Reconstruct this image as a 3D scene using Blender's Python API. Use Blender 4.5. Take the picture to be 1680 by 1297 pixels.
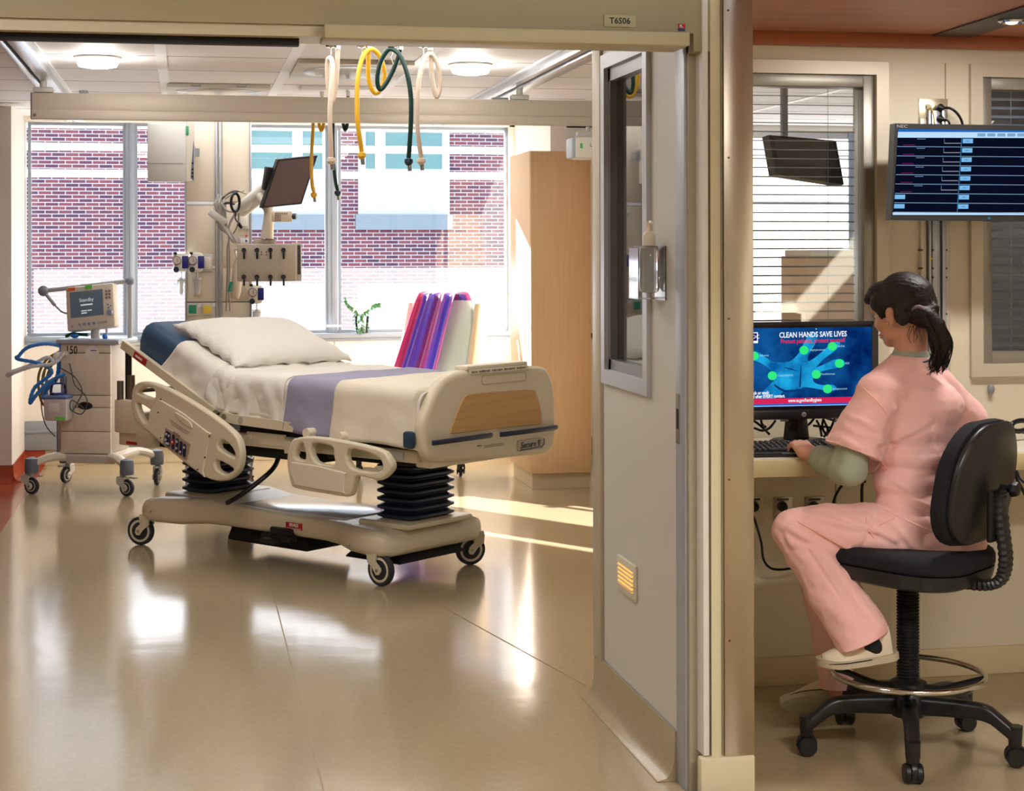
import bpy, bmesh, math, random
from mathutils import Vector, Matrix, noise
PI = math.pi
S = bpy.context.scene
for o in list(bpy.data.objects): bpy.data.objects.remove(o)
COL = S.collection
random.seed(7)

# ------------------------------------------------------------------ camera, light, exposure
CH = 1.6
YAW = math.atan2(535, 2752.0)
def make_camera():
    cd = bpy.data.cameras.new('camera'); co = bpy.data.objects.new('camera', cd); COL.objects.link(co)
    cd.sensor_fit = 'HORIZONTAL'; cd.sensor_width = 36.0; cd.lens = 2752.0 / 1680 * 36.0
    cd.shift_y = (411 - 648.5) / 1680.0
    cd.clip_start = 0.05; cd.clip_end = 300
    F = Vector((math.sin(YAW), math.cos(YAW), 0))
    R0 = Vector((math.cos(YAW), -math.sin(YAW), 0)); U0 = Vector((0, 0, 1))
    r = math.radians(0.13)
    R = math.cos(r) * R0 - math.sin(r) * U0
    U = math.cos(r) * U0 + math.sin(r) * R0
    co.matrix_world = Matrix(((R.x, U.x, -F.x, 0), (R.y, U.y, -F.y, 0), (R.z, U.z, -F.z, CH), (0, 0, 0, 1)))
    S.camera = co
make_camera()
S.view_settings.view_transform = 'Standard'
S.view_settings.look = 'None'
S.view_settings.gamma = 1.0
S.view_settings.use_curve_mapping = False
S.view_settings.exposure = 0.0

def srgb(r, g, b):
    f = lambda c: (c / 255 / 12.92) if c / 255 <= 0.04045 else ((c / 255 + 0.055) / 1.055) ** 2.4
    return (f(r), f(g), f(b))

W = bpy.data.worlds.new('world'); S.world = W; W.use_nodes = True
W.node_tree.nodes['Background'].inputs[0].default_value = (0.72, 0.86, 1.0, 1)
W.node_tree.nodes['Background'].inputs[1].default_value = 1.75

def sun(direction, e, angle=0.6):
    l = bpy.data.lights.new('sun', 'SUN'); l.energy = e; l.angle = math.radians(angle); l.color = (1, 0.98, 0.95)
    o = bpy.data.objects.new('sun', l); COL.objects.link(o)
    o.rotation_euler = Vector(direction).to_track_quat('-Z', 'Y').to_euler(); o.location = (-8, 22, 14)
sun((0.72, -1, -0.43), 52)

def area(name, loc, size, power, color=(1, 1, 1), size_y=None, rot=(0, 0, 0)):
    l = bpy.data.lights.new(name, 'AREA'); l.energy = power; l.color = color; l.size = size
    if size_y: l.shape = 'RECTANGLE'; l.size_y = size_y
    o = bpy.data.objects.new(name, l); COL.objects.link(o); o.location = loc; o.rotation_euler = rot
    return o
# added fills for room and window, then corridor and alcove lights (the small lamps carry their own light)
area('room_fill_light', (0.6, 8.0, 2.58), 1.6, 16, (1, 0.99, 0.98), 0.9)  # no fixture here, added to brighten the room
area('room_fill_light', (0.6, 11.3, 2.58), 1.8, 14, (1, 0.99, 0.98), 0.9)
area('room_fill_light', (0.2, 6.3, 2.58), 1.4, 24, (1, 0.98, 0.96), 0.8)  # added fill in front of the bed, brightens the footboard
area('window_sky_fill', (0.6, 12.98, 1.23), 3.4, 20, (0.84, 0.92, 1), 0.6, (math.radians(-100), 0, 0))  # added emitter inside the glass, stands in for sky light
area('corridor_light', (-1.2, 3.0, 2.7), 1.2, 50, (1, 0.97, 0.92), 0.3)
area('corridor_light', (2.0, 1.5, 2.7), 1.2, 110, (1, 0.97, 0.92), 0.3)
area('alcove_light', (2.75, 5.1, 2.37), 0.6, 20, (1, 0.96, 0.91), 0.12)

# ------------------------------------------------------------------ materials
MC = {}
def mat(name, col, rough=0.5, metal=0.0, spec=0.5, bump=0.0, bscale=60.0, trans=0.0, emit=None, es=1.0, alpha=1.0, coat=0.0, var=0.0, vscale=4.0, sub=0.0, sheen=0.0):
    if name in MC: return MC[name]
    m = bpy.data.materials.new(name); m.use_nodes = True; nt = m.node_tree; b = nt.nodes['Principled BSDF']
    c = srgb(*col)
    b.inputs['Base Color'].default_value = (*c, 1); b.inputs['Roughness'].default_value = rough
    b.inputs['Metallic'].default_value = metal; b.inputs['Specular IOR Level'].default_value = spec
    b.inputs['Transmission Weight'].default_value = trans
    b.inputs['Alpha'].default_value = alpha; b.inputs['Coat Weight'].default_value = coat
    b.inputs['Sheen Weight'].default_value = sheen
    if sub: b.inputs['Subsurface Weight'].default_value = sub; b.inputs['Subsurface Radius'].default_value = (0.02, 0.008, 0.004)
    if emit: b.inputs['Emission Color'].default_value = (*srgb(*emit), 1); b.inputs['Emission Strength'].default_value = es
    tc = nt.nodes.new('ShaderNodeTexCoord')
    if var:
        n = nt.nodes.new('ShaderNodeTexNoise'); n.inputs['Scale'].default_value = vscale; n.inputs['Detail'].default_value = 4
        nt.links.new(tc.outputs['Object'], n.inputs['Vector'])
        mx = nt.nodes.new('ShaderNodeMix'); mx.data_type = 'RGBA'
        mx.inputs[6].default_value = (*[x * (1 - var) for x in c], 1); mx.inputs[7].default_value = (*[min(1, x * (1 + var)) for x in c], 1)
        nt.links.new(n.outputs['Fac'], mx.inputs[0]); nt.links.new(mx.outputs[2], b.inputs['Base Color'])
    if bump:
        n = nt.nodes.new('ShaderNodeTexNoise'); n.inputs['Scale'].default_value = bscale; n.inputs['Detail'].default_value = 5
        nt.links.new(tc.outputs['Object'], n.inputs['Vector'])
        bp = nt.nodes.new('ShaderNodeBump'); bp.inputs['Strength'].default_value = bump; bp.inputs['Distance'].default_value = 0.01
        nt.links.new(n.outputs['Fac'], bp.inputs['Height']); nt.links.new(bp.outputs[0], b.inputs['Normal'])
    MC[name] = m; return m

def wood(name, c1, c2, rough=0.4, axis=2, scale=9.0, spec=0.4):
    if name in MC: return MC[name]
    m = mat(name, c1, rough, spec=spec); nt = m.node_tree; b = nt.nodes['Principled BSDF']
    tc = nt.nodes.new('ShaderNodeTexCoord'); mp = nt.nodes.new('ShaderNodeMapping')
    sc = [scale * 3] * 3; sc[axis] = scale * 0.12; mp.inputs['Scale'].default_value = sc
    nt.links.new(tc.outputs['Object'], mp.inputs['Vector'])
    n = nt.nodes.new('ShaderNodeTexNoise'); n.inputs['Scale'].default_value = 2.0; n.inputs['Detail'].default_value = 6; n.inputs['Distortion'].default_value = 0.3
    nt.links.new(mp.outputs[0], n.inputs['Vector'])
    r = nt.nodes.new('ShaderNodeValToRGB'); r.color_ramp.elements[0].position = 0.3; r.color_ramp.elements[1].position = 0.7
    r.color_ramp.elements[0].color = (*srgb(*c1), 1); r.color_ramp.elements[1].color = (*srgb(*c2), 1)
    nt.links.new(n.outputs['Fac'], r.inputs['Fac']); nt.links.new(r.outputs['Color'], b.inputs['Base Color'])
    return m

def floor_mat(name, col, fleck, rough=0.16):
    m = mat(name, col, rough, spec=0.5, coat=0.0); nt = m.node_tree; b = nt.nodes['Principled BSDF']; L = nt.links
    tc = nt.nodes.new('ShaderNodeTexCoord')
    v = nt.nodes.new('ShaderNodeTexVoronoi'); v.inputs['Scale'].default_value = 55; L.new(tc.outputs['Object'], v.inputs['Vector'])
    lt = nt.nodes.new('ShaderNodeMath'); lt.operation = 'LESS_THAN'; lt.inputs[1].default_value = 0.12; L.new(v.outputs['Distance'], lt.inputs[0])
    mu = nt.nodes.new('ShaderNodeMath'); mu.operation = 'MULTIPLY'; mu.inputs[1].default_value = 0.4; L.new(lt.outputs[0], mu.inputs[0])
    n = nt.nodes.new('ShaderNodeTexNoise'); n.inputs['Scale'].default_value = 30; n.inputs['Detail'].default_value = 6; L.new(tc.outputs['Object'], n.inputs['Vector'])
    c = srgb(*col)
    m1 = nt.nodes.new('ShaderNodeMix'); m1.data_type = 'RGBA'; m1.inputs[6].default_value = (*[x * .88 for x in c], 1); m1.inputs[7].default_value = (*[x * 1.1 for x in c], 1)
    L.new(n.outputs['Fac'], m1.inputs[0])
    m2 = nt.nodes.new('ShaderNodeMix'); m2.data_type = 'RGBA'; m2.inputs[7].default_value = (*srgb(*fleck), 1)
    L.new(m1.outputs[2], m2.inputs[6]); L.new(mu.outputs[0], m2.inputs[0]); L.new(m2.outputs[2], b.inputs['Base Color'])
    n2 = nt.nodes.new('ShaderNodeTexNoise'); n2.inputs['Scale'].default_value = 2.2; n2.inputs['Detail'].default_value = 3; L.new(tc.outputs['Object'], n2.inputs['Vector'])
    n3 = nt.nodes.new('ShaderNodeTexNoise'); n3.inputs['Scale'].default_value = 60; n3.inputs['Detail'].default_value = 2; L.new(tc.outputs['Object'], n3.inputs['Vector'])
    b1 = nt.nodes.new('ShaderNodeBump'); b1.inputs['Strength'].default_value = 0.12; b1.inputs['Distance'].default_value = 0.02; L.new(n2.outputs['Fac'], b1.inputs['Height'])
    b2 = nt.nodes.new('ShaderNodeBump'); b2.inputs['Strength'].default_value = 0.05; b2.inputs['Distance'].default_value = 0.002; L.new(n3.outputs['Fac'], b2.inputs['Height']); L.new(b1.outputs[0], b2.inputs['Normal'])
    L.new(b2.outputs[0], b.inputs['Normal'])
    return m

def brick_mat(name):
    m = mat(name, (150, 95, 95), 0.85, spec=0.2); nt = m.node_tree; b = nt.nodes['Principled BSDF']; L = nt.links
    tc = nt.nodes.new('ShaderNodeTexCoord'); sp = nt.nodes.new('ShaderNodeSeparateXYZ'); cb = nt.nodes.new('ShaderNodeCombineXYZ')
    L.new(tc.outputs['Object'], sp.inputs[0]); L.new(sp.outputs[0], cb.inputs[0]); L.new(sp.outputs[2], cb.inputs[1])
    br = nt.nodes.new('ShaderNodeTexBrick'); L.new(cb.outputs[0], br.inputs['Vector'])
    br.inputs['Scale'].default_value = 1.0; br.inputs['Brick Width'].default_value = 0.235; br.inputs['Row Height'].default_value = 0.0685
    br.inputs['Mortar Size'].default_value = 0.009; br.inputs['Mortar Smooth'].default_value = 0.1; br.inputs['Bias'].default_value = -0.15
    br.inputs['Color1'].default_value = (*srgb(148, 86, 94), 1); br.inputs['Color2'].default_value = (*srgb(84, 62, 92), 1)
    br.inputs['Mortar'].default_value = (*srgb(204, 200, 208), 1)
    L.new(br.outputs['Color'], b.inputs['Base Color'])
    return m

def glass(name, tint=(1, 1, 1), gloss=1.0, rough=0.0):
    if name in MC: return MC[name]
    m = bpy.data.materials.new(name); m.use_nodes = True; nt = m.node_tree; nt.nodes.clear(); L = nt.links
    o = nt.nodes.new('ShaderNodeOutputMaterial'); mx = nt.nodes.new('ShaderNodeMixShader')
    t = nt.nodes.new('ShaderNodeBsdfTransparent'); t.inputs[0].default_value = (*tint, 1)
    g = nt.nodes.new('ShaderNodeBsdfGlossy'); g.inputs['Roughness'].default_value = rough
    fr = nt.nodes.new('ShaderNodeFresnel'); fr.inputs[0].default_value = 1.5
    mu = nt.nodes.new('ShaderNodeMath'); mu.operation = 'MULTIPLY'; mu.inputs[1].default_value = gloss
    L.new(fr.outputs[0], mu.inputs[0]); L.new(mu.outputs[0], mx.inputs[0]); L.new(t.outputs[0], mx.inputs[1]); L.new(g.outputs[0], mx.inputs[2]); L.new(mx.outputs[0], o.inputs[0])
    MC[name] = m; return m

def film_mat(name, clear=0.5, col=(1, 1, 1), tr=0.7):
    """frosted film: part of the light passes straight, part is scattered through"""
    if name in MC: return MC[name]
    m = bpy.data.materials.new(name); m.use_nodes = True; nt = m.node_tree; nt.nodes.clear(); L = nt.links
    o = nt.nodes.new('ShaderNodeOutputMaterial'); mx = nt.nodes.new('ShaderNodeMixShader'); mx.inputs[0].default_value = clear
    t = nt.nodes.new('ShaderNodeBsdfTransparent'); d = nt.nodes.new('ShaderNodeBsdfTranslucent'); d.inputs[0].default_value = (*col, 1)
    df = nt.nodes.new('ShaderNodeBsdfDiffuse'); df.inputs[0].default_value = (*col, 1)
    m2 = nt.nodes.new('ShaderNodeMixShader'); m2.inputs[0].default_value = tr
    L.new(df.outputs[0], m2.inputs[1]); L.new(d.outputs[0], m2.inputs[2])
    L.new(m2.outputs[0], mx.inputs[1]); L.new(t.outputs[0], mx.inputs[2]); L.new(mx.outputs[0], o.inputs[0])
    MC[name] = m; return m

def emis(name, col, s):
    if name in MC: return MC[name]
    m = bpy.data.materials.new(name); m.use_nodes = True; nt = m.node_tree; nt.nodes.clear()
    o = nt.nodes.new('ShaderNodeOutputMaterial'); e = nt.nodes.new('ShaderNodeEmission')
    e.inputs[0].default_value = (*srgb(*col), 1); e.inputs[1].default_value = s; nt.links.new(e.outputs[0], o.inputs[0])
    MC[name] = m; return m

# ------------------------------------------------------------------ mesh helpers
def cat(pts, n=6, closed=False):
    P = [Vector(p) for p in pts]; out = []; N = len(P)
    rng = range(N) if closed else range(N - 1)
    for i in rng:
        if closed: p0, p1, p2, p3 = P[i - 1], P[i], P[(i + 1) % N], P[(i + 2) % N]
        else: p0, p1, p2, p3 = P[max(i - 1, 0)], P[i], P[i + 1], P[min(i + 2, N - 1)]
        for k in range(n):
            t = k / n; t2 = t * t; t3 = t2 * t
            out.append(0.5 * ((2 * p1) + (p2 - p0) * t + (2 * p0 - 5 * p1 + 4 * p2 - p3) * t2 + (3 * p1 - p0 - 3 * p2 + p3) * t3))
    if not closed: out.append(P[-1])
    return out

class MB:
    def __init__(s): s.bm = bmesh.new(); s.mi = 0
    def _t(s, vs, M):
        if M is not None: bmesh.ops.transform(s.bm, matrix=M, verts=vs)
    def _fm(s, fs):
        for f in fs: f.material_index = s.mi
    def box(s, x, y, z, sx, sy, sz, bev=0.0, M=None, seg=2, taper=None):
        r = bmesh.ops.create_cube(s.bm, size=1.0); vs = r['verts']
        for v in vs:
            if taper and v.co.z > 0: v.co.x *= taper[0]; v.co.y *= taper[1]
            v.co = Vector((v.co.x * sx + x, v.co.y * sy + y, v.co.z * sz + z))
        if bev:
            es = list({e for v in vs for e in v.link_edges})
            q = bmesh.ops.bevel(s.bm, geom=es, offset=min(bev, .49 * min(sx, sy, sz)), segments=seg, profile=0.5, affect='EDGES')
            vs = list({v for f in q['faces'] for v in f.verts} | {v for v in vs if v.is_valid})
        s._fm({f for v in vs for f in v.link_faces}); s._t(vs, M); return s
    def box2(s, a, b, bev=0.0, M=None):
        return s.box((a[0] + b[0]) / 2, (a[1] + b[1]) / 2, (a[2] + b[2]) / 2, abs(b[0] - a[0]), abs(b[1] - a[1]), abs(b[2] - a[2]), bev, M)
    def tube(s, pts, r, seg=10, smooth=0, closed=False, cap=True, flat=1.0):
        P = cat(pts, smooth, closed) if smooth else [Vector(p) for p in pts]
        N = len(P)
        if callable(r): R = [r(i / (N - 1)) for i in range(N)]
        elif isinstance(r, (list, tuple)):
            R = [];
            for i in range(N):
                t = i / (N - 1) * (len(r) - 1); k = min(int(t), len(r) - 2); R.append(r[k] + (r[k + 1] - r[k]) * (t - k))
        else: R = [r] * N
        rings = []; up = None
        for i in range(N):
            a = P[(i - 1) % N] if (closed or i > 0) else P[i]; b = P[(i + 1) % N] if (closed or i < N - 1) else P[i]
            t = (b - a).normalized() if (b - a).length > 1e-9 else Vector((0, 0, 1))
            if up is None:
                up = Vector((0, 0, 1)) if abs(t.z) < 0.9 else Vector((0, 1, 0))
            n = (up - t * up.dot(t)); n = n.normalized() if n.length > 1e-6 else t.orthogonal().normalized(); up = n
            bi = t.cross(n)
            rings.append([s.bm.verts.new(P[i] + (n * math.cos(q) * flat + bi * math.sin(q)) * R[i]) for q in [2 * PI * k / seg for k in range(seg)]])
        fs = []
        for i in range(N if closed else N - 1):
            A = rings[i]; B = rings[(i + 1) % N]
            for k in range(seg): fs.append(s.bm.faces.new((A[k], A[(k + 1) % seg], B[(k + 1) % seg], B[k])))
        if cap and not closed: fs.append(s.bm.faces.new(rings[0][::-1])); fs.append(s.bm.faces.new(rings[-1]))
        s._fm(fs); return s
    def cyl(s, p0, p1, r0, r1=None, seg=20):
        return s.tube([p0, p1], [r0, r0 if r1 is None else r1], seg)
    def lathe(s, prof, seg=24, M=None, cap=True):
        rings = []; vs = []
        for r, z in prof:
            ring = [s.bm.verts.new((r * math.cos(2 * PI * k / seg), r * math.sin(2 * PI * k / seg), z)) for k in range(seg)]; rings.append(ring); vs += ring
        fs = []
        for A, B in zip(rings, rings[1:]):
            for k in range(seg): fs.append(s.bm.faces.new((A[k], A[(k + 1) % seg], B[(k + 1) % seg], B[k])))
        if cap: fs.append(s.bm.faces.new(rings[0][::-1])); fs.append(s.bm.faces.new(rings[-1]))
        s._fm(fs); s._t(vs, M); return s
    def ell(s, c, r, rot=None, seg=16, rings=10):
        R = r if isinstance(r, (tuple, list)) else (r, r, r); c = Vector(c); q = rot.to_matrix() if rot is not None else None
        def P(x, y, z):
            v = Vector((x * R[0], y * R[1], z * R[2])); v = q @ v if q is not None else v; return s.bm.verts.new(v + c)
        top = P(0, 0, 1); bot = P(0, 0, -1); L = []; fs = []
        for i in range(1, rings):
            t = PI * i / rings; L.append([P(math.sin(t) * math.cos(2 * PI * k / seg), math.sin(t) * math.sin(2 * PI * k / seg), math.cos(t)) for k in range(seg)])
        for k in range(seg): m = (k + 1) % seg; fs.append(s.bm.faces.new((top, L[0][k], L[0][m]))); fs.append(s.bm.faces.new((bot, L[-1][m], L[-1][k])))
        for A, B in zip(L, L[1:]):
            for k in range(seg): m = (k + 1) % seg; fs.append(s.bm.faces.new((A[k], B[k], B[m], A[m])))
        s._fm(fs); return s
    def cap(s, p0, r0, p1, r1, n=None, sq=None):
        """tapered capsule as a row of spheres, for fused organic meshes"""
        p0 = Vector(p0); p1 = Vector(p1); d = (p1 - p0).length
        n = n or max(2, int(d / (min(r0, r1) * 0.28)) + 1)
        for i in range(n + 1):
            t = i / n; r = r0 + (r1 - r0) * t
            s.ell(p0.lerp(p1, t), r if sq is None else (r * sq[0], r * sq[1], r * sq[2]), seg=14, rings=8)
        return s
    def chain(s, pts, rs, sq=None):
        for i in range(len(pts) - 1): s.cap(pts[i], rs[i], pts[i + 1], rs[i + 1], sq=sq)
        return s
    def prism(s, poly, h, M=None, inset=0.0):
        a = [s.bm.verts.new((p[0], p[1], -h / 2)) for p in poly]; b = [s.bm.verts.new((p[0], p[1], h / 2)) for p in poly]; n = len(poly)
        fs = [s.bm.faces.new(a[::-1]), s.bm.faces.new(b)] + [s.bm.faces.new((a[k], a[(k + 1) % n], b[(k + 1) % n], b[k])) for k in range(n)]
        s._fm(fs); s._t(a + b, M); return s
    def grid(s, fn, nu, nv, cu=False, cv=False):
        V = [[s.bm.verts.new(fn(i / nu, j / nv)) for j in range(nv + (0 if cv else 1))] for i in range(nu + (0 if cu else 1))]
        fs = []
        for i in range(nu):
            for j in range(nv):
                A = V[i]; B = V[(i + 1) % len(V)]
                fs.append(s.bm.faces.new((A[j], B[j], B[(j + 1) % len(A)], A[(j + 1) % len(A)])))
        s._fm(fs); s.V = V; return s
    def loft(s, secs, closed=True, cap=True):
        rings = [[s.bm.verts.new(p) for p in sec] for sec in secs]; n = len(rings[0]); fs = []
        for A, B in zip(rings, rings[1:]):
            for k in range(n if closed else n - 1): fs.append(s.bm.faces.new((A[k], A[(k + 1) % n], B[(k + 1) % n], B[k])))
        if cap: fs.append(s.bm.faces.new(rings[0][::-1])); fs.append(s.bm.faces.new(rings[-1]))
        s._fm(fs); return s
    def xf(s, M): bmesh.ops.transform(s.bm, matrix=M, verts=s.bm.verts); return s
    def build(s, name, mats, parent=None, ang=38, label=None, recalc=True):
        if recalc: bmesh.ops.recalc_face_normals(s.bm, faces=s.bm.faces)
        me = bpy.data.meshes.new(name); s.bm.to_mesh(me); s.bm.free()
        return finish(me, name, mats, parent, ang, label)

def finish(me, name, mats, parent=None, ang=38, label=None):
    for m in (mats if isinstance(mats, (list, tuple)) else [mats]): me.materials.append(m)
    me.polygons.foreach_set('use_smooth', [True] * len(me.polygons))
    if ang < 180: me.set_sharp_from_angle(angle=math.radians(ang))
    o = bpy.data.objects.new(name, me); COL.objects.link(o)
    if parent: o.parent = parent
    if label: o['label'] = label
    return o

def evalmesh(ob):
    dg = bpy.context.evaluated_depsgraph_get(); dg.update()
    me = bpy.data.meshes.new_from_object(ob.evaluated_get(dg)); return me

def fuse(mb, name, m, parent=None, voxel=0.01, smooth=4, fn=None, label=None, factor=0.5, cut=None, ang=180):
    """union of everything in mb as one continuous smoothed surface"""
    me = bpy.data.meshes.new('tmp'); mb.bm.to_mesh(me); mb.bm.free()
    t = bpy.data.objects.new('tmp', me); COL.objects.link(t)
    md = t.modifiers.new('r', 'REMESH'); md.mode = 'VOXEL'; md.voxel_size = voxel
    if smooth: sm = t.modifiers.new('s', 'SMOOTH'); sm.iterations = smooth; sm.factor = factor
    me2 = evalmesh(t); bpy.data.objects.remove(t); bpy.data.meshes.remove(me)
    if cut or fn:
        bm = bmesh.new(); bm.from_mesh(me2)
        for co, no in (cut or []):
            bmesh.ops.bisect_plane(bm, geom=bm.verts[:] + bm.edges[:] + bm.faces[:], plane_co=Vector(co), plane_no=Vector(no), clear_outer=True)
            ed = [e for e in bm.edges if e.is_boundary]
            if ed: bmesh.ops.holes_fill(bm, edges=ed, sides=0)
        if fn:
            bm.normal_update()
            for v in bm.verts: v.co = fn(v.co.copy(), v.normal.copy())
        bm.to_mesh(me2); bm.free()
    return finish(me2, name, m, parent, ang, label)

def plate(name, outer, holes, th, bev, m, parent=None, M=None, smooth=4, res=2, label=None):
    """flat moulded plate with holes; outline in its own xy plane, rounded edges"""
    cu = bpy.data.curves.new('tmp', 'CURVE'); cu.dimensions = '2D'; cu.fill_mode = 'BOTH'
    cu.extrude = max(th / 2 - bev, 0.0001); cu.bevel_depth = bev; cu.offset = -bev; cu.bevel_resolution = res
    for L in [outer] + list(holes):
        P = cat([(p[0], p[1], 0) for p in L], smooth, True) if smooth else [Vector((p[0], p[1], 0)) for p in L]
        sp = cu.splines.new('POLY'); sp.points.add(len(P) - 1)
        for i, p in enumerate(P): sp.points[i].co = (p.x, p.y, 0, 1)
        sp.use_cyclic_u = True
    t = bpy.data.objects.new('tmp', cu); COL.objects.link(t); me = evalmesh(t); bpy.data.objects.remove(t)
    if M is not None: me.transform(M)
    return finish(me, name, m, parent, 40, label)

def rrect(w, h, r, n=5, cx=0, cy=0):
    out = []
    for sx, sy, a0 in ((1, 1, 0), (-1, 1, 90), (-1, -1, 180), (1, -1, 270)):
        for k in range(n + 1):
            a = math.radians(a0 + 90 * k / n); out.append((cx + sx * (w / 2 - r) + r * math.cos(a), cy + sy * (h / 2 - r) + r * math.sin(a)))
    return out

def text(name, body, size, m, parent=None, M=None, align='CENTER', ext=0.0004, bold=0.0, sx=1.0, shear=0.0, label=None):
    cu = bpy.data.curves.new('tmp', 'FONT'); cu.body = body; cu.size = size; cu.align_x = align; cu.align_y = 'CENTER'; cu.extrude = ext; cu.offset = bold; cu.shear = shear; cu.resolution_u = 2
    t = bpy.data.objects.new('tmp', cu); COL.objects.link(t); me = evalmesh(t); bpy.data.objects.remove(t)
    if sx != 1.0: me.transform(Matrix.Diagonal((sx, 1, 1, 1)))
    if M is not None: me.transform(M)
    return finish(me, name, m, parent, 40, label)

def tag(o, label, cat_, group=None, kind=None):
    o['label'] = label; o['category'] = cat_
    if group: o['group'] = group
    if kind: o['kind'] = kind
    return o
def thing(name, label, cat_, loc=(0, 0, 0), rz=0.0, group=None):
    o = bpy.data.objects.new(name, None); COL.objects.link(o); o.location = loc; o.rotation_euler = (0, 0, rz); o.empty_display_size = 0.1
    return tag(o, label, cat_, group)
def struct(o, label=None):
    o['kind'] = 'structure'
    if label: o['label'] = label
    return o
def dup(root, loc=None, rz=None, label=None, parent=None):
    r = root.copy(); COL.objects.link(r)
    if loc is not None: r.location = loc
    if rz is not None: r.rotation_euler = (0, 0, rz)
    if label: r['label'] = label
    if parent: r.parent = parent
    for ch in list(root.children):
        c = ch.copy(); COL.objects.link(c); c.parent = r
        for g in ch.children:
            d = g.copy(); COL.objects.link(d); d.parent = c
    return r
def fbm(p, s, o=3):
    return noise.fractal(Vector(p) * s, 1.0, 2.0, o)
def frame_m(o, x, y):
    """matrix with origin o, x axis and y axis"""
    o = Vector(o); x = Vector(x).normalized(); y = Vector(y); z = x.cross(y).normalized(); y = z.cross(x)
    return Matrix(((x.x, y.x, z.x, o.x), (x.y, y.y, z.y, o.y), (x.z, y.z, z.z, o.z), (0, 0, 0, 1)))
XZ = lambda x, y, z: frame_m((x, y, z), (1, 0, 0), (0, 0, 1))       # upright plane facing the camera side (-y)
_F = (math.sin(YAW), math.cos(YAW), 0); _r = math.radians(0.13)
_R = (math.cos(_r) * math.cos(YAW), -math.cos(_r) * math.sin(YAW), -math.sin(_r))
_U = (math.sin(_r) * math.cos(YAW), -math.sin(_r) * math.sin(YAW), math.cos(_r))
def at(px, py, Y):
    """point of the place at depth Y seen at pixel (px, py) of the 1680x1297 photograph"""
    u = (px - 840) / 2752.; v = -(py - 411) / 2752.
    r = [_F[i] + u * _R[i] + v * _U[i] for i in range(3)]; t = Y / r[1]
    return Vector((r[0] * t, Y, CH + r[2] * t))

# palette
cream = mat('cream_paint', (226, 216, 196), 0.45, bump=0.02, bscale=300)
wallp = mat('wall_panel', (222, 210, 190), 0.52)
white = mat('white_paint', (235, 233, 228), 0.5)
alum = mat('aluminium', (170, 174, 182), 0.35, metal=0.6)
greyf = mat('grey_window_frame', (150, 162, 178), 0.4, metal=0.3)
steel = mat('steel', (190, 186, 178), 0.25, metal=1.0)
chrome = mat('chrome', (225, 225, 225), 0.12, metal=1.0)
black = mat('black_plastic', (18, 18, 20), 0.38)
blackm = mat('black_matte', (12, 12, 13), 0.7)
beige = mat('bed_beige', (224, 212, 184), 0.38)
beige2 = mat('bed_beige_light', (230, 219, 194), 0.4)
maple = wood('maple_veneer', (228, 190, 146), (235, 200, 158))
glassm = glass('clear_glass')
grey = mat('grey_plastic', (140, 142, 148), 0.4)
ltgrey = mat('light_grey_plastic', (205, 202, 196), 0.4)
inkm = mat('ink_black', (20, 20, 24), 0.6)
redm = mat('sticker_red', (190, 25, 40), 0.5)
whitep = mat('white_plastic', (236, 234, 226), 0.35)
# ------------------------------------------------------------------ the setting
ZC = 2.62
floorm = floor_mat('floor_sheet_vinyl', (176, 158, 126), (226, 214, 188), 0.14)
floorr = floor_mat('floor_red_vinyl', (158, 70, 44), (190, 110, 80))
# floor: room and corridor one sheet
b = MB(); b.box2((-1.04, -1.5, -0.12), (8, 13.1, 0)); fo = struct(b.build('floor', floorm))
b = MB(); b.box2((-6, -1.5, -0.12), (-1.04, 13.1, 0)); struct(b.build('floor', floorr), 'red vinyl floor strip along the left side')
# welded seams of the sheet floor
sm_ = mat('seam_weld', (160, 134, 92), 0.4)
for pts in ([(0.42, 4.2), (0.40, 8.0)], [(1.46, 4.4), (1.30, 7.2)], [(0.4, 7.0), (0.38, 8.3)]):
    pass
b = MB(); b.box2((0.395, 2.0, 0), (0.400, 8.6, 0.0006)); struct(b.build('trim_5', sm_), 'thin welded seam in the sheet floor')
b = MB(); b.tube([(1.1, 7.6, 0), (1.44, 6.0, 0)], 0.0025, 4); struct(b.build('trim_6', sm_), 'thin welded seam beside the glazed partition')

# ceiling of the room: square panels with bright joints
tile = mat('ceiling_panel', (240, 239, 240), 0.6); joint = mat('ceiling_joint', (246, 247, 250), 0.4); jdark = mat('ceiling_reveal', (128, 124, 124), 0.6)
b = MB(); b.box2((-6, 4.9, ZC), (8, 13.1, ZC + 0.1)); struct(b.build('ceiling', tile))
b = MB()
for x in (-1.5, -0.125, 0.555, 1.24, 1.95 + .73, 3.4, 4.1): b.box2((x - 0.028, 4.9, ZC - 0.003), (x + 0.028, 13.05, ZC + 0.01))
struct(b.build('trim_1', joint), 'white joint strips between the ceiling panels')
b = MB()
for k in range(-4, 8):
    y = 8.25 + 0.695 * k; b.box2((-5, y - 0.005, ZC - 0.001), (5, y + 0.005, ZC + 0.01))
    b.mi = 0
struct(b.build('trim_2', jdark), 'thin dark reveals between the ceiling panels')

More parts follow.
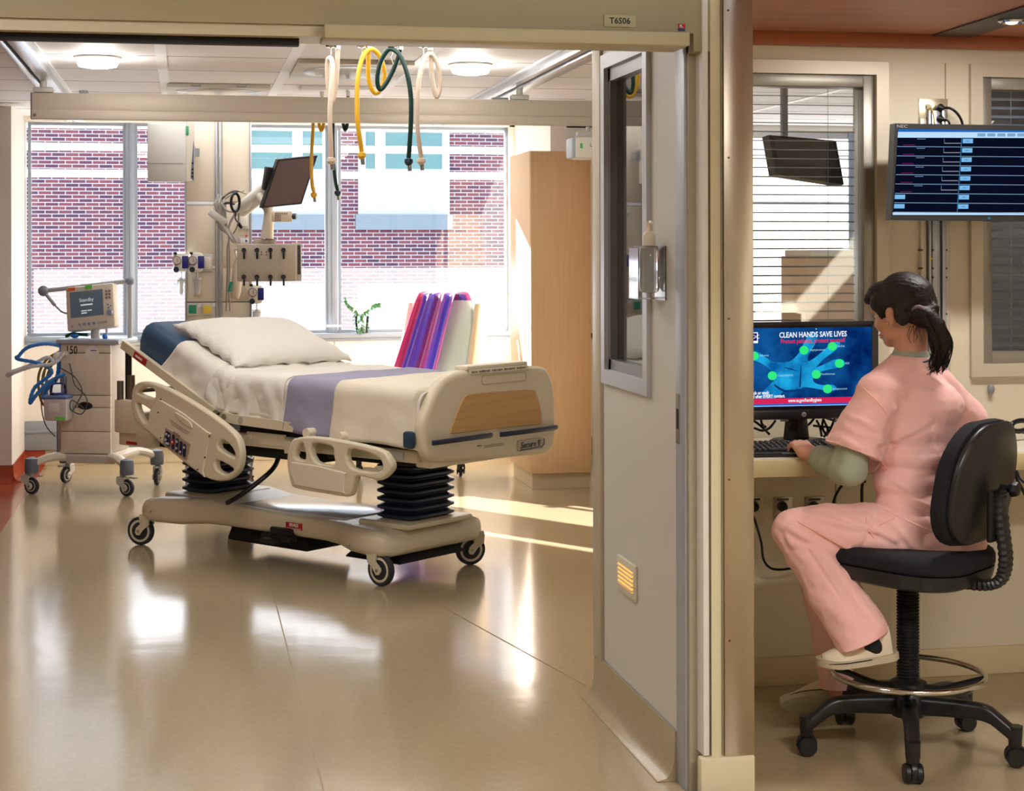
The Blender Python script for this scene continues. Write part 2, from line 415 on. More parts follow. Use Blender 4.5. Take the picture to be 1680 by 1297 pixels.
# rear wall below the windows, head above, sill, guard rail
YW = 13.05
b = MB(); b.box2((-1.19, YW, 0), (8, YW + 0.2, 0.94)); b.box2((-1.19, YW, 2.58), (8, YW + 0.2, ZC + .1)); b.box2((2.52, YW, 0.9), (3.9, YW + 0.2, ZC))
b.box2((6.9, YW, 0.9), (8, YW + 0.2, ZC)); b.box2((2.56, 11.72, 0), (2.68, YW, ZC))
struct(b.build('wall_back', mat('window_wall', (240, 234, 224), 0.45)))
b = MB(); b.box2((-1.19, YW - 0.03, 0.925), (2.52, YW + 0.2, 0.962), 0.004); b.box2((-1.19, YW - 0.012, 0.90), (2.52, YW, 0.925)); struct(b.build('trim_3', greyf), 'blue grey metal window sill')
b = MB(); b.box2((-1.19, YW - 0.02, 0.11), (-0.02, YW, 0.33), 0.004); b.box2((-1.19, YW - 0.035, 0.24), (-0.02, YW, 0.262), 0.003); b.box2((0.46, YW - 0.02, 0.11), (2.5, YW, 0.33), 0.004)
struct(b.build('trim_4', mat('guard_rail_grey', (150, 156, 164), 0.5)), 'grey wall guard along the foot of the window wall')
for x in (-0.44, 1.13):
    b = MB(); b.box2((x - .003, YW - 0.004, 0.12), (x + .003, YW, 0.9)); struct(b.build('trim_7', grey), 'joint in the wall panel under the window')
def cove(name, p0, p1, h, m, side=1):
    """coved sheet base: profile swept from p0 to p1; side picks the room side"""
    p0 = Vector((*p0, 0)); p1 = Vector((*p1, 0)); d = (p1 - p0).normalized(); n = Vector((-d.y, d.x, 0)) * side
    prof = [(0.0, 0.0), (0.0, h), (0.008, h), (0.010, 0.06), (0.018, 0.03), (0.035, 0.01), (0.065, 0.0015)]
    b = MB(); b.loft([[p + n * q[0] + Vector((0, 0, q[1])) for q in prof] for p in (p0, p1)]); return struct(b.build(name, m))
cove('baseboard_back', (-1.04, YW), (8, YW), 0.11, floorm, -1)
cove('baseboard_back', (-1.19, YW), (-1.04, YW), 0.11, floorr, -1)
# left pier
b = MB(); b.box2((-6, 12.1, 0), (-1.19, YW + .2, ZC)); b.box2((-6.2, 4.9, 0), (-6, 12.1, ZC)); struct(b.build('wall_left', mat('pier_paint', (222, 216, 210), 0.5)))
cove('baseboard_left', (-1.19, YW), (-1.19, 12.1), 0.12, floorr, 1)
cove('baseboard_left', (-6, 12.1), (-1.19, 12.1), 0.12, floorr, -1)

# windows of the rear wall
def rear_window(n, x0, x1):
    t = bpy.data.objects.new('window_%d' % n, None); COL.objects.link(t); t.location = ((x0 + x1) / 2, YW + 0.1, 0.962); struct(t)
    ox, oy, oz = t.location; z1 = 2.58
    b = MB(); w = 0.022
    b.box2((x0, YW + 0.08, 0.962), (x0 + w, YW + 0.12, z1)); b.box2((x1 - w, YW + 0.08, 0.962), (x1, YW + 0.12, z1))
    b.box2((x0, YW + 0.081, 0.962), (x1, YW + 0.119, 0.985)); b.box2((x0, YW + 0.081, z1 - w), (x1, YW + 0.119, z1))
    b.xf(Matrix.Translation((-ox, -oy, -oz))); b.build('window_frame', greyf, t)
    b = MB(); b.box2((x0 + w, YW + 0.09, 0.98), (x1 - w, YW + 0.096, z1 - w)); b.xf(Matrix.Translation((-ox, -oy, -oz))); b.build('pane', glassm, t)
    b = MB(); b.grid(lambda u, v: Vector((x0 + w + (x1 - x0 - 2 * w) * u, YW + 0.122, 0.985 + (1.468 - 0.985) * v)), 1, 1); b.xf(Matrix.Translation((-ox, -oy, -oz))); b.build('frosted_film', FILM, t)
FILM = film_mat('frost_film', 0.935, (0.97, 0.98, 1.0), 0.8)
rear_window(1, -1.17, -0.45); rear_window(2, -0.385, 0.20); rear_window(3, 0.20, 1.09); rear_window(4, 1.17, 2.52)
b = MB(); b.box2((-0.45, YW + 0.06, 0.96), (-0.385, YW + 0.11, 2.58), 0.004); b.box2((-0.42, YW + 0.05, 0.96), (-0.41, YW + .065, 2.58)); struct(b.build('trim_8', greyf), 'grey mullion between the left windows')
b = MB(); b.box2((1.09, YW + 0.06, 0.96), (1.165, YW + 0.11, 2.58), 0.004); b.box2((1.12, YW + 0.05, 0.96), (1.135, YW + .065, 2.58)); struct(b.build('trim_8', greyf), 'grey mullion beside the flowers')
# the neighbouring bay seen through the alcove blinds: shaded window
t = bpy.data.objects.new('window_5', None); COL.objects.link(t); t.location = (5.4, YW + .05, 0.96); struct(t)
b = MB(); b.grid(lambda u, v: Vector((-1.5 + 3 * u, 0.0, 1.62 * v)), 1, 1); b.build('roller_shade', film_mat('shade_film', 0.03, (0.42, 0.40, 0.41), 0.6), t)
b = MB(); b.box2((-1.5, -.02, 0), (1.5, .03, .03)); b.box2((-.02, -.02, 0), (.02, .03, 1.62)); b.build('window_frame', greyf, t)

# sun louvres outside the glass
lm = mat('louvre_cream', (238, 234, 214), 0.5)
for k, z in enumerate((2.60, 2.425, 2.215)):
    b = MB(); b.box(0, 0, 0, 8.0, 0.15, 0.012, 0.004, M=Matrix.Translation((1.0, 13.62, z)) @ Matrix.Rotation(math.atan(.43), 4, 'X')); tag(b.build('sun_louvre', lm), ['cream sun louvre outside the windows, topmost one', 'cream sun louvre outside the windows, middle one', 'cream sun louvre outside the windows, lowest one'][k], 'louvre', 'sun louvres')

# brick building across the court
YB = 31.0
bw = thing('brick_building', 'red brick building seen through the windows across the court', 'building', (0, YB, -8))
b = MB(); b.box2((-14, 0, 0), (22, 6, 14.5)); b.build('wall', brick_mat('brickwork'), bw)
frm = mat('facade_window_white', (216, 220, 224), 0.5); pane_m = mat('facade_glass', (112, 160, 164), 0.15, spec=0.8)
blind = mat('facade_blind', (236, 240, 240), 0.7); sillm = mat('facade_sill', (150, 165, 180), 0.7)
def facade_window(pxa, pxb, ya, yb, split, bl):
    A = at(pxa, ya, YB); B_ = at(pxb, yb, YB); x0, x1 = A.x, B_.x; z0 = B_.z + 8; z1 = A.z + 8; w = 0.14
    b = MB(); b.box2((x0, -0.06, z0), (x0 + w, 0.02, z1)); b.box2((x1 - w, -0.06, z0), (x1, 0.02, z1)); b.box2((x0 + w, -0.055, z0), (x1 - w, 0.02, z0 + w)); b.box2((x0 + w, -0.055, z1 - w), (x1 - w, 0.02, z1))
    xs = x0 + (x1 - x0) * split; b.box2((xs - w * .7, -0.05, z0 + w), (xs + w * .7, 0.02, z1 - w)); zb = z0 + (z1 - z0) * bl; b.box2((x0 + w, -0.045, zb - .07), (x1 - w, 0.02, zb + .07))
    f = b.build('window', frm, bw)
    b = MB(); b.box2((x0 + .05, -0.03, zb), (x1 - .05, -0.01, z1 - .05)); b.build('pane', pane_m, f)
    b = MB(); b.box2((x0 + .05, -0.035, z0 + .05), (x1 - .05, -0.01, zb)); b.build('blind', blind, f)
    b = MB(); b.box2((x0 - .05, -0.12, z0 - 0.28), (x1 + .05, 0.02, z0)); b.build('window_sill', sillm, bw)
facade_window(400, 541, 160, 352, 0.62, 0.36); facade_window(587, 737, 160, 352, 0.24, 0.36)
facade_window(400, 538, 465, 640, 0.60, 0.6); facade_window(586, 736, 465, 640, 0.24, 0.6)
facade_window(100, 260, 560, 720, 0.5, 0.6)
b = MB(); b.box2((-40, 13.5, -8.2), (60, 60, -8)); struct(b.build('ground', mat('court_paving', (200, 198, 192), 0.9)))

# ---- alcove wall at the right and the corner block with the partition
YA = 5.876
def holed_wall(name, x0, x1, z0, z1, y0, y1, holes, m):
    b = MB(); xs = x0
    for (a, c, d, e) in holes:
        b.box2((xs, y0, z0), (a, y1, z1)); b.box2((a, y0, z0), (c, y1, d)); b.box2((a, y0, e), (c, y1, z1)); xs = c
    b.box2((xs, y0, z0), (x1, y1, z1)); return struct(b.build(name, m))
alc = mat('alcove_wall', (222, 212, 188), 0.5)
holed_wall('wall_right', 1.55, 5.0, 0, 2.8, YA, YA + 0.12, [(1.74, 2.52, 1.17, 2.25), (2.945, 3.75, 1.17, 2.25)], alc)
jm = mat('panel_joint', (150, 138, 112), 0.6)
b = MB()
for x in (2.36, 3.3): b.box2((x, YA - 0.002, 0.1), (x + 0.005, YA, 0.86))
b.box2((2.80, YA - 0.002, 0.95), (2.804, YA, 2.3)); struct(b.build('trim_9', jm), 'thin joints between the alcove wall panels')
b = MB(); b.box2((1.63, YA - 0.012, 0), (5, YA, 0.105), 0.003); struct(b.build('baseboard_right', mat('alcove_base', (212, 196, 158), 0.5)))
def alcove_window(n, x0, x1, z0, z1, tilt, lab, slat_m):
    t = bpy.data.objects.new('window_%d' % n, None); COL.objects.link(t); t.location = ((x0 + x1) / 2, YA, z0); struct(t, lab)
    w = x1 - x0; h = z1 - z0
    b = MB(); q = 0.048
    for P in ([(-w / 2 - q, -q), (w / 2 + q, -q), (w / 2, 0), (-w / 2, 0)], [(-w / 2 - q, h + q), (-w / 2, h), (w / 2, h), (w / 2 + q, h + q)], [(-w / 2 - q, -q), (-w / 2, 0), (-w / 2, h), (-w / 2 - q, h + q)], [(w / 2, 0), (w / 2 + q, -q), (w / 2 + q, h + q), (w / 2, h)]):
        b.prism(P, 0.02, frame_m((0, -0.01, 0), (1, 0, 0), (0, 0, 1)))
    b.build('outer_frame', mat('alcove_trim', (206, 196, 176), 0.4, metal=0.2), t)
    b = MB(); q = 0.045
    b.box2((-w / 2, 0.0, 0), (-w / 2 + q, 0.1, h), 0.002); b.box2((w / 2 - q, 0.0, 0), (w / 2, 0.1, h), 0.002); b.box2((-w / 2 + q, 0.001, 0), (w / 2 - q, 0.1, q), 0.002); b.box2((-w / 2 + q, 0.001, h - q), (w / 2 - q, 0.1, h), 0.002)
    b.build('window_frame', mat('frame_taupe', (150, 144, 134), 0.35, metal=0.5), t)
    b = MB(); b.box2((-w / 2 + q, 0.045, q), (w / 2 - q, 0.05, h - q)); b.build('pane', glass('alcove_glass', (0.95, 0.97, 0.96), 1.5), t)
    b = MB(); k = 0
    z = h - q - 0.03
    while z > q + 0.01:
        b.box(0, 0, 0, w - 2 * q - 0.02, 0.026, 0.0018, M=Matrix.Translation((0, 0.072, z)) @ Matrix.Rotation(tilt, 4, 'X')); z -= 0.0335
    for xx in (-w * .3, w * .3): b.box2((xx - .0006, 0.071, q), (xx + .0006, 0.073, h - q))
    b.build('blind_slats', slat_m, t)
alcove_window(6, 1.74, 2.52, 1.17, 2.25, math.radians(9), 'alcove window with open blinds behind the poster monitor', mat('slat_grey', (96, 98, 104), 0.35, metal=0.4))
alcove_window(7, 2.945, 3.75, 1.17, 2.25, math.radians(24), 'alcove window with tilted blinds at the right edge', mat('slat_blue', (190, 204, 230), 0.3, metal=0.3))
# room side wall that closes the bay behind the second window
b = MB(); b.box2((5.0, YA, 0), (5.1, 9.2, ZC)); b.box2((6.9, 9.2, 0), (7.0, YW, ZC)); struct(b.build('wall_right', white))

# corner block: wood soffit, end post, steel guard
soff = wood('soffit_wood', (168, 108, 84), (182, 122, 96), 0.42, 0, 3)
b = MB(); b.box2((1.63, 2.2, 2.40), (5.0, YA, 2.48)); struct(b.build('ceiling', soff), 'dark wood soffit over the alcove')
b = MB(); b.box2((1.63, YA - 0.05, 2.352), (5.0, YA, 2.40), 0.003); struct(b.build('trim_10', wood('soffit_edge', (158, 84, 48), (176, 100, 60), 0.35, 0)), 'reddish wood edge strip under the soffit')
postm = mat('post_cream', (222, 212, 178), 0.45)
b = MB(); b.box2((1.505, 4.70, 0), (1.628, YA, 2.8)); struct(b.build('wall_front', postm), 'end post between room and alcove')
b = MB(); b.box2((1.478, 4.694, 0.125), (1.497, 4.78, 2.8), 0.004); struct(b.build('trim_11', white), 'pale edge strip of the end post')
b = MB(); b.box2((1.535, 4.692, 0.125), (1.5365, 4.70, 2.8)); struct(b.build('trim_11', jm), 'fine joint line of the end post')
gd = mat('steel_guard', (190, 178, 162), 0.28, metal=1.0, bump=0.01, bscale=900)
b = MB(); b.box2((1.541, 4.688, 0.122), (1.631, 4.70, 2.8), 0.002); b.box2((1.628, 4.69, 0.122), (1.632, 4.80, 2.8)); g_ = tag(b.build('corner_guard', gd), 'brushed steel corner guard on the end post', 'corner guard')
b = MB()
for z in (0.46, 0.93, 1.40, 1.87, 2.3): b.cyl((1.556, 4.689, z), (1.556, 4.685, z), 0.0035, 0.003, 10)
b.build('screws', mat('screw_brass', (120, 96, 60), 0.4, metal=1), g_)
b = MB(); b.box2((1.466, 4.682, 0), (1.632, 4.72, 0.122), 0.006); struct(b.build('baseboard_front', mat('base_cream', (222, 212, 180), 0.45)))
# jamb
b = MB(); b.box2((1.455, 4.755, 0), (1.51, 4.80, 2.25)); struct(b.build('door_1', mat('jamb_taupe', (172, 162, 140), 0.45)), 'taupe door jamb')
b = MB(); b.box2((1.448, 4.775, 0), (1.512, 4.87, 2.25), 0.002); b.mi = 1; b.box2((1.4455, 4.83, 1.02), (1.448, 4.86, 1.17)); b.mi = 2; b.box2((1.444, 4.838, 1.065), (1.447, 4.852, 1.125))
struct(b.build('door_2', [mat('jamb_blue_grey', (176, 180, 188), 0.4, metal=0.2), steel, black]), 'blue grey metal end stile with latch plate')

# glazed partition, seen at a grazing angle
pt = mat('partition_cream', (212, 208, 196), 0.42)
X0, X1 = 1.452, 1.505; PY0, PY1 = 4.87, 5.86
wy0, wy1, wz0, wz1 = 5.20, 5.70, 1.185, 2.235
b = MB(); b.box2((X0, PY0, 0.0), (X1, wy0, 2.8)); b.box2((X0, wy0, 0), (X1, wy1, wz0)); b.box2((X0, wy0, wz1), (X1, wy1, 2.8)); b.box2((X0, wy1, 0), (X1, PY1 - .09, 2.8))
struct(b.build('wall_left', pt), 'cream partition panel with narrow window')
b = MB(); b.box2((X0 - 0.012, PY1 - 0.08, 0.14), (X1 + .02, PY1 + 0.03, 2.8), 0.004); struct(b.build('trim_12', mat('stile_taupe', (196, 184, 160), 0.4, metal=0.1)), 'taupe stile at the far end of the partition')
t = bpy.data.objects.new('window_8', None); COL.objects.link(t); t.location = (X0, (wy0 + wy1) / 2, wz0); struct(t, 'narrow partition window')
wl = (wy1 - wy0) / 2; h = wz1 - wz0; q = 0.05
b = MB()
for P in ([(-wl - q, -q), (wl + q, -q), (wl, 0), (-wl, 0)], [(-wl - q, h + q), (-wl, h), (wl, h), (wl + q, h + q)], [(-wl - q, -q), (-wl, 0), (-wl, h), (-wl - q, h + q)], [(wl, 0), (wl + q, -q), (wl + q, h + q), (wl, h)]):
    b.prism(P, 0.016, frame_m((-0.008, 0, 0), (0, 1, 0), (0, 0, 1)))
b.build('outer_frame', mat('part_frame', (196, 198, 202), 0.35, metal=0.3), t)
b = MB(); q = 0.028
b.box2((0.0, -wl, 0), (0.04, -wl + q, h)); b.box2((0.0, wl - q, 0), (0.04, wl, h)); b.box2((0.0, -wl, 0), (0.04, wl, q * 1.3)); b.box2((0.0, -wl, h - q * 1.6), (0.04, wl, h))
b.build('window_frame', mat('part_frame_dark', (140, 138, 140), 0.3, metal=0.6), t)
gp = mat('dark_reflective_glass', (16, 18, 20), 0.02, spec=1.0); gp.node_tree.nodes['Principled BSDF'].inputs['IOR'].default_value = 1.9
b = MB(); b.box(0.022, 0, h / 2, 0.006, 2 * wl - 2 * q + .01, h - q * 2, M=Matrix.Translation((0, 0, 0)) @ Matrix.Rotation(math.radians(-1.3), 4, 'Z')); b.build('pane', gp, t)
cove('baseboard_left', (X0, PY1 + .03), (X0, PY0), 0.15, floorm, -1)
b = MB(); b.box2((X0 - 0.003, PY0, 0.148), (X0, PY1 - 0.08, 0.153)); struct(b.build('trim_13', alum), 'thin metal strip above the coved base')

# header across the doorway
hd = mat('header_khaki', (168, 158, 124), 0.5); hd2 = mat('header_light', (206, 198, 168), 0.45)
b = MB(); b.box2((-6, 4.70, 2.232), (1.46, 4.9, 2.9)); b.box2((1.455, 4.702, 2.18), (1.51, 4.9, 2.9)); b.box2((1.497, 4.70, 2.4), (5, 4.9, 2.9)) if False else None
struct(b.build('wall_front', hd), 'khaki wall header over the doorway')
b = MB(); b.box2((-6, 4.715, 2.200), (0.385, 4.88, 2.2315)); struct(b.build('trim_14', hd2), 'light trim under the header')
b = MB(); b.box2((-6, 4.76, 2.180), (0.315, 4.80, 2.200)); struct(b.build('trim_15', blackm), 'black sliding door track slot')
b = MB(); b.box2((0.378, 4.655, 2.190), (1.430, 4.82, 2.2285), 0.003); struct(b.build('trim_16', mat('valance_khaki', (196, 188, 152), 0.45)), 'sliding door valance')
sg = thing('room_sign', 'small beige room number sign reading T6S06 above the doorway', 'sign', (1.232, 4.70, 2.262), 0)
b = MB(); b.box(0, -0.002, 0, 0.094, 0.004, 0.034, 0.001); b.build('plate', mat('sign_beige', (190, 182, 142), 0.4), sg)
text('lettering', 'T6S06', 0.0245, inkm, sg, XZ(0, -0.0045, 0), bold=0.0004)
sk = thing('door_sticker', 'tiny red and blue sticker at the end of the header', 'sticker', (1.418, 4.70, 2.249), 0)
b = MB(); b.box(0, -0.0006, 0.003, 0.022, 0.001, 0.013); b.build('red_field', redm, sk)
b = MB(); b.box(0, -0.0006, -0.0075, 0.022, 0.001, 0.007); b.build('blue_field', mat('sticker_blue', (50, 60, 110), 0.5), sk)
b = MB(); b.box(-0.003, -0.0014, 0.0025, 0.006, 0.0006, 0.009); b.box(-0.001, -0.0014, 0.0, 0.009, 0.0006, 0.003); b.build('white_mark', whitep, sk)
# corridor shell behind and beside the camera (lit by the corridor light, keeps reflections indoors)
b = MB(); b.box2((-6, -1.6, 0), (8, -1.5, 2.9)); struct(b.build('wall_front', mat('corridor_paint', (214, 206, 188), 0.6)), 'corridor wall opposite the room')
b = MB(); b.box2((-6, -1.5, 2.75), (1.63, 4.7, 2.85)); b.box2((1.63, -1.5, 2.75), (8, 2.2, 2.85)); struct(b.build('ceiling', mat('corridor_ceiling', (210, 206, 198), 0.7)), 'corridor ceiling')
b = MB(); b.box2((-6.1, -1.5, 0), (-6, 4.9, 2.9)); struct(b.build('wall_left', mat('corridor_paint', (214, 206, 188), 0.6)), 'corridor end wall')
b = MB(); b.box2((5.01, -1.5, 0), (5.1, YA, 2.9)); struct(b.build('wall_right', mat('corridor_paint', (214, 206, 188), 0.6)), 'alcove end wall')
b = MB(); b.box2((2.97, 6.45, 0), (5.0, 6.55, ZC)); struct(b.build('wall_back', mat('bay_blocker_slate', (150, 160, 186), 0.5)), 'added slate panel that darkens the view behind the second alcove window')  # added to block the bright bay so this window reads dark
# ------------------------------------------------------------------ hospital bed
bed = thing('hospital_bed', 'beige adjustable hospital bed with raised head end in the middle of the room', 'bed', (0.61, 8.87, 0), math.radians(-50))
navy = mat('bellows_navy', (24, 38, 62), 0.38); bump_ = mat('bumper_navy', (28, 36, 66), 0.45)
sheetm = mat('sheet_white', (236, 230, 220), 0.85, bump=0.06, bscale=500, sheen=0.2)
pilm = mat('pillow_white', (242, 238, 230), 0.88, bump=0.5, bscale=70, sheen=0.2)
bluem = mat('mattress_blue', (52, 84, 116), 0.55, bump=0.03, bscale=200)
lavm = mat('blanket_lavender', (158, 154, 178), 0.9, bump=0.1, bscale=400)
spreadm = mat('spread_cream', (230, 220, 198), 0.9, bump=0.12, bscale=350)
tyre = mat('tyre_dark', (44, 46, 52), 0.5)
def rr3(w, h, r, f):  # section helper
    return [f(p[0], p[1]) for p in rrect(w, h, r, 4)]
# base cover
secs = []
for a, w, zt, zb, r in ((-.955, .40, .200, .175, .05), (-.94, .60, .225, .150, .06), (-.90, .70, .250, .138, .055), (-.82, .74, .268, .136, .05), (-.62, .70, .280, .14, .045), (-.48, .56, .282, .15, .04), (-.34, .50, .270, .15, .03), (0, .50, .262, .15, .03), (.40, .50, .258, .15, .03), (.52, .56, .262, .145, .04), (.66, .70, .268, .138, .045), (.82, .76, .262, .134, .05), (.90, .74, .25, .136, .055), (.935, .62, .225, .150, .06), (.95, .42, .20, .17, .05)):
    h = zt - zb; n = 5; sec = []
    for (sx, sy, a0) in ((1, 1, 0), (-1, 1, 90), (-1, -1, 180), (1, -1, 270)):
        for k in range(n + 1):
            q = math.radians(a0 + 90 * k / n); rr = min(r, h * .45)
            sec.append(Vector((a, sx * (w / 2 - rr) + rr * math.cos(q), (zt if sy > 0 else zb) - sy * rr + rr * math.sin(q))))
    secs.append(sec)
b = MB(); b.loft(secs); base = b.build('base_cover', beige, bed, 60)
b = MB(); b.box(0.08, 0, 0.263, .82, .40, .012, .006); b.build('storage_tray', mat('tray_satin', (206, 206, 206), 0.18, spec=0.8), bed, label='glossy flat top of the base')
for a in (-.68, .79):
    b = MB(); b.box(a, 0, .272, .34, .48, .03, .014); b.build('bellows_collar', beige, bed)
b = MB(); b.box(-.12, 0, .105, .62, .34, .09, .02, taper=(.9, .9)); b.box(.72, .0, .115, .38, .5, .05, .012, taper=(.8, .8)); b.build('underbody', blackm, bed, label='black underside tray')
b = MB(); b.box(.10, -.245, .165, .16, .05, .05, .01); b.box(.06, -.29, .125, .12, .07, .025, .008); b.box(.15, -.27, .14, .10, .05, .03, .008); b.tube([(-.05, -.25, .14), (.2, -.27, .14)], .012); b.build('brake_pedal', black, bed)
b = MB(); b.box(.185, -.2525, .205, .12, .003, .035, .001); st = b.build('brake_label', redm, bed)
text('lettering', 'BRAKE', .022, whitep, st, frame_m((.185, -.2545, .21), (1, 0, 0), (0, 0, 1)), bold=.0006)
b = MB(); [b.box(.185 + random.uniform(-.003, .003), -.2542, .194 - .005 * k, .1, .0005, .002) for k in range(2)]; b.build('small_print', whitep, st)
# screws of the base
b = MB()
for p in ((.70, -.381, .185), (.92, .2, .20), (-.8, -.372, .2), (.2, -.252, .2)): b.ell(p, .006)
b.build('screws', steel, bed)
text('maker_lettering', 'stryker', .05, mat('print_blue', (70, 90, 130), 0.5), bed, frame_m((.912, .08, .2575), (0.25, 1, 0), (-1, 0.2, -.1)), ext=.0006)
# casters
def caster(parent, pos, ang, r=.078, w=.03, m1=beige, m2=beige2, m3=tyre, stem=.0):
    M = Matrix.Translation(pos) @ Matrix.Rotation(ang, 4, 'Z')
    b = MB(); x0 = .03
    b.box(-.0, w / 2 + .012, r + .012, .045, .008, .07, .003, M=M @ Matrix.Rotation(0.35, 4, 'Y') if False else M)
    b.box(.02, w / 2 + .010, r + .045, .07, .012, .04, .006, M=M); b.box(.02, -w / 2 - .010, r + .045, .07, .012, .04, .006, M=M)
    b.box(.0, -w / 2 - .012, r + .012, .045, .008, .07, .003, M=M)
    b.box(.035, 0, r * 2 + .008 - .02, .06, w + .034, .025, .008, M=M); b.tube([(.035, 0, r * 2 - .02), (.035, 0, r * 2 + .03 + stem)], .02); 
    for v in list(b.bm.verts)[-200:]: pass
    f = MB(); fp = [(-.020, r - .006), (-.012, r - .020), (.006, r - .022), (.030, r + .010), (.064, r * 1.45), (.068, 2 * r), (.004, 2 * r), (.010, r * 1.5), (-.014, r + .018)]
    for sg_ in (-1, 1): f.prism(fp, .009, frame_m((0, sg_ * (w / 2 + .012), 0), (1, 0, 0), (0, 0, 1)))
    f.box(.035, 0, 2 * r + .006, .065, w + .034, .022, .008); f.cyl((.035, 0, 2 * r), (.035, 0, 2 * r + .03 + stem), .02)
    b.bm.free(); f.xf(M); c = f.build('caster', m1, parent)
    t = MB(); t.lathe([(r - .014, -w / 2), (r - .004, -w / 2), (r, -w / 2 + .006), (r, w / 2 - .006), (r - .004, w / 2), (r - .014, w / 2)], 32, M @ Matrix.Translation((0, 0, r)) @ Matrix.Rotation(PI / 2, 4, 'X'))
    t.build('tyre', m3, c)
    t = MB(); t.lathe([(r - .013, -w / 2 + .002), (r - .02, -w / 2 - .001), (.018, -w / 2 + .003), (.012, -w / 2 - .006), (.012, w / 2 + .006), (.018, w / 2 - .003), (r - .02, w / 2 + .001), (r - .013, w / 2 - .002)], 32, M @ Matrix.Translation((0, 0, r)) @ Matrix.Rotation(PI / 2, 4, 'X'))
    t.build('wheel', m2, c)
    t = MB(); t.cyl((0, -w / 2 - .02, r), (0, w / 2 + .02, r), .008); t.xf(M); t.build('axle', steel, c)
    return c
caster(bed, Vector((.87, -.335, 0)), math.radians(180)); caster(bed, Vector((.85, .345, 0)), math.radians(60)); caster(bed, Vector((-.935, -.33, 0)), math.radians(22)); caster(bed, Vector((-.87, .33, 0)), math.radians(30))
# bellows
def bellows(a0, z0, z1, n):
    secs = []; N = n * 2
    for k in range(N + 1):
        z = z0 + (z1 - z0) * k / N; big = k % 2 == 1; w = .30 + (.05 if big else 0); d = .205 + (.05 if big else 0)
        for dz in ((-.006, .006) if big else (-.001, .001)):
            secs.append([Vector((a0 + p[0], p[1], z + dz)) for p in rrect(d, w, .05, 4)])
    b = MB(); b.loft(secs); return b.build('bellows', navy, bed, 30)
bellows(-.68, .285, .60, 7); bellows(.79, .285, .60, 8)
# lower frame
b = MB()
for s in (-1, 1): b.box2((-.93, s * .40 - .02, .615), (1.18, s * .40 + .02, .675), .008)
for a in (-.9, -.3, .3, .95, 1.15): b.box2((a, -.40, .615), (a + .05, .40, .66), .006)
b.build('lower_frame', beige, bed)
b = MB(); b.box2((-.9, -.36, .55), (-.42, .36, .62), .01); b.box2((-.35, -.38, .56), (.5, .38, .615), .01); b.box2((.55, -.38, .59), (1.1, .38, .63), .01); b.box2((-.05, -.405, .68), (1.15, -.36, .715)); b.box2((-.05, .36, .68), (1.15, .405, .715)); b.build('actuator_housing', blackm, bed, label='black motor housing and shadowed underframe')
b = MB(); b.box2((.02, -.425, .63), (.30, -.41, .69), .004); b.box2((.3, -.43, .60), (.4, -.41, .665), .004); b.cyl((.06, -.43, .665), (.06, -.415, .665), .013); b.cyl((.13, -.43, .665), (.13, -.415, .665), .013); b.build('side_bracket', beige2, bed)
b = MB(); b.box2((-1.0, -.46, .62), (-.84, -.40, .80), .01); b.box2((-1.0, -.43, .55), (-.72, -.37, .68), .01); b.box2((-1.0, -.44, .62), (-.94, .44, .72), .01); b.box2((-1.0, .40, .62), (-.84, .46, .80), .01); b.build('head_end_bracket', beige2, bed)
b = MB(); b.box2((-.93, -.4335, .56), (-.84, -.4305, .575)); b.build('red_label', redm, bed)
b = MB(); b.cyl((-.95, -.40, .80), (-.95, -.40, 1.06), .018); b.cyl((-.95, .40, .80), (-.95, .40, 1.06), .018); b.build('push_handle', black, bed)
b = MB()
for s in (-1, 1): b.cyl((-.97, s * .44, .78), (-.97, s * .44, .90), .018); b.cyl((-.93, s * .40, .78), (-.93, s * .40, .93), .022)
b.tube([(-.95, -.40, .84), (-.95, .40, .84)], .012); b.tube([(-.9, -.38, .79), (-.4, -.3, .72)], .012); b.build('pole_socket', mat('socket_bronze', (120, 108, 92), 0.4, metal=0.6), bed)
b = MB(); b.box2((-.6, -.38, .70), (-.35, .38, .71)); b.box2((-.78, -.30, .76), (-.68, -.26, .82), .01); b.build('head_pan', steel, bed)
b = MB(); b.tube([(-.08, -.1, .58), (-.02, -.2, .48), (-.10, -.33, .36), (-.2, -.36, .30)], .013, 8, 8); b.build('power_cable', black, bed)
b = MB(); b.tube([(.05, -.4, .56), (.05, -.42, .50)], .003, 6); b.box(.05, -.42, .47, .015, .01, .05, .003); b.tube([(.05, -.42, .48), (.065, -.42, .44)], .004, 6); b.build('hanging_clip', steel, bed)
b = MB(); b.cyl((.92, -.41, .55), (.92, -.38, .55), .035); b.box(.87, -.42, .56, .06, .02, .03, .006); b.build('crank_fitting', beige2, bed)
b = MB(); b.box2((1.02, -.432, .628), (1.10, -.42, .665), .001); b.build('rating_label', mat('label_silver', (205, 205, 205), 0.4), bed)

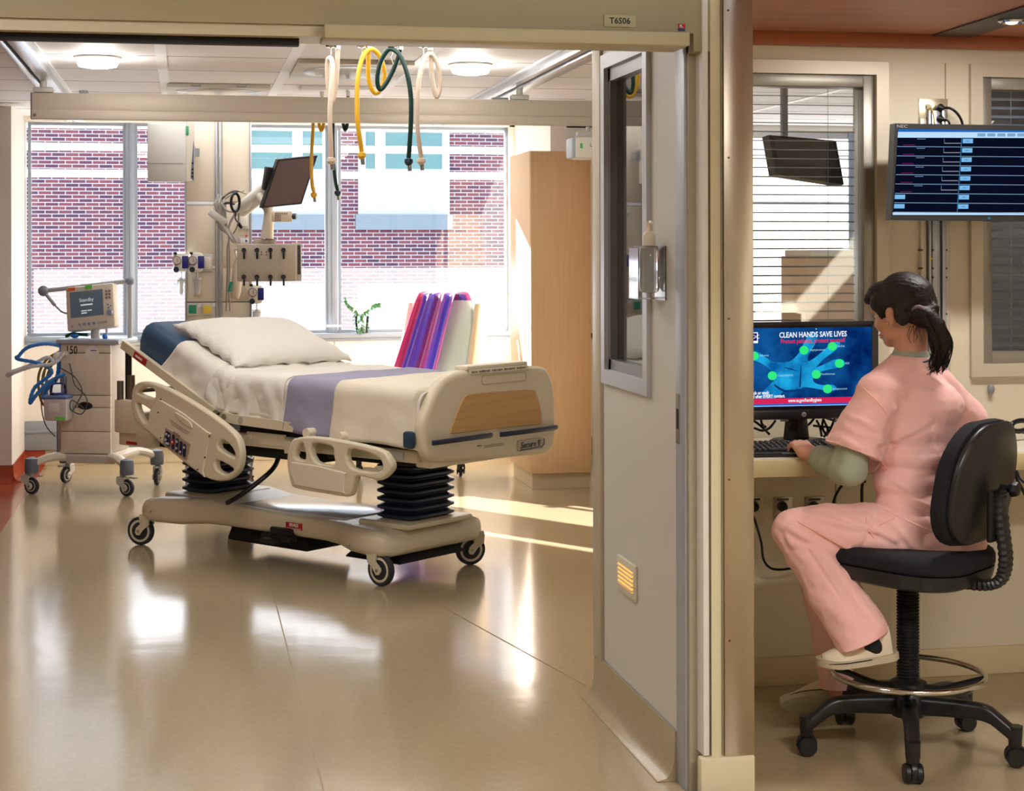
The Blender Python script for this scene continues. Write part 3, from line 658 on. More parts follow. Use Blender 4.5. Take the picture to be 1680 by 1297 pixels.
# litter path: s along the lying surface, head part raised
A0 = math.radians(23.5); A1 = math.radians(1.6)
def ang_(s):
    t = min(1, max(0, (s + .16) / .30)); t = t * t * (3 - 2 * t); return A0 + (A1 - A0) * t
_tab = {}
N_ = 300; ds = 2.1 / N_
_s = [-.9 + ds * k for k in range(N_ + 1)]; _a = [0.0]; _z = [0.0]
for k in range(N_):
    q = ang_(_s[k] + ds / 2); _a.append(_a[-1] + math.cos(q) * ds); _z.append(_z[-1] - math.sin(q) * ds)
k0 = int(.9 / ds)
_a = [x - _a[k0] - .11 for x in _a]; _z = [z - _z[k0] + .775 for z in _z]
def pos(s, y, h):
    f = (s + .9) / ds; k = min(max(int(f), 0), N_ - 1); t = f - k; q = ang_(s)
    return Vector((_a[k] + (_a[k + 1] - _a[k]) * t + math.sin(q) * h, y, _z[k] + (_z[k + 1] - _z[k]) * t + math.cos(q) * h))
S0, S1 = -.835, 1.30
# litter side rails
b = MB()
for y in (-.46, .46):
    for (sa, sb, n) in ((S0 - .04, -.06, 12), (.0, 1.28, 14)):
        b.loft([[pos(sa + (sb - sa) * k / n, y + dy, h) for dy, h in ((-.014, -.035), (.014, -.035), (.014, .012), (-.014, .012))] for k in range(n + 1)])
for s in (S0, -.5, -.15, .2, .6, 1.0, 1.25): b.loft([[pos(s + d, y, h) for d, h in ((-.02, -.03), (.02, -.03), (.02, 0), (-.02, 0))] for y in (-.46, .46)])
b.loft([[pos(s, y, h) for y, h in ((-.44, -.006), (.44, -.006), (.44, .0), (-.44, .0))] for s in [S0 + (S1 - S0) * k / 24 for k in range(25)]])
b.build('litter_frame', beige, bed)
b = MB()
for s, y in ((-.05, -.478), (.14, -.478), (.02, -.48)): p = pos(s, y, -.01); b.cyl(p, p + Vector((0, .02, 0)), .016)
b.build('pivot_bolts', steel, bed)
p = pos(-.70, -.4755, -.012); b = MB(); b.box(0, 0, 0, .11, .003, .036, M=Matrix.Translation(p) @ Matrix.Rotation(A0, 4, 'Y')); st = b.build('warning_label', redm, bed)
b = MB(); b.box(-.01, -.002, 0, .06, .001, .012, M=Matrix.Translation(p) @ Matrix.Rotation(A0, 4, 'Y')); b.build('print', whitep, st)
# mattress
def cross(v, w, h, r=.06, low=0.0):
    """v 0..1 over the near side, top, far side of the mattress; returns y, height"""
    L1 = h - r - low; L2 = PI / 2 * r; L3 = 2 * (w - r); T = 2 * L1 + 2 * L2 + L3; d = v * T
    if d < L1: return -w, low + d
    d -= L1
    if d < L2: a = d / r; return -w + r - r * math.cos(a), h - r + r * math.sin(a)
    d -= L2
    if d < L3: return -w + r + d, h
    d -= L3
    if d < L2: a = d / r; return w - r + r * math.sin(a), h - r + r * math.cos(a)
    d -= L2; return w, h - r - d
def H(s): return .17 + .035 * min(1, max(0, (s + .3) / .5))
b = MB(); secs = []
for k in range(41):
    s = S0 + .02 + (S1 - S0 - .06) * k / 40; e = 0.03 if k in (0, 40) else 0; sec = []
    for j in range(33):
        y, h = cross(j / 32, .435 - e, H(s) - e, .05, .005 + e); sec.append(pos(s, y, h))
    secs.append(sec)
b.loft(secs); b.build('mattress', bluem, bed, 50)
# fitted sheet with loose folds
def fold(s, y, h, k=1.0):
    p = Vector((s, y, h)); w = .0
    side = max(0, 1 - h / .16)
    w += .010 * fbm((s * 5, y * 2.2, h * 4), 1.2) * k
    w += .012 * side * (0.5 + 0.5 * math.sin(s * 34 + 5 * fbm((s, y, h), 3))) * (1 if abs(y) > .4 else 0) * k
    return w
b = MB(); NS, NV = 150, 90
def sh(u, v):
    s = -.49 + (1.33 + .49) * u - (.0 if u > .02 else .0); y, h = cross(v, .448, H(s) + .012, .055, .0 if s < -.1 else .012 + .01 * math.sin(s * 9))
    s2 = s - (.06 * max(0, 1 - h / .15) if u < .5 else 0) * (1 - min(1, u * 3))
    f = fold(s, y, h); q = 1 if abs(y) >= .40 else 0
    crease = .012 * math.exp(-((s + .02 - .3 * (h - .1)) / .03) ** 2) * (1 if y < -.3 else .3)
    ruck = .010 * math.sin((s - y * .35) * 60) * math.exp(-((s + .02) / .16) ** 2) * (1 if abs(y) < .4 else .4)
    P = pos(s2, y, h + (f + ruck) * (1 - q)); P.y += (f + crease) * q * (-1 if y < 0 else 1); return P
b.grid(sh, NS, NV); so = b.build('sheet', sheetm, bed, 180)
md = so.modifiers.new('thick', 'SOLIDIFY'); md.thickness = 0.004; md.offset = 1
# pulled-over top sheet, its head edge folds down the near side
b = MB()
def sh2(u, v):
    s = -.165 + .60 * u; y, h = cross(v, .456, H(s) + .018, .055, -.0)
    s2 = s + .10 * max(0, (h - .10)) * (1 - u) - .0
    q = 1 if abs(y) >= .40 else 0
    f = .010 * fbm((s * 6, y * 2, h * 8), 1.3) + q * (.009 * math.sin(s * 40 + 26 * (h) + 3 * fbm((s, 0, h), 4)) * (1 - h / .25))
    f += (1 - q) * .007 * math.sin((s * 1.0 + y * .5) * 38 + 4 * fbm((s, y, 0), 3)) * (1 - u) + .006 * max(0, 1 - u * 14)
    P = pos(s2, y, h + f * (1 - q)); P.y += f * q * (-1 if y < 0 else 1); return P
b.grid(sh2, 90, 90); so = b.build('top_sheet', sheetm, bed, 180); md = so.modifiers.new('thick', 'SOLIDIFY'); md.thickness = 0.003; md.offset = 1
def cover(name, s0, s1, off, low, m, amp=.004):
    b = MB()
    def f(u, v):
        s = s0 + (s1 - s0) * u; y, h = cross(v, .457 + off, H(s) + .016 + off, .055, low + .012 * math.sin(s * 7))
        q = 1 if abs(y) >= .41 else 0; side = max(0, (.17 - h) / .2); t_ = max(0, (u - .95) / .05) ** 2 if name == 'bedspread' else 0
        y *= 1 - .16 * t_; h -= .07 * t_ if not q else .02 * t_
        g = amp * fbm((s * 5, y * 3, h * 6), 1.5) + q * (.012 * side + .006 * side * math.sin(s * 22))
        P = pos(s + (.05 * side * (u - .5) if q else 0), y, h + g * (1 - q)); P.y += g * q * (-1 if y < 0 else 1); return P
    b.grid(f, 60, 80); o = b.build(name, m, bed, 180); md = o.modifiers.new('thick', 'SOLIDIFY'); md.thickness = 0.005; md.offset = 1; return o
cover('folded_blanket', .47, .86, .006, -.03, lavm); cover('bedspread', .80, 1.325, .012, -.045, spreadm)
# pillow
def pil(u, v, top):
    x = u * 2 - 1; y = v * 2 - 1
    e = (1 - abs(x) ** 3.2) * (1 - abs(y) ** 3.2); e = max(0, e) ** .5
    px = x * (.255 + .02 * y * y) ; py = .05 + y * (.39 + .025 * x * x)
    s = -.36 + px + .02 * y; h = H(s) + .03 + (.10 * e if top else -.0) + .006 * fbm((x * 3, y * 3, 1), 1.2) * e
    if abs(x) > .93 or abs(y) > .93: h += .006 * math.sin(18 * (x + y))
    return pos(s, py, h + (.002 if top else 0))
b = MB(); b.grid(lambda u, v: pil(u, v, True), 48, 60); b.grid(lambda u, v: pil(u, v, False), 48, 60); bmesh.ops.remove_doubles(b.bm, verts=b.bm.verts, dist=.0045)
b.build('pillow', pilm, bed, 180)

# side rails
PL = lambda y: frame_m((0, y, 0), (1, 0, 0), (0, 0, 1))
hr = plate('side_rail', [(-.726, .864), (-.70, .900), (-.63, .920), (-.521, .909), (-.368, .872), (-.106, .780), (.063, .700), (.112, .648), (.125, .581), (.103, .512), (.044, .468), (-.022, .449), (-.089, .449), (-.158, .463), (-.281, .509), (-.502, .609), (-.621, .668), (-.706, .72), (-.731, .79)],
      [[(-.672, .845), (-.612, .885), (-.55, .875), (-.548, .82), (-.62, .85)][:0] or [(-.683, .858), (-.62, .889), (-.545, .880), (-.548, .835)], [(-.684, .806), (-.562, .765), (-.578, .715), (-.627, .705), (-.672, .755)], [(-.028, .652), (.022, .646), (.070, .61), (.074, .575), (-.042, .612)], [(-.055, .552), (.066, .520), (.040, .497), (.003, .487), (-.062, .508)]],
      .042, .010, beige, bed, PL(-.535), 3)
p_ = [(-.495, .842), (-.112, .690), (-.160, .475), (-.600, .668)]
plate('rail_cover', [(-.50, .835), (-.12, .69), (-.105, .67), (-.155, .49), (-.175, .475), (-.585, .665), (-.59, .69)], [], .014, .005, beige2, hr, PL(-.556), 2)
plate('grip_recess', [(-.36, .775), (-.25, .735), (-.235, .70), (-.33, .735)], [], .01, .004, beige, hr, PL(-.564), 3)
kb = plate('control_panel', [(-.425, .688), (-.26, .628), (-.245, .61), (-.268, .545), (-.285, .54), (-.445, .598), (-.46, .61), (-.437, .68)], [], .006, .002, mat('keypad_tan', (168, 150, 128), 0.45), hr, PL(-.566), 2)
b = MB()
for i, (x, z, w, h) in enumerate(((-.415, .635, .042, .07), (-.372, .622, .022, .075), (-.342, .606, .022, .072), (-.312, .595, .022, .068), (-.284, .585, .022, .064))):
    b.prism([(p[0] + p[1] * -.25, p[1]) for p in rrect(w, h, .01)], .004, frame_m((x, -.570, z), (1, 0, -.36), (0, 0, 1)))
b.build('keys', bump_, kb)
b = MB()
for (x, z) in ((-.425, .66), (-.405, .652), (-.43, .63), (-.41, .61), (-.425, .612), (-.342, .626), (-.345, .592), (-.315, .575), (-.284, .60)): b.cyl((x, -.5735, z), (x, -.571, z), .007, seg=14)
b.build('buttons', mat('button_white', (200, 205, 215), 0.4), kb)
b = MB(); b.box(-.374, -.574, .622, .022, .002, .024, M=None); b.build('nurse_call_button', redm, kb); b = MB(); b.box(-.374, -.576, .622, .013, .001, .004); b.box(-.374, -.576, .622, .004, .001, .013); b.build('white_cross', whitep, kb)
text('maker_lettering', 'stryker', .022, mat('print_dark', (60, 50, 60), 0.5), kb, frame_m((-.345, -.570, .665), (1, 0, -.37), (0, 0, 1)))
b = MB()
for k in range(3): b.box(-.33, -.5635, .705 - .008 * k, .17 - .02 * k, .0006, .0016, M=Matrix.Translation((-.33, 0, .705)) @ Matrix.Rotation(.36, 4, 'Y') @ Matrix.Translation((.33, 0, -.705)))
b.build('small_print', inkm, hr)
b = MB()
for (x, z) in ((-.48, .835), (-.5, .765), (-.10, .67), (-.135, .56), (-.48, .635), (-.19, .495)): b.cyl((x, -.567, z), (x, -.56, z), .004, seg=10)
b.build('screws', mat('screw_dark', (90, 80, 70), 0.4, metal=.8), hr)
fr = plate('side_rail', [(.452, .591), (.474, .669), (.529, .705), (.715, .716), (1.049, .690), (1.126, .651), (1.145, .607), (1.099, .559), (1.049, .546), (.936, .552), (.904, .531), (.884, .467), (.846, .449), (.70, .452), (.513, .460), (.473, .495)],
      [[(.505, .625), (.530, .667), (.565, .679), (.580, .605), (.516, .603)], [(.622, .681), (.755, .679), (.770, .640), (.768, .592), (.645, .600)], [(.866, .674), (1.032, .659), (1.086, .62), (1.06, .583), (.885, .588)]], .042, .010, beige, bed, PL(-.535), 3)
plate('rail_cover', [(.49, .585), (.83, .565), (.85, .55), (.842, .475), (.825, .465), (.53, .475), (.51, .49)], [], .014, .005, beige2, fr, PL(-.556), 2)
# far side rails, lowered
for s_ in ():
    plate('side_rail', [(s_ - .33, .50), (s_ - .3, .68), (s_ + .3, .68), (s_ + .33, .56), (s_ + .2, .46), (s_ - .2, .44)], [[(s_ - .27, .57), (s_ - .25, .64), (s_ - .1, .64), (s_ - .1, .56)], [(s_ + .1, .57), (s_ + .1, .64), (s_ + .25, .63), (s_ + .26, .57)]], .045, .016, beige, bed, PL(.535), 3)
b = MB()
for x, z in ((-.47, .80), (-.18, .70), (.56, .715), (.78, .712)): b.box(x, -.50, z - .03, .045, .05, .09, .012); b.cyl((x, -.53, z + .01), (x, -.47, z + .01), .024)
b.build('rail_pivots', beige2, bed)
b = MB(); b.box(.92, -.44, .716, .07, .01, .022, .002); b.box(-.08, -.47, .705, .05, .006, .02, M=None); b.build('release_label', redm, bed)

# footboard: hollow moulded shell
FO = [(-.482, .80), (-.470, .69), (-.42, .635), (-.30, .615), (.30, .590), (.42, .588), (.495, .61), (.515, .70), (.510, .88), (.470, .985), (.385, 1.027), (.1, 1.035), (-.16, 1.038), (-.30, 1.020), (-.375, .975), (-.442, .888)]
FM = frame_m((1.24, 0, 0), (0, 1, 0), (0, 0, 1))
fb = plate('footboard', FO, [], .07, .028, beige, bed, FM, 4, 4)
plate('wood_inset', [(-.285, .750), (-.1, .748), (.2, .744), (.375, .740), (.388, .76), (.378, .82), (.345, .89), (.31, .915), (.1, .922), (-.14, .926), (-.20, .912), (-.235, .87), (-.28, .80), (-.297, .765)], [], .012, .004, wood('inset_wood', (196, 150, 92), (212, 168, 108), 0.4, 1, 6), fb, frame_m((1.276, 0, 0), (0, 1, 0), (0, 0, 1)), 3)
b = MB(); b.tube([(1.2900, -.44, .722), (1.3000, -.43, .722), (1.3000, -.03, .722), (1.2900, -.02, .722)], .012, 8); b.tube([(1.2900, .05, .718), (1.3000, .06, .718), (1.3000, .47, .716), (1.2850, .50, .716), (1.2550, .525, .716)], .012, 8); b.build('bumper_strip', bump_, fb)
b = MB(); b.box(1.205, -.50, .735, .06, .035, .08, .014); b.box(1.205, .515, .76, .06, .03, .05, .01); b.build('corner_bumper', mat('bumper_blue', (38, 62, 86), 0.4), fb)
plate('logo_plate', rrect(.20, .055, .012, cx=.30, cy=.647), [], .006, .002, mat('plate_taupe', (186, 172, 150), 0.4), fb, frame_m((1.2785, 0, 0), (0, 1, 0), (0, 0, 1)), 0)
text('lettering', 'Secure II', .044, mat('print_slate', (50, 55, 75), 0.5), fb, frame_m((1.2835, .295, .648), (0, 1, 0), (0, 0, 1)), bold=.0004, shear=.15)
b = MB(); b.tube([(1.2830, .215, .626), (1.2830, .385, .629), (1.2830, .405, .640), (1.2830, .402, .668)], .0022, 6); b.build('logo_underline', mat('print_slate', (50, 55, 75), 0.5), fb)
b = MB()
for k in range(2): b.box(1.2782, .02, .672 - .008 * k, .0006, .15, .0018)
b.box(1.2782, -.09, .676, .0006, .03, .004); b.build('small_print', inkm, fb)
b = MB(); b.box(1.2300, .06, 1.046, .085, .46, .022, .008, M=None); b.box(1.2770, .06, 1.028, .006, .44, .022, .002); b.build('instruction_clip', beige2, fb)
b = MB()
for k in range(30):
    if k % 7 != 3: b.box(1.2805, -.14 + k * .0135, 1.028, .0006, .010, .007 + .004 * (k % 3 == 0))
b.build('print', mat('print_grey', (110, 110, 118), 0.6), fb)
plate('chart_outline', rrect(.34, .045, .018, cx=.10, cy=.985), [rrect(.336, .041, .016, cx=.10, cy=.985)], .002, .0005, mat('beige_line', (170, 150, 118), 0.5), fb, frame_m((1.2775, 0, 0), (0, 1, 0), (0, 0, 1)), 0)
b = MB(); b.box(1.20, 0, .62, .1, .8, .05, .01); b.build('footboard_bracket', beige2, bed)

# ------------------------------------------------------------------ ventilator on its cart
VO = at(158, 800, 11.55); VZ = math.radians(-14)
ven = thing('ventilator', 'ventilator on a wheeled cart with numbered drawers and blue breathing hoses', 'ventilator', (-0.60, 11.62, 0), math.radians(-20))
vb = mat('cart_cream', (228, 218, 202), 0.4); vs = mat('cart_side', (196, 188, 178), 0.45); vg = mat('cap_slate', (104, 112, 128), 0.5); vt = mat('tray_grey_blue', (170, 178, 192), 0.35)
# base with four arms
b = MB(); b.box(0.02, 0, .235, .46, .34, .05, .02)
for sx, sy in ((-1, -1), (1, -1), (-1, 1), (1, 1)):
    b.tube([(sx * .12, sy * .10, .235), (sx * .24, sy * .20, .235), (sx * .33, sy * .27, .195)], [.045, .040, .036], 10, 5, flat=.7)
b.build('base', vb, ven)
b = MB(); b.box(.04, -.175, .222, .34, .012, .05, .004); b.build('kick_strip', vs, ven)
for i, (sx, sy, a) in enumerate(((-1, -1, 165), (1, -1, 160), (-1, 1, 80), (1, 1, 100))):
    b = MB(); b.lathe([(.042, .14), (.046, .15), (.046, .21), (.04, .235), (.015, .245)], 20, Matrix.Translation((sx * .33, sy * .27, 0))); b.build('end_cap', vg, ven)
    caster(ven, Vector((sx * .33, sy * .27, 0)), math.radians(a), .056, .026, ltgrey, ltgrey, tyre)
    b = MB(); M = Matrix.Translation((sx * .33, sy * .27, 0)) @ Matrix.Rotation(math.radians(a), 4, 'Z'); b.box(-.055, 0, .125, .05, .03, .01, .004, M=M); b.build('brake_lever', grey, ven)
# cabinet
b = MB(); b.box2((-.17, -.15, .26), (.17, .17, .98), .006); b.build('cabinet', vs, ven)
for z0, z1, nm in ((.262, .405, 'drawer'), (.409, .565, 'drawer'), (.569, .645, 'drawer'), (.650, .925, 'front_panel'), (.930, .985, 'top_panel')):
    b = MB(); b.box2((-.172, -.168, z0), (.176, -.150, z1), .004); d = b.build(nm, vb, ven)
    if z0 == .569:
        b = MB(); b.ell((.0, -.164, .578), (.055, .012, .028)); b.build('drawer_grip', black, d)
text('number_lettering', '150', .075, inkm, ven, frame_m((-.095, -.1695, .945), (1, 0, 0), (0, 0, 1)), bold=.0008, sx=.75)
b = MB(); b.box(.06, -.169, .945, .04, .002, .007); b.build('maker_mark', mat('mark_blue', (60, 100, 170), 0.5), ven)
b = MB(); b.lathe([(.001, 0), (.05, 0)], 24, frame_m((.05, -.1688, .925), (1, 0, 0), (0, 0, 1)), cap=False); b.build('round_mark', whitep, ven)
b = MB(); b.box2((-.20, -.19, .985), (.23, .19, 1.02), .014); b.cyl((.22, -.185, 1.003), (.245, -.185, 1.003), .016); b.build('tray', vt, ven)
# screen unit
M = Matrix.Translation((.0, -.03, 1.075)) @ Matrix.Rotation(math.radians(-6), 4, 'Y') @ Matrix.Rotation(math.radians(-8), 4, 'X')
b = MB(); b.box(0, 0, .15, .345, .09, .30, .02, M=M); sc = b.build('screen_unit', vb, ven)
b = MB(); b.box(-.165, .01, .15, .02, .07, .29, .008, M=M); b.build('side_shell', vs, sc)
b = MB(); b.box(-.02, -.046, .175, .235, .004, .175, .002, M=M); b.build('display', mat('display_grey', (84, 96, 108), 0.25, emit=(84, 96, 110), es=.3), sc)
TX = mat('display_text', (196, 206, 206), 0.5, emit=(190, 205, 205), es=.6)
text('display_lettering', 'Standby', .036, TX, sc, M @ XZ(-.02, -.0485, .20), sx=.9)
b = MB(); b.box(-.02, -.0485, .168, .085, .0006, .010, M=M); b.box(-.04, -.0485, .128, .04, .0006, .008, M=M); b.box(.0, -.0485, .128, .03, .0006, .008, M=M); b.box(-.04, -.0485, .113, .04, .0006, .008, M=M); b.build('display_rows', TX, sc)
b = MB(); b.box(-.02, -.0485, .240, .11, .0006, .006, M=M); b.build('display_title', mat('display_olive', (130, 140, 90), .5), sc)
b = MB(); b.box(-.125, -.047, .283, .055, .003, .022, M=M); b.build('orange_sticker', mat('sticker_orange', (235, 110, 50), .5), sc)
b = MB(); b.box(.0, -.047, .285, .05, .003, .024, M=M); b.build('green_sticker', mat('sticker_green', (110, 230, 80), .5), sc)
b = MB()
for i in range(2):
    for j in range(3): b.box(.123 + .022 * i, -.047, .245 - .022 * j, .015, .006, .015, .002, M=M)
b.build('function_keys', mat('key_taupe', (150, 135, 125), .5), sc)
b = MB()
for x, z in ((.13, .155), (.15, .145), (.133, .133)): b.ell(M @ Vector((x, -.046, z)), (.007, .004, .007))
b.lathe([(.020, 0), (.018, .016), (.008, .018)], 24, M @ frame_m((.143, -.046, .10), (1, 0, 0), (0, 0, 1)))
for k in range(4): b.lathe([(.010, 0), (.009, .012)], 16, M @ frame_m((-.075 + .034 * k, -.044, .038), (1, 0, 0), (0, 0, 1)))
b.lathe([(.008, 0), (.006, .008)], 16, M @ frame_m((-.13, -.044, .032), (1, 0, 0), (0, 0, 1)))
b.build('dials', mat('dial_lavender', (150, 156, 184), .4), sc)
b = MB(); b.box(.085, -.047, .038, .07, .002, .014, M=M); b.build('maker_print', mat('print_faint', (196, 182, 178), .5), sc)
b = MB(); b.cyl((0, 0, 1.02), (0, 0, 1.09), .03); b.cyl((.08, 0, 1.02), (.08, 0, 1.09), .008); b.build('screen_neck', ltgrey, ven)
b = MB(); b.ell((-.12, -.06, 1.035), (.03, .02, .015)); b.ell((.11, -.1, 1.035), (.018, .018, .02)); b.build('blue_connectors', mat('connector_blue', (40, 120, 210), .4), ven)
b = MB(); b.tube([(-.21, 0, 1.03), (-.17, 0, 1.045), (-.05, .0, 1.04)], .012, 8); b.build('green_connector', mat('connector_green', (20, 90, 70), .4), ven)
# support arm
P1 = (.205, .10, 1.02); P2 = (.205, .10, 1.40); P3 = (-.36, -.02, 1.335); P4 = (-.27, -.04, 1.24)
b = MB(); b.cyl(P1, P2, .017); b.tube([P2, P3], .015, 12); b.tube([P3, P4], .012, 10); arm = b.build('support_arm', mat('arm_grey', (178, 180, 182), .4), ven)
b = MB(); b.ell(P2, (.035, .03, .03)); b.ell(P3, (.038, .03, .036)); b.build('arm_joints', mat('joint_blue_grey', (140, 150, 168), .4), arm)
b = MB(); b.tube([P4, (-.21, -.04, 1.19), (-.15, 0, 1.185)], .006, 8, 6); b.build('arm_cable', grey, arm)
# humidifier, hoses
hb = mat('hose_blue', (60, 140, 220), .3); hy = mat('hose_olive', (160, 130, 40), .4); hc = glass('hose_clear', (.86, .88, .92), 1.2)
b = MB(); b.cyl((-.235, -.06, .20), (-.235, -.06, .60), .014); b.build('side_pole', mat('pole_blue', (130, 150, 180), .35, metal=.4), ven)
b = MB(); b.cyl((-.205, -.09, .26), (-.205, -.09, .52), .018); b.box(-.22, -.07, .53, .1, .03, .03, .006); b.build('gas_bottle', steel, ven)
hu = MB(); hu.box(-.16, -.235, .56, .16, .11, .15, .018, taper=(1.04, 1.04)); ho = hu.build('humidifier', mat('humid_grey', (205, 200, 200), .4), ven)
b = MB(); b.box(-.165, -.292, .575, .075, .004, .06, .002); b.build('humidifier_panel', mat('panel_pale', (225, 222, 218), .4), ho)
b = MB(); b.box(-.12, -.292, .505, .07, .003, .018); b.build('green_sticker', mat('sticker_green', (110, 230, 80), .5), ho)
b = MB(); b.box(-.16, -.235, .645, .165, .12, .022, .01); b.build('blue_rim', mat('rim_blue', (110, 140, 200), .4), ho)
b = MB(); b.lathe([(.055, .655), (.058, .68), (.05, .72), (.02, .735), (.018, .78)], 24, Matrix.Translation((-.16, -.235, 0))); b.cyl((-.115, -.235, .70), (-.115, -.235, .775), .013); b.build('water_chamber', glass('chamber', (.8, .85, .92), 1.3), ho)
b = MB(); b.lathe([(.001, .66), (.052, .66), (.052, .672), (.001, .672)], 24, Matrix.Translation((-.16, -.235, 0))); b.build('water', mat('water_blue', (40, 90, 200), .2), ho)
def hose(pts, r, m, name, lab=None, ribs=True):
    b = MB(); P = cat(pts, 14); n = len(P)
    b.tube(P, (lambda t: r * (1 + (.10 * math.sin(t * n * 1.9) if ribs else 0))), 10); return b.build(name, m, ven, 60, lab)
hose([(-.13, -.20, .79), (-.22, -.24, .74), (-.30, -.25, .66), (-.355, -.24, .60), (-.33, -.22, .70), (-.22, -.2, .80), (-.30, -.22, .86), (-.44, -.22, .885), (-.47, -.2, .90)], .0125, hb, 'breathing_hose', 'blue ribbed breathing hose')
hose([(-.17, -.15, .97), (-.26, -.2, .99), (-.38, -.22, .965), (-.45, -.22, .90)], .0125, hb, 'breathing_hose', 'blue ribbed breathing hose looping up')
hose([(-.19, -.08, .98), (-.20, -.12, .88), (-.22, -.12, .76), (-.28, -.15, .68), (-.31, -.14, .62)], .015, hb, 'breathing_hose', 'blue hose beside the cabinet')
hose([(-.14, -.18, .93), (-.20, -.22, .86), (-.34, -.24, .84), (-.46, -.24, .80), (-.52, -.22, .775), (-.50, -.22, .80), (-.36, -.2, .85), (-.25, -.2, .90), (-.2, -.2, .86)], .012, mat('hose_white_clear', (225, 228, 232), .25, alpha=.75), 'patient_tube')
for k in range(3): hose([(-.19 - .02 * k, -.05, .93), (-.26 - .03 * k, -.07, .87), (-.31 - .03 * k, -.08, .75), (-.30 - .02 * k, -.08, .62 - .02 * k), (-.25, -.07, .56)], .009, hy, 'gas_hose', 'olive gas hose', False)
hose([(-.33, -.06, .80), (-.36, -.06, .60), (-.33, -.06, .44), (-.26, -.06, .36)], .004, black, 'cable', None, False)
hose([(-.1, -.19, .86), (-.08, -.2, .80), (-.05, -.22, .72), (.02, -.23, .66), (.04, -.23, .60), (-.0, -.23, .53), (-.07, -.24, .56), (-.06, -.24, .62), (.02, -.22, .56)], .0035, mat('cable_grey', (70, 70, 76), .5), 'cable', 'thin looped sensor cable', False)
hose([(-.16, -.2, .83), (-.06, -.2, .77), (0, -.22, .68), (-.03, -.23, .6), (-.06, -.23, .55)], .0035, mat('cable_grey', (70, 70, 76), .5), 'cable', 'thin looped sensor cable', False)
b = MB(); b.cyl((-.185, -.175, .915), (-.12, -.175, .925), .017); b.ell((-.19, -.18, .90), (.03, .02, .035)); b.build('filter', mat('filter_white', (235, 232, 226), .35), ven)
b = MB(); b.tube([(-.30, -.14, .66), (-.295, -.14, .60), (-.28, -.14, .55)], [.014, .010, .012], 8); b.ell((-.25, -.16, .545), (.03, .02, .02)); b.build('red_clamp', mat('clamp_red', (215, 40, 80), .4), ven)
b = MB(); b.box(-.21, -.02, .93, .05, .08, .14, .01); b.build('green_regulator', mat('reg_green', (20, 86, 62), .45), ven)
# ------------------------------------------------------------------ room fittings
def bpx(mb, loc, x0, y0, x1, y1, Y, depth, bev=0.0):
    A = at(x0, y1, Y) - Vector(loc); B = at(x1, y0, Y) - Vector(loc)
    mb.box2((A.x, A.y, A.z), (B.x, A.y + depth, B.z), bev); return mb
def lp(loc, x, y, Y): return at(x, y, Y) - Vector(loc)

# wardrobe
wd = thing('wardrobe', 'tall maple wardrobe with plain front beside the window', 'wardrobe', (2.26, 11.0, 0))
b = MB(); b.box2((0, 0.002, .107), (.42, .70, 2.268), .003); b.build('body', maple, wd)
b = MB(); b.box2((.003, -.016, .109), (.418, 0, 2.266), .002); b.build('front_panel', maple, wd)
b = MB(); b.box2((.02, .03, 0), (.42, .68, .107)); b.build('plinth', mat('plinth_cream', (222, 204, 168), .4), wd)
b = MB(); b.tube([(0, .06, .93), (-.02, .06, .93), (-.02, .06, 1.06), (0, .06, 1.06)], .004, 8, 0); b.tube([(-.02, .06, .93), (-.02, .06, 1.06)], .004, 8); b.build('handle', chrome, wd)
w2 = thing('wardrobe', 'maple cabinet side standing forward at the edge of the glazed partition', 'wardrobe', (2.69, 10.55, 0))
b = MB(); b.box2((0, 0, .10), (.6, .46, 2.268), .003); b.build('body', maple, w2)
b = MB(); b.box2((.02, .02, 0), (.6, .46, .10)); b.build('plinth', mat('plinth_cream', (222, 204, 168), .4), w2)

# service column
sc_ = thing('service_column', 'floor to ceiling cream service column with gas outlets in front of the window wall', 'service column', (0.22, 11.75, 0))
colm = mat('column_cream', (222, 210, 192), .45)
b = MB(); b.box2((-.222, .012, 0), (.228, .11, ZC)); b.build('body', colm, sc_)
b = MB()
for x0, x1 in ((-.215, -.02), (.03, .215)):
    for z0, z1 in ((.02, .95), (.96, 1.255), (1.245, 1.48), (1.50, 1.92), (1.945, 2.6)): b.box2((x0, 0, z0), (x1, .014, z1), .002)
b.build('panels', colm, sc_)
b = MB()
for x in (-.222, -.013, .012, .222): b.box2((x - .006, -.012, 0), (x + .006, .014, ZC), .002)
b.build('vertical_trims', alum, sc_)
b = MB(); b.box2((-.215, -.003, 1.218), (-.02, .012, 1.242)); b.box2((-.215, -.003, 1.482), (-.02, .012, 1.498)); b.box2((-.215, -.003, 1.922), (-.02, .012, 1.943)); b.build('cross_trims', joint, sc_)
L0 = Vector((0.22, 11.75, 0))
def outlet(px, py, w, h, m, lab, c=None):
    b = MB(); p = at(px, py, 11.74) - L0; b.box(p.x, -.014, p.z, w, .012, h, .004); o = b.build('outlet_plate', mat('plate_grey', (196, 196, 194), .4), sc_, label=lab)
    b = MB(); b.box(p.x, -.022, p.z, w * .7, .006, h * .7, .003); b.build('insert', m, o)
outlet(316, 507, .075, .085, mat('outlet_green', (30, 140, 110), .4), 'outlet plate with green insert')
outlet(340, 507, .075, .085, mat('outlet_yellow', (225, 200, 70), .4), 'outlet plate with yellow insert')
outlet(340, 431, .07, .12, mat('outlet_cream', (232, 226, 214), .4), 'pale socket plate'); outlet(400, 360, .075, .13, whitep, 'pale socket plate behind the cables'); outlet(400, 395, .075, .05, whitep, 'socket plate with red and blue inlets')
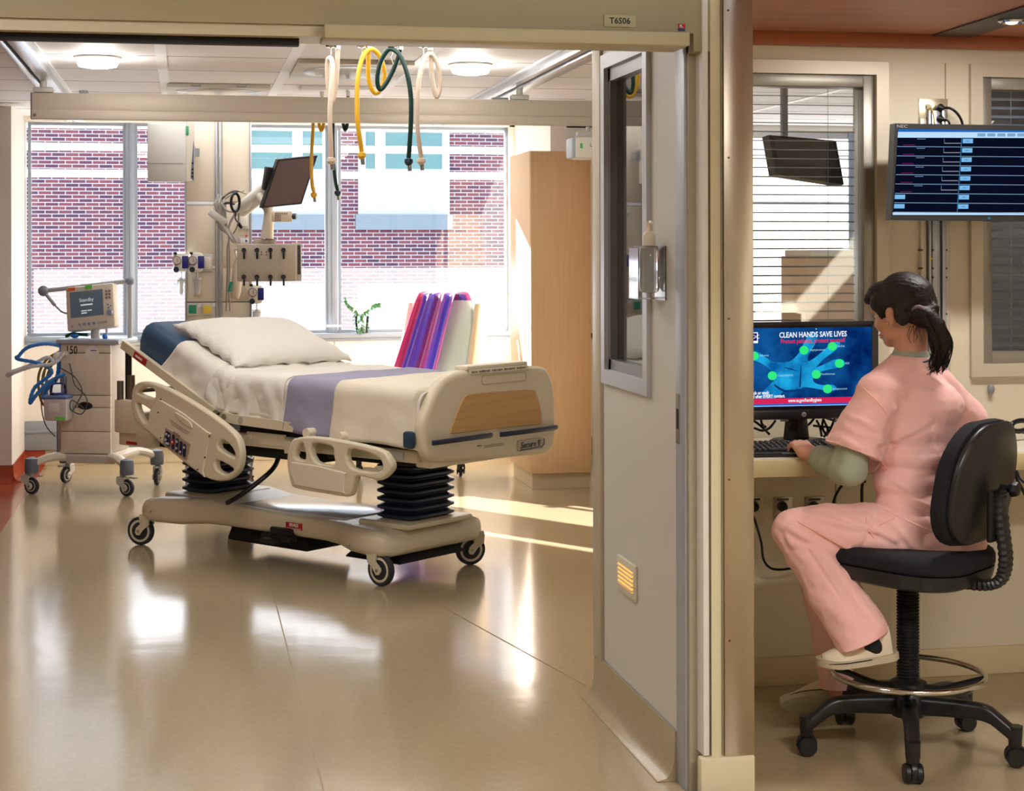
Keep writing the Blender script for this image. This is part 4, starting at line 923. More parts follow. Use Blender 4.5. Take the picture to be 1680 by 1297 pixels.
b = MB(); p = at(404, 387, 11.74) - L0; b.cyl((p.x, -.03, p.z), (p.x, -.02, p.z), .008); b.build('red_inlet', redm, sc_); b = MB(); p = at(404, 395, 11.74) - L0; b.cyl((p.x, -.03, p.z), (p.x, -.02, p.z), .008); b.build('blue_inlet', mat('inlet_blue', (40, 80, 150), .4), sc_)
# suction regulators
bl = mat('regulator_blue', (28, 34, 130), .4)
def regulator(px, py, lab, group='suction regulators on the service column'):
    p = at(px, py, 11.70); t = thing('suction_regulator', lab, 'regulator', p, 0, group)
    b = MB(); b.box(.0, 0, 0, .10, .06, .135, .028); b.box(.02, .04, 0, .05, .05, .06); b.build('body', whitep, t)
    b = MB(); b.box(.032, -.004, .0, .042, .062, .085, .004); b.build('blue_band', bl, t)
    b = MB(); b.lathe([(.030, 0), (.030, .012), (.026, .014)], 24, frame_m((-.024, -.028, .012), (1, 0, 0), (0, 0, 1))); g = b.build('gauge', mat('gauge_ring', (120, 118, 118), .3, metal=.6), t)
    b = MB(); b.lathe([(.001, 0), (.025, 0)], 24, frame_m((-.024, -.0425, .012), (1, 0, 0), (0, 0, 1)), cap=False); b.build('dial_face', mat('dial_face', (210, 200, 196), .5), g)
    b = MB(); b.box(-.020, -.0435, .014, .003, .001, .03, M=None); b.build('needle', inkm, g)
    b = MB(); b.cyl((-.028, -.03, -.050), (-.028, -.055, -.050), .019); b.build('knob', mat('knob_navy', (20, 34, 60), .4), t)
    b = MB(); b.box(-.034, -.02, .062, .022, .03, .016, .004); b.build('top_switch', black, t)
    b = MB(); b.cyl((.005, 0, -.065), (.005, 0, -.12), .007); b.cyl((.005, 0, -.105), (.005, 0, -.12), .03); b.lathe([(.02, -.22), (.026, -.20), (.030, -.125), (.034, -.12)], 20, Matrix.Translation((.005, 0, 0))); b.build('suction_trap', mat('trap_clear', (226, 228, 230), .15, trans=.35), t)
regulator(296, 430, 'white and blue suction regulator with round gauge, left of the pair on the column')
regulator(322, 430, 'white and blue suction regulator with round gauge, right of the pair on the column')
regulator(420, 482, 'white and blue flow regulator half hidden under the monitor rack')
# wall computer box
p = at(303, 297, 11.5); t = thing('wall_computer', 'cream flat computer box hung high beside the service column', 'computer', p)
b = MB(); bpx(b, p, 242, 203, 306, 298, 11.5, .09, .006); b.build('casing', ltgrey, t)
b = MB(); A = lp(p, 243, 268, 11.498); B_ = lp(p, 300, 264, 11.498); b.box2((A.x, -.003, A.z), (B_.x, .0, A.z + .003)); b.build('seam', mat('seam_grey', (150, 144, 132), .5), t)
b = MB(); b.prism([(0, 0), (.050, -.0), (.055, .40), (.0, .415)], .10, frame_m((lp(p, 306, 298, 11.5).x, .05, .0), (1, 0, 0), (0, 0, 1))); sd = b.build('side_pod', mat('pod_cream', (214, 206, 192), .4), t)
b = MB(); b.prism([(.028, .02), (.048, .0), (.050, .28), (.045, .25), (.034, .12)], .102, frame_m((lp(p, 306, 298, 11.5).x, .05, .002), (1, 0, 0), (0, 0, 1))); b.build('grey_inlay', mat('inlay_grey', (110, 112, 124), .4), sd)
b = MB()
for z in (.03, .055, .08, .12): b.cyl((.052, -.004, z), (.052, .0, z), .007, seg=12)
b.build('ports', black, sd)
b = MB(); x = lp(p, 306, 298, 11.5).x; b.box(x + .006, -.003, .34, .018, .004, .06, .001); b.build('green_sticker', mat('sticker_teal', (40, 150, 100), .5), sd)
b = MB(); b.box(.02, .10, .2, .1, .10, .08); b.box(.05, .13, .2, .1, .15, .05); b.build('bracket', alum, t)

# monitor on its arm with rack of modules
p0 = at(440, 330, 11.35); t = thing('patient_monitor', 'dark tilted patient monitor on a swivel arm above the bed head', 'monitor', p0)
C4 = [(457, 255), (520, 263), (494, 341), (430, 333)]
V4 = [at(x, y, 11.30 + d) for (x, y), d in zip(C4, (0, .12, .12, 0))]
ctr = sum(V4, Vector()) / 4; ux = ((V4[1] - V4[0]) + (V4[2] - V4[3])).normalized(); uy = ((V4[0] - V4[3]) + (V4[1] - V4[2])).normalized()
Mm = frame_m(ctr, ux, uy); Mm.translation -= p0
w_ = (V4[1] - V4[0]).length; h_ = (V4[0] - V4[3]).length
b = MB(); b.prism([((V - ctr).dot(ux), (V - ctr).dot(uy)) for V in V4], .035, Mm); b.xf(Matrix.Translation((Mm.to_3x3() @ Vector((0, 0, .018))) * -1)); b.build('casing', black, t)
b = MB(); b.prism([((V - ctr).dot(ux) * .91, (V - ctr).dot(uy) * .93) for V in V4], .002, Mm); b.build('screen', mat('screen_brown', (84, 68, 68), .15, spec=.8), t)
b = MB(); q = Mm.to_3x3(); b.box(-w_ * .40, 0, -.055, .10, .16, .05, .01, M=Mm); b.build('mount_block', black, t)
b = MB(); b.tube([lp(p0, 392, 345, 11.6), lp(p0, 404, 335, 11.5), lp(p0, 436, 306, 11.42)], [.05, .045, .04], 12); b.tube([lp(p0, 398, 350, 11.55), lp(p0, 434, 322, 11.42)], .03, 10); b.build('swivel_arm', whitep, t)
b = MB(); b.tube([lp(p0, 424, 320, 11.40), lp(p0, 436, 336, 11.36), lp(p0, 441, 350, 11.36), lp(p0, 438, 391, 11.36)], [.025, .035, .032, .045], 12, 5); b.build('support_post', mat('post_beige', (206, 196, 178), .4), t)
kp = MB(); bpx(kp, p0, 446, 346, 480, 364, 11.24, .05, .01); k_ = kp.build('keypad', mat('keypad_cream', (224, 212, 190), .4), t)
b = MB()
for i in range(6):
    for j in range(4):
        P = lp(p0, 452.5 + 3.6 * i, 350 + 3.6 * j, 11.238)
        if i < 3 or j == 0: b.box(P.x, P.y, P.z, .010, .004, .010, .001)
b.build('keys', mat('key_taupe', (150, 135, 125), .5), k_)
b = MB(); P = lp(p0, 480, 355, 11.26); b.cyl(P, P + Vector((.025, -.01, 0)), .020); b.build('rotary_knob', mat('knob_dark', (60, 62, 74), .35), k_)
rk = thing('module_rack', 'taupe module rack with eight black lever knobs hanging below the patient monitor', 'rack', at(440, 462, 11.30))
r0 = rk.location
rkm = mat('rack_taupe', (186, 176, 160), .42)
b = MB(); bpx(b, r0, 390, 400, 486, 462, 11.30, .16, .008); bpx(b, r0, 417, 392, 453, 401, 11.36, .08, .004); b.build('casing', rkm, rk)
b = MB(); bpx(b, r0, 480, 398, 495, 461, 11.34, .10, .006); b.build('side_bracket', mat('rack_side', (200, 192, 178), .4), rk)
b = MB(); bpx(b, r0, 488, 402, 493, 450, 11.338, .01); b.build('connector_strip', mat('strip_dark', (70, 66, 66), .5), rk)
for j, yy in enumerate((410, 454)):
    for i, xx in enumerate((400, 421.5, 443.5, 465)):
        P = lp(r0, xx, yy, 11.295); b = MB(); b.cyl(P + Vector((0, 0, 0)), P + Vector((0, -.025, 0)), .016, .014); b.box(P.x + .001, P.y - .022, P.z - .03, .014, .010, .06, .004); b.build('lever_knob', black, rk)
b = MB()
for xx, yy in ((429, 413), (429, 417.5), (437, 413), (437, 418)): P = lp(r0, xx, yy, 11.297); b.ell(P, (.004, .002, .004))
b.build('screws', blackm, rk)
# cable bundle by the column
cw = mat('cable_light', (170, 166, 160), .5); 
def cable(name, lab, pts, Y, r, m, cat_='cable', n=8):
    o = at(*pts[0][:2], Y); b = MB(); b.tube([at(q[0], q[1], q[2] if len(q) > 2 else Y) - o for q in pts], r, 8, n); ob = b.build(name, m); ob.location = o; return tag(ob, lab, cat_)
t = thing('cable_bundle', 'messy bundle of pale and black monitor cables on the service column', 'cable bundle', at(375, 355, 11.6)); o0 = t.location
random.seed(3)
def cb(name, pts, r, m, lab=None):
    b = MB(); b.tube([at(q[0], q[1], q[2]) - o0 for q in pts], r, 6, 6); return b.build(name, m, t, label=lab)
cb('cable', [(404, 318, 11.5), (385, 312, 11.45), (368, 322, 11.5), (356, 336, 11.55), (365, 330, 11.5), (380, 318, 11.5)], .006, cw)
cb('cable', [(400, 314, 11.5), (378, 316, 11.5), (362, 328, 11.5), (354, 335, 11.55)], .005, cable_ := mat('cable_dark', (60, 58, 56), .5))
cb('cable', [(356, 335, 11.55), (375, 333, 11.45), (384, 335, 11.5)], .007, cable_)
cb('cable_loop', [(386 + 7 * math.cos(a), 332 + 15 * math.sin(a), 11.42 + .02 * math.cos(a)) for a in [PI * k / 5 for k in range(11)]], .010, black, 'black coiled power lead')
cb('cable', [(388, 346, 11.45), (386, 358, 11.45), (392, 367, 11.5), (396, 374, 11.5)], .005, black)
b = MB(); b.tube([at(391, 366, 11.5) - o0, at(397, 374, 11.5) - o0], [.014, .010], 8); b.build('plug', black, t)
for k in range(13):
    x = 356 + random.uniform(-3, 14); cb('cable', [(x, 318 + k * 3, 11.5), (x + random.uniform(-6, 6), 335, 11.48), (x + random.uniform(-8, 8), 350 + k * 2, 11.5), (x + random.uniform(0, 10), 372, 11.52)], .008, cw)
for k in range(7):
    cb('cable', [(350 + 2 * k, 352 + 4 * k, 11.5), (362 + 2 * k, 366 + 3 * k, 11.48), (376 + k, 378 + 3 * k, 11.5), (388, 396, 11.5)], .008, cw)
cb('cable', [(362, 330, 11.5), (372, 345, 11.46), (385, 350, 11.48), (376, 372, 11.5), (377, 420, 11.6), (376, 480, 11.65), (378, 510, 11.68)], .008, cw)
cb('cable', [(392, 350, 11.48), (389, 372, 11.5), (374, 400, 11.6), (373, 440, 11.6), (371, 510, 11.68)], .005, mat('cable_taupe', (130, 122, 112), .5))
b = MB(); b.box(0, 0, 0, .14, .05, .05, .012, M=Matrix.Translation(at(357, 356, 11.5) - o0) @ Matrix.Rotation(math.radians(35), 4, 'Y')); b.build('cable_clip', ltgrey, t)
t = thing('wall_handset', 'beige handset with coiled top hanging on the service column left of the rack', 'handset', at(391, 470, 11.60)); o0 = t.location
b = MB(); b.tube([lp(o0, 390, 425, 11.62), lp(o0, 387, 440, 11.6), lp(o0, 388, 458, 11.6), lp(o0, 386, 478, 11.6), lp(o0, 385, 489, 11.6)], [.016, .022, .034, .040, .028], 12, 5, flat=.6); b.build('handset_body', mat('handset_beige', (200, 188, 168), .4), t)
b = MB(); b.tube([lp(o0, 380, 462, 11.57), lp(o0, 376, 478, 11.57)], .012, 8); b.build('green_tab', mat('tab_green', (20, 130, 100), .4), t)
b = MB(); b.tube([lp(o0, 391, 425, 11.6), lp(o0, 386, 412, 11.6), lp(o0, 390, 408, 11.5), lp(o0, 397, 412, 11.5)], .009, 8, 6); b.build('cord', whitep, t)

# ceiling lift: two rails and the cross beam
railm = mat('rail_aluminium', (196, 202, 212), .3, metal=.7)
for nm, xa, xb, lab in (('ceiling_rail', -.865, -.735, 'aluminium lift rail on the ceiling, left one with black slot'), ('ceiling_rail', 1.88, 2.035, 'aluminium lift rail on the ceiling, right one')):
    t = thing(nm, lab, 'ceiling rail', ((xa + xb) / 2, 9, ZC), 0, 'ceiling lift rails'); w = (xb - xa) / 2
    b = MB(); b.box2((-w, -3.5, -.05), (-w * .45, 3.9, 0), .003); b.box2((-w * .1, -3.5, -.055), (w, 3.9, 0), .004); b.build('rail', railm, t)
    b = MB(); b.box2((-w * .46, -3.5, -.02), (-w * .08, 3.9, 0)); b.build('slot', blackm, t)
    b = MB(); b.box2((-w - .02, -3.5, -.012), (w + .02, 3.9, -.001)); b.build('flange', joint, t)
t = thing('lift_beam', 'long satin aluminium cross beam of the ceiling lift', 'beam', (1.1, 9.8, 2.35))
bm_ = mat('beam_satin', (206, 196, 180), .55, metal=.25)
b = MB(); b.box2((-1.952, 0, .053), (2.3, .07, .148), .004); b.box2((-1.952, -.004, 0), (2.3, .074, .050), .004); b.box2((-1.952, .003, .048), (2.3, .067, .056)); b.build('beam', bm_, t)
b = MB(); b.box2((-1.958, -.003, .0), (-1.952, .072, .148)); b.build('end_cap', mat('cap_dark', (110, 104, 96), .4), t)
b = MB(); b.cyl((-1.935, -.008, .02), (-1.935, -.003, .02), .009); b.build('bolt', steel, t)
for x in (-1.89, .86): b = MB(); b.box(x, .035, .165, .11, .06, .03, .008); b.cyl((x, .035, .17), (x, .035, .22), .02); b.build('trolley', ltgrey, t)
b = MB(); b.box(-1.67, .035, .157, .05, .03, .018, .004); b.box(.74, .035, .155, .1, .04, .012, .004); b.build('stop', grey, t)
# lift motor hanging on the beam at the right
t = thing('lift_motor', 'white ceiling lift motor hanging from the beam near the partition', 'lift motor', (2.38, 9.835, 2.215))
b = MB(); b.box(.10, 0, 0, .42, .16, .135, .03); b.build('housing', whitep, t)
b = MB(); b.box(-.105, 0, 0, .03, .155, .125, .015); b.build('end_cover', mat('cover_blue_grey', (186, 200, 214), .3), t)
b = MB(); b.box(-.06, -.081, .01, .014, .002, .03); b.build('green_mark', mat('mark_green', (70, 190, 110), .5), t)
text('lettering', 'Likorall', .036, mat('print_pale', (150, 150, 140), .5), t, XZ(.05, -.0815, .015), sx=1.1)
b = MB(); b.box(.10, 0, .085, .34, .05, .03, .004); b.cyl((-.0, 0, .07), (-.0, 0, .14), .014); b.cyl((.2, 0, .07), (.2, 0, .14), .014); b.build('carriage', ltgrey, t)
b = MB(); b.tube([(.03, 0, -.068), (.08, 0, -.10), (.11, 0, -.16), (.17, 0, -.24), (.24, 0, -.26)], [.014, .018, .016, .014, .012], 10, 5, flat=.7); b.build('hook_arm', whitep, t)

# ceiling lights
glow = emis('lamp_glow', (255, 250, 240), 7)
for p, lab in (((-0.452, 9.05, ZC), 'round glowing ceiling light left of the cream ceiling joint'), ((1.53, 9.05, ZC), 'round glowing ceiling light near the right lift rail')):
    t = thing('ceiling_light', lab, 'ceiling light', p, 0, 'round ceiling lights')
    b = MB(); b.lathe([(.12, 0), (.12, -.008), (.108, -.012)], 32); b.build('trim_ring', white, t)
    b = MB(); b.lathe([(.105, -.008), (.107, -.03), (.098, -.05), (.07, -.056), (.001, -.057)], 32, cap=False); b.build('diffuser', glow, t)
    l = bpy.data.lights.new('lamp', 'POINT'); l.energy = 10; l.color = (1, .95, .88); l.shadow_soft_size = .08; lo = bpy.data.objects.new('lamp', l); COL.objects.link(lo); lo.parent = t; lo.location = (0, 0, -.10)
t = thing('ceiling_light', 'unlit pale ceiling downlight far left behind the lift beam', 'ceiling light', (-1.19, 12.0, ZC))
b = MB(); b.lathe([(.11, 0), (.11, -.008), (.09, -.012), (.001, -.012)], 32, cap=False); b.build('trim_ring', white, t)
def exam(p, w, d, lab, oval=True):
    t = thing('exam_light', lab, 'exam light', p, 0, 'recessed examination lights')
    b = MB(); b.box(0, 0, -.0125, w, d, .024, .004); b.build('panel', mat('exam_panel', (206, 200, 188), .35), t)
    if oval:
        b = MB(); b.ell((0, 0, -.026), (w * .42, d * .40, .012), seg=32); b.build('lens', mat('exam_lens', (188, 188, 186), .2), t)
    b = MB()
    for x in (-w * .22, w * .22): b.tube([(x - .03, -d / 2 - .003, -.010), (x - .02, -d / 2 - .006, -.017), (x + .02, -d / 2 - .006, -.017), (x + .03, -d / 2 - .003, -.010)], .003, 6)
    b.build('clips', grey, t)
exam((.90, 9.35, ZC), .62, .82, 'large recessed examination light with oval lens on the ceiling'); exam((.2, 10.62, ZC), .62, .5, 'recessed examination light just above the lift beam')

# hanging gas hoses
HC = mat('hose_cream', (222, 202, 180), .35); HY = mat('hose_yellow', (232, 178, 40), .32); HG = mat('hose_green', (8, 52, 44), .3)
K = 220 / 1189.
def gas_hose(lab, pts, m, cm, hk, Y, r=.0115, kx=K, ox=520, oy=50, con=True, group='hoses hanging from the ceiling'):
    q = [(ox + x * kx, oy + y * kx) for x, y in pts]; o = at(q[0][0], q[0][1], Y); t = thing('gas_hose', lab, 'hose', o, 0, group)
    n = len(q); P = [at(x, y, Y + .045 * math.sin(i / n * 2 * PI) - .02 * i / n) - o for i, (x, y) in enumerate(q)]
    b = MB(); b.tube(P, r, 12, 8); b.build('hose', m, t)
    e = P[-1]; b = MB(); b.cyl(e + Vector((0, 0, .03)), e + Vector((0, 0, -.0)), .009); b.cyl(e + Vector((.004, 0, -.035)), e + Vector((.006, 0, -.062)), .010, .009); b.build('metal_fitting', steel, t)
    b = MB(); b.lathe([(.010, -.002), (.020, -.006), (.021, -.022), (.012, -.034), (.010, -.036)], 10, Matrix.Translation(e)); b.build('connector', cm, t)
    c = at(ox + hk * kx, oy + 115 * kx, Y) - o
    b = MB(); b.lathe([(.028, .008), (.032, .0), (.022, -.018), (.004, -.022)], 16, Matrix.Translation(c)); b.cyl((P[0].x, P[0].y, P[0].z - .03), (P[0].x, P[0].y, P[0].z - .002), .013); b.build('ceiling_outlet', chrome, t)
    b = MB(); b.tube([c + Vector((0, 0, -.02)), c + Vector((.004, 0, -.05)), c + Vector((-.004, 0, -.07)), c + Vector((.006, 0, -.10))], .003, 6, 4); b.build('hook_chain', steel, t)
gas_hose('cream hose with cream connector, leftmost of the four hanging behind the valance', [(185, 110), (180, 300), (165, 500), (137, 628), (112, 560), (96, 450), (92, 300), (108, 245), (132, 262), (138, 350), (124, 520), (115, 700), (116, 850), (123, 1000), (127, 1120)], HC, HC, 120, 8.03)
gas_hose('yellow looped hose with yellow connector hanging behind the valance', [(460, 110), (455, 300), (462, 450), (512, 552), (565, 520), (600, 390), (560, 235), (492, 168), (430, 195), (388, 290), (360, 450), (355, 700), (365, 850), (380, 960), (397, 1075)], HY, HY, 395, 8.03)
gas_hose('dark green looped hose with navy connector hanging behind the valance', [(740, 115), (722, 230), (660, 385), (580, 512), (545, 500), (537, 400), (570, 265), (632, 172), (692, 178), (750, 245), (800, 385), (830, 560), (835, 750), (826, 950), (813, 1130)], HG, navy, 665, 7.96)
gas_hose('cream looped hose, rightmost of the four hanging behind the valance', [(1005, 120), (1010, 250), (1022, 450), (1060, 588), (1090, 500), (1082, 350), (1035, 235), (985, 212), (938, 300), (902, 450), (888, 650), (890, 850), (906, 1000), (924, 1125)], HC, HC, 940, 8.03)
gas_hose('yellow hose further back, seen beside the tilted monitor', [(528, 150), (531, 200), (527, 214), (523, 200), (519, 175), (515, 185), (513, 220), (511, 262), (512, 300), (515, 315)], HY, HY, 515, 10.5, .011, 1, 0, 0)
gas_hose('dark green hose further back, seen behind the leftmost cream hose', [(571, 150), (570, 200), (566, 213), (562, 198), (556, 175), (548, 185), (546, 220), (547, 262), (550, 295), (554, 312)], HG, navy, 570, 10.5, .011, 1, 0, 0)
b = MB(); b.box2((-.02, -.12, -.02), (.62, .12, 0), .004); t = b.build('outlet_panel', joint); t.location = (.62, 8.05, ZC); tag(t, 'white ceiling plate that carries the four front hoses', 'ceiling plate')
b = MB(); b.box2((-.02, -.1, -.02), (.42, .1, 0), .004); t = b.build('outlet_panel', joint); t.location = (.72, 10.5, ZC); tag(t, 'white ceiling plate of the hoses behind the lift beam', 'ceiling plate')

# recliner with scarf
RC = (1.57, 11.78, 0); RZ = math.radians(225)
rc = thing('recliner_chair', 'pale green high-backed recliner with wooden arms by the window', 'armchair', RC, RZ)
gv = mat('vinyl_green', (196, 212, 206), .45); tv = mat('vinyl_tan', (214, 196, 170), .45); armw = wood('arm_wood', (214, 170, 124), (228, 190, 148), .35, 0)
def backsec(z):  # x backward at top
    return -.24 - (z - .45) * .22
b = MB(); secs = []
for k in range(15):
    z = .42 + .82 * k / 14; w = .60 - .05 * (k / 14) ** 3; d = .13 - .03 * k / 14
    
    if k >= 12: w -= .02 * (k - 11) ** 1.5; d -= .012 * (k - 11)
    secs.append([Vector((backsec(z) + p[1], p[0], z)) for p in rrect(w, d, .035, 4)])
b.loft(secs); b.build('backrest', gv, rc, 60)
b = MB()
for s in (-1, 1):
    secs = []
    for k in range(12):
        z = .40 + .82 * k / 11; secs.append([Vector((backsec(z) - .02 + p[1], s * (.315 - .012 * k / 11) + p[0], z)) for p in rrect(.05, .19 - .05 * k / 11, .02, 3)])
    b.loft(secs)
b.build('back_sides', tv, rc, 60)
b = MB(); b.box(.06, 0, .42, .56, .56, .14, .04); b.build('seat', gv, rc)
b = MB(); b.box(.05, 0, .30, .52, .54, .12, .02); b.box(.33, 0, .27, .06, .5, .20, .02); b.build('seat_base', tv, rc)
for s in (-1, 1):
    b = MB(); b.tube([(-.25, s * .33, .64), (-.1, s * .335, .675), (.15, s * .335, .685), (.34, s * .33, .665)], [.026, .032, .034, .026], 12, 6, flat=.5); b.build('armrest', armw, rc)
    b = MB(); b.box(.05, s * .315, .43, .46, .04, .36, .01); b.build('arm_panel', tv, rc)
for sx in (-.22, .28):
    for s in (-1, 1): caster(rc, Vector((sx, s * .26, 0)), .7, .04, .022, black, black, black, .12)
# scarf, draped over the top of the back
scf = mat('scarf_silk', (150, 40, 140), .22, spec=.6, sheen=.5); nt = scf.node_tree
tc = nt.nodes.new('ShaderNodeTexCoord'); uvm = nt.nodes.new('ShaderNodeSeparateXYZ'); nt.links.new(tc.outputs['UV'], uvm.inputs[0]); rp = nt.nodes.new('ShaderNodeValToRGB'); cr = rp.color_ramp
for i, (ps, c) in enumerate(((0, (205, 30, 110)), (.10, (190, 25, 105)), (.16, (80, 45, 190)), (.30, (96, 40, 160)), (.42, (84, 60, 205)), (.50, (150, 45, 130)), (.66, (160, 50, 130)), (.78, (86, 70, 220)), (.88, (120, 60, 200)), (.94, (190, 50, 140)), (1.0, (200, 60, 150)))):
    e = cr.elements[i] if i < 2 else cr.elements.new(ps); e.position = ps; e.color = (*srgb(*c), 1)
nt.links.new(uvm.outputs[0], rp.inputs[0]); nt.links.new(rp.outputs[0], nt.nodes['Principled BSDF'].inputs['Base Color'])
b = MB(); NU, NW = 60, 60
def scarf(u, v):
    # v: 0 hem at the front of the back -> over the top -> short tail behind
    Lf = .66; T = Lf + .12 + .30; d = v * T; y0 = -.02; wd_ = .40 - .07 * min(1, d / Lf) if d < Lf else .33
    yy = y0 + (u - .5) * wd_ - (.12 * (1 - min(1, d / Lf)))
    fo = .018 * math.sin(u * 19 + 1.5) + .008 * math.sin(u * 43 + d * 3)
    if d < Lf: z = 1.255 - (Lf - d); x = backsec(z) + .102 - .02 * (1 - (Lf - d) / Lf) + .02 + fo
    elif d < Lf + .12: a = (d - Lf) / .12 * PI; z = 1.255 + .02 * math.sin(a) + .022 + fo * .4; x = backsec(1.255) + .015 + .085 * math.cos(a)
    else: z = 1.255 - (d - Lf - .12); x = backsec(z) - .085 - abs(fo)
    return Vector((x, yy, z))
b.grid(scarf, NU, NW)
uv = b.bm.loops.layers.uv.new('UVMap'); idx = {}
for i, row in enumerate(b.V):
    for j, v_ in enumerate(row): idx[v_] = (i / NU, j / NW)
for f in b.bm.faces:
    for l in f.loops: l[uv].uv = idx[l.vert]
sf = b.build('scarf', scf, None, 180); sf.location = RC; sf.rotation_euler = (0, 0, RZ); tag(sf, 'magenta and violet striped scarf draped over the recliner back', 'scarf')
md = sf.modifiers.new('thick', 'SOLIDIFY'); md.thickness = .003
# flowers on the sill
vo = at(594, 543, 13.03); vo.z = .962
t = thing('flower_vase', 'small glass vase of white flowers and green leaves on the window sill', 'vase', (vo.x, 13.03 + .02, .962))
b = MB(); b.lathe([(.045, 0), (.047, .01), (.056, .13), (.053, .13), (.044, .015), (.001, .012)], 24, cap=False); b.build('vase', glass('vase_glass', (.9, .96, .93), 1.2), t)
lf = mat('leaf_green', (70, 130, 80), .5); random.seed(11)
b = MB()
for k in range(46):
    a = random.uniform(0, 2 * PI); r = random.uniform(.0, .07); z = random.uniform(.02, .17); M = Matrix.Translation((r * math.cos(a) * min(1, .5 + z * 3), r * math.sin(a) * .6, z)) @ Matrix.Rotation(a, 4, 'Z') @ Matrix.Rotation(random.uniform(.2, 1.5), 4, 'Y')
    b.prism([(0, -.008), (.02, -.013), (.045, 0), (.02, .013), (0, .008)], .0015, M)
for pts in ([(0, 0, .12), (-.05, 0, .17), (-.10, 0, .21), (-.125, 0, .26)], [(0, 0, .12), (.05, 0, .18), (.10, 0, .21), (.14, 0, .215)]):
    P = cat(pts, 6); b.tube(P, .004, 6)
    for i, p in enumerate(P[4:]):
        for s in (-1, 1): b.prism([(0, -.004), (.012, -.007), (.026, 0), (.012, .007), (0, .004)], .0015, Matrix.Translation(p) @ Matrix.Rotation(s * 1.1 + (PI if pts[-1][0] < 0 else 0), 4, 'Y') @ Matrix.Rotation(i, 4, 'X'))
b.build('leaves', lf, t)
b = MB()
for k in range(22):
    c = Vector((random.uniform(-.06, .07), random.uniform(-.03, .03), random.uniform(.15, .23))); b.ell(c, (.018, .018, .012), Matrix.Rotation(random.random() * 3, 3, 'X').to_quaternion(), 8, 5)
b.build('blossoms', mat('petal_white', (248, 246, 244), .6), t)
b = MB(); b.box(0, 0, 0, .12, .03, .016, .005); t = b.build('window_catch', whitep); t.location = (1.13, 13.02, 1.02); tag(t, 'small white window catch low on the mullion', 'window catch')

# behind the alcove blinds
tanp = mat('tan_laminate', (214, 184, 158), .5)
t = thing('low_cabinet', 'tan cabinet with pale top edge seen through the open alcove blinds', 'cabinet', (4.40, 10.2, 0))
b = MB(); b.box2((-.50, 0, 0), (.06, .45, 1.56), .004); b.build('door', tanp, t); b = MB(); b.box2((-.115, -.003, .05), (-.112, .0, 1.55)); b.build('door_gap', jdark, t); b = MB(); b.box2((-.47, -.01, 1.56), (.10, .46, 1.60), .004); b.box2((.06, 0, 0), (.11, .45, 1.6)); b.build('edge', white, t)
p = at(1316, 262, 7.6); t = thing('ceiling_monitor', 'black monitor hung high behind the alcove blinds', 'monitor', p)
V4 = [at(1256, 228, 7.6), at(1366, 228, 7.75), at(1378, 300, 7.72), at(1268, 292, 7.57)]
ctr = sum(V4, Vector()) / 4; ux = ((V4[1] - V4[0]) + (V4[2] - V4[3])).normalized(); uy = ((V4[0] - V4[3]) + (V4[1] - V4[2])).normalized(); Mm = frame_m(ctr, ux, uy); Mm.translation -= p
b = MB(); b.prism([((V - ctr).dot(ux), (V - ctr).dot(uy)) for V in V4], .05, Mm); b.build('casing', black, t)
b = MB(); b.prism([((V - ctr).dot(ux) * .9, (V - ctr).dot(uy) * .62 + .03) for V in V4], .004, Matrix.Translation(Mm.to_3x3() @ Vector((0, 0, .026))) @ Mm); b.build('screen', mat('screen_black', (14, 14, 18), .12, spec=.8), t)
b = MB(); b.box(0, 0, -.05, .12, .12, .05, M=Mm); c_ = Mm @ Vector((0, 0, -.06)); b.tube([c_, c_ + Vector((0, .15, .1)), c_ + Vector((0, .15, ZC - p.z))], .02, 8); b.build('ceiling_arm', grey, t)

# things on the partition
p = atx_ = Vector((1.452, 5.075, 1.45)); t = thing('hand_sanitizer', 'clear bottle of hand sanitizer with pump in a bracket on the partition', 'sanitizer bottle', (1.452, 5.035, 1.452)); t.scale = (1, .9, .78)
b = MB(); b.box(-.040, 0, .115, .058, .092, .19, .02); b.build('bottle', mat('bottle_clear', (225, 226, 230), .08, trans=.85, spec=.6), t)
b = MB(); b.box(-.045, -.0, .0, .09, .13, .005); b.box(-.045, 0, .205, .088, .125, .004); b.box(-.088, 0, .10, .003, .12, .20); b.box(-.003, 0, .10, .004, .13, .215); b.build('bracket', mat('acrylic', (235, 234, 232), .06, trans=.9, spec=.6), t)
b = MB(); b.lathe([(.021, .21), (.021, .25), (.014, .262), (.008, .265), (.007, .295), (.010, .297), (.010, .303)], 20, Matrix.Translation((-.04, 0, 0))); b.tube([(-.04, 0, .299), (-.04, -.022, .304), (-.04, -.042, .298)], .0055, 8); b.build('pump', mat('pump_cream', (232, 222, 200), .4), t)
nl = thing('night_light', 'louvred night light glowing amber low on the partition', 'night light', (1.452, 5.44, .505))
b = MB(); b.box(-.005, 0, .0, .010, .235, .118, .003); b.build('cover_plate', mat('plate_ivory', (224, 216, 192), .4), nl)
b = MB(); b.box(-.0105, 0, 0, .001, .19, .07); b.build('lens', emis('amber_glow', (255, 170, 80), 1.6), nl)
b = MB()
for k in range(5): b.box(-.0125, 0, -.028 + .014 * k, .006, .192, .0045)
b.build('louvres', mat('plate_ivory', (224, 216, 192), .4), nl)
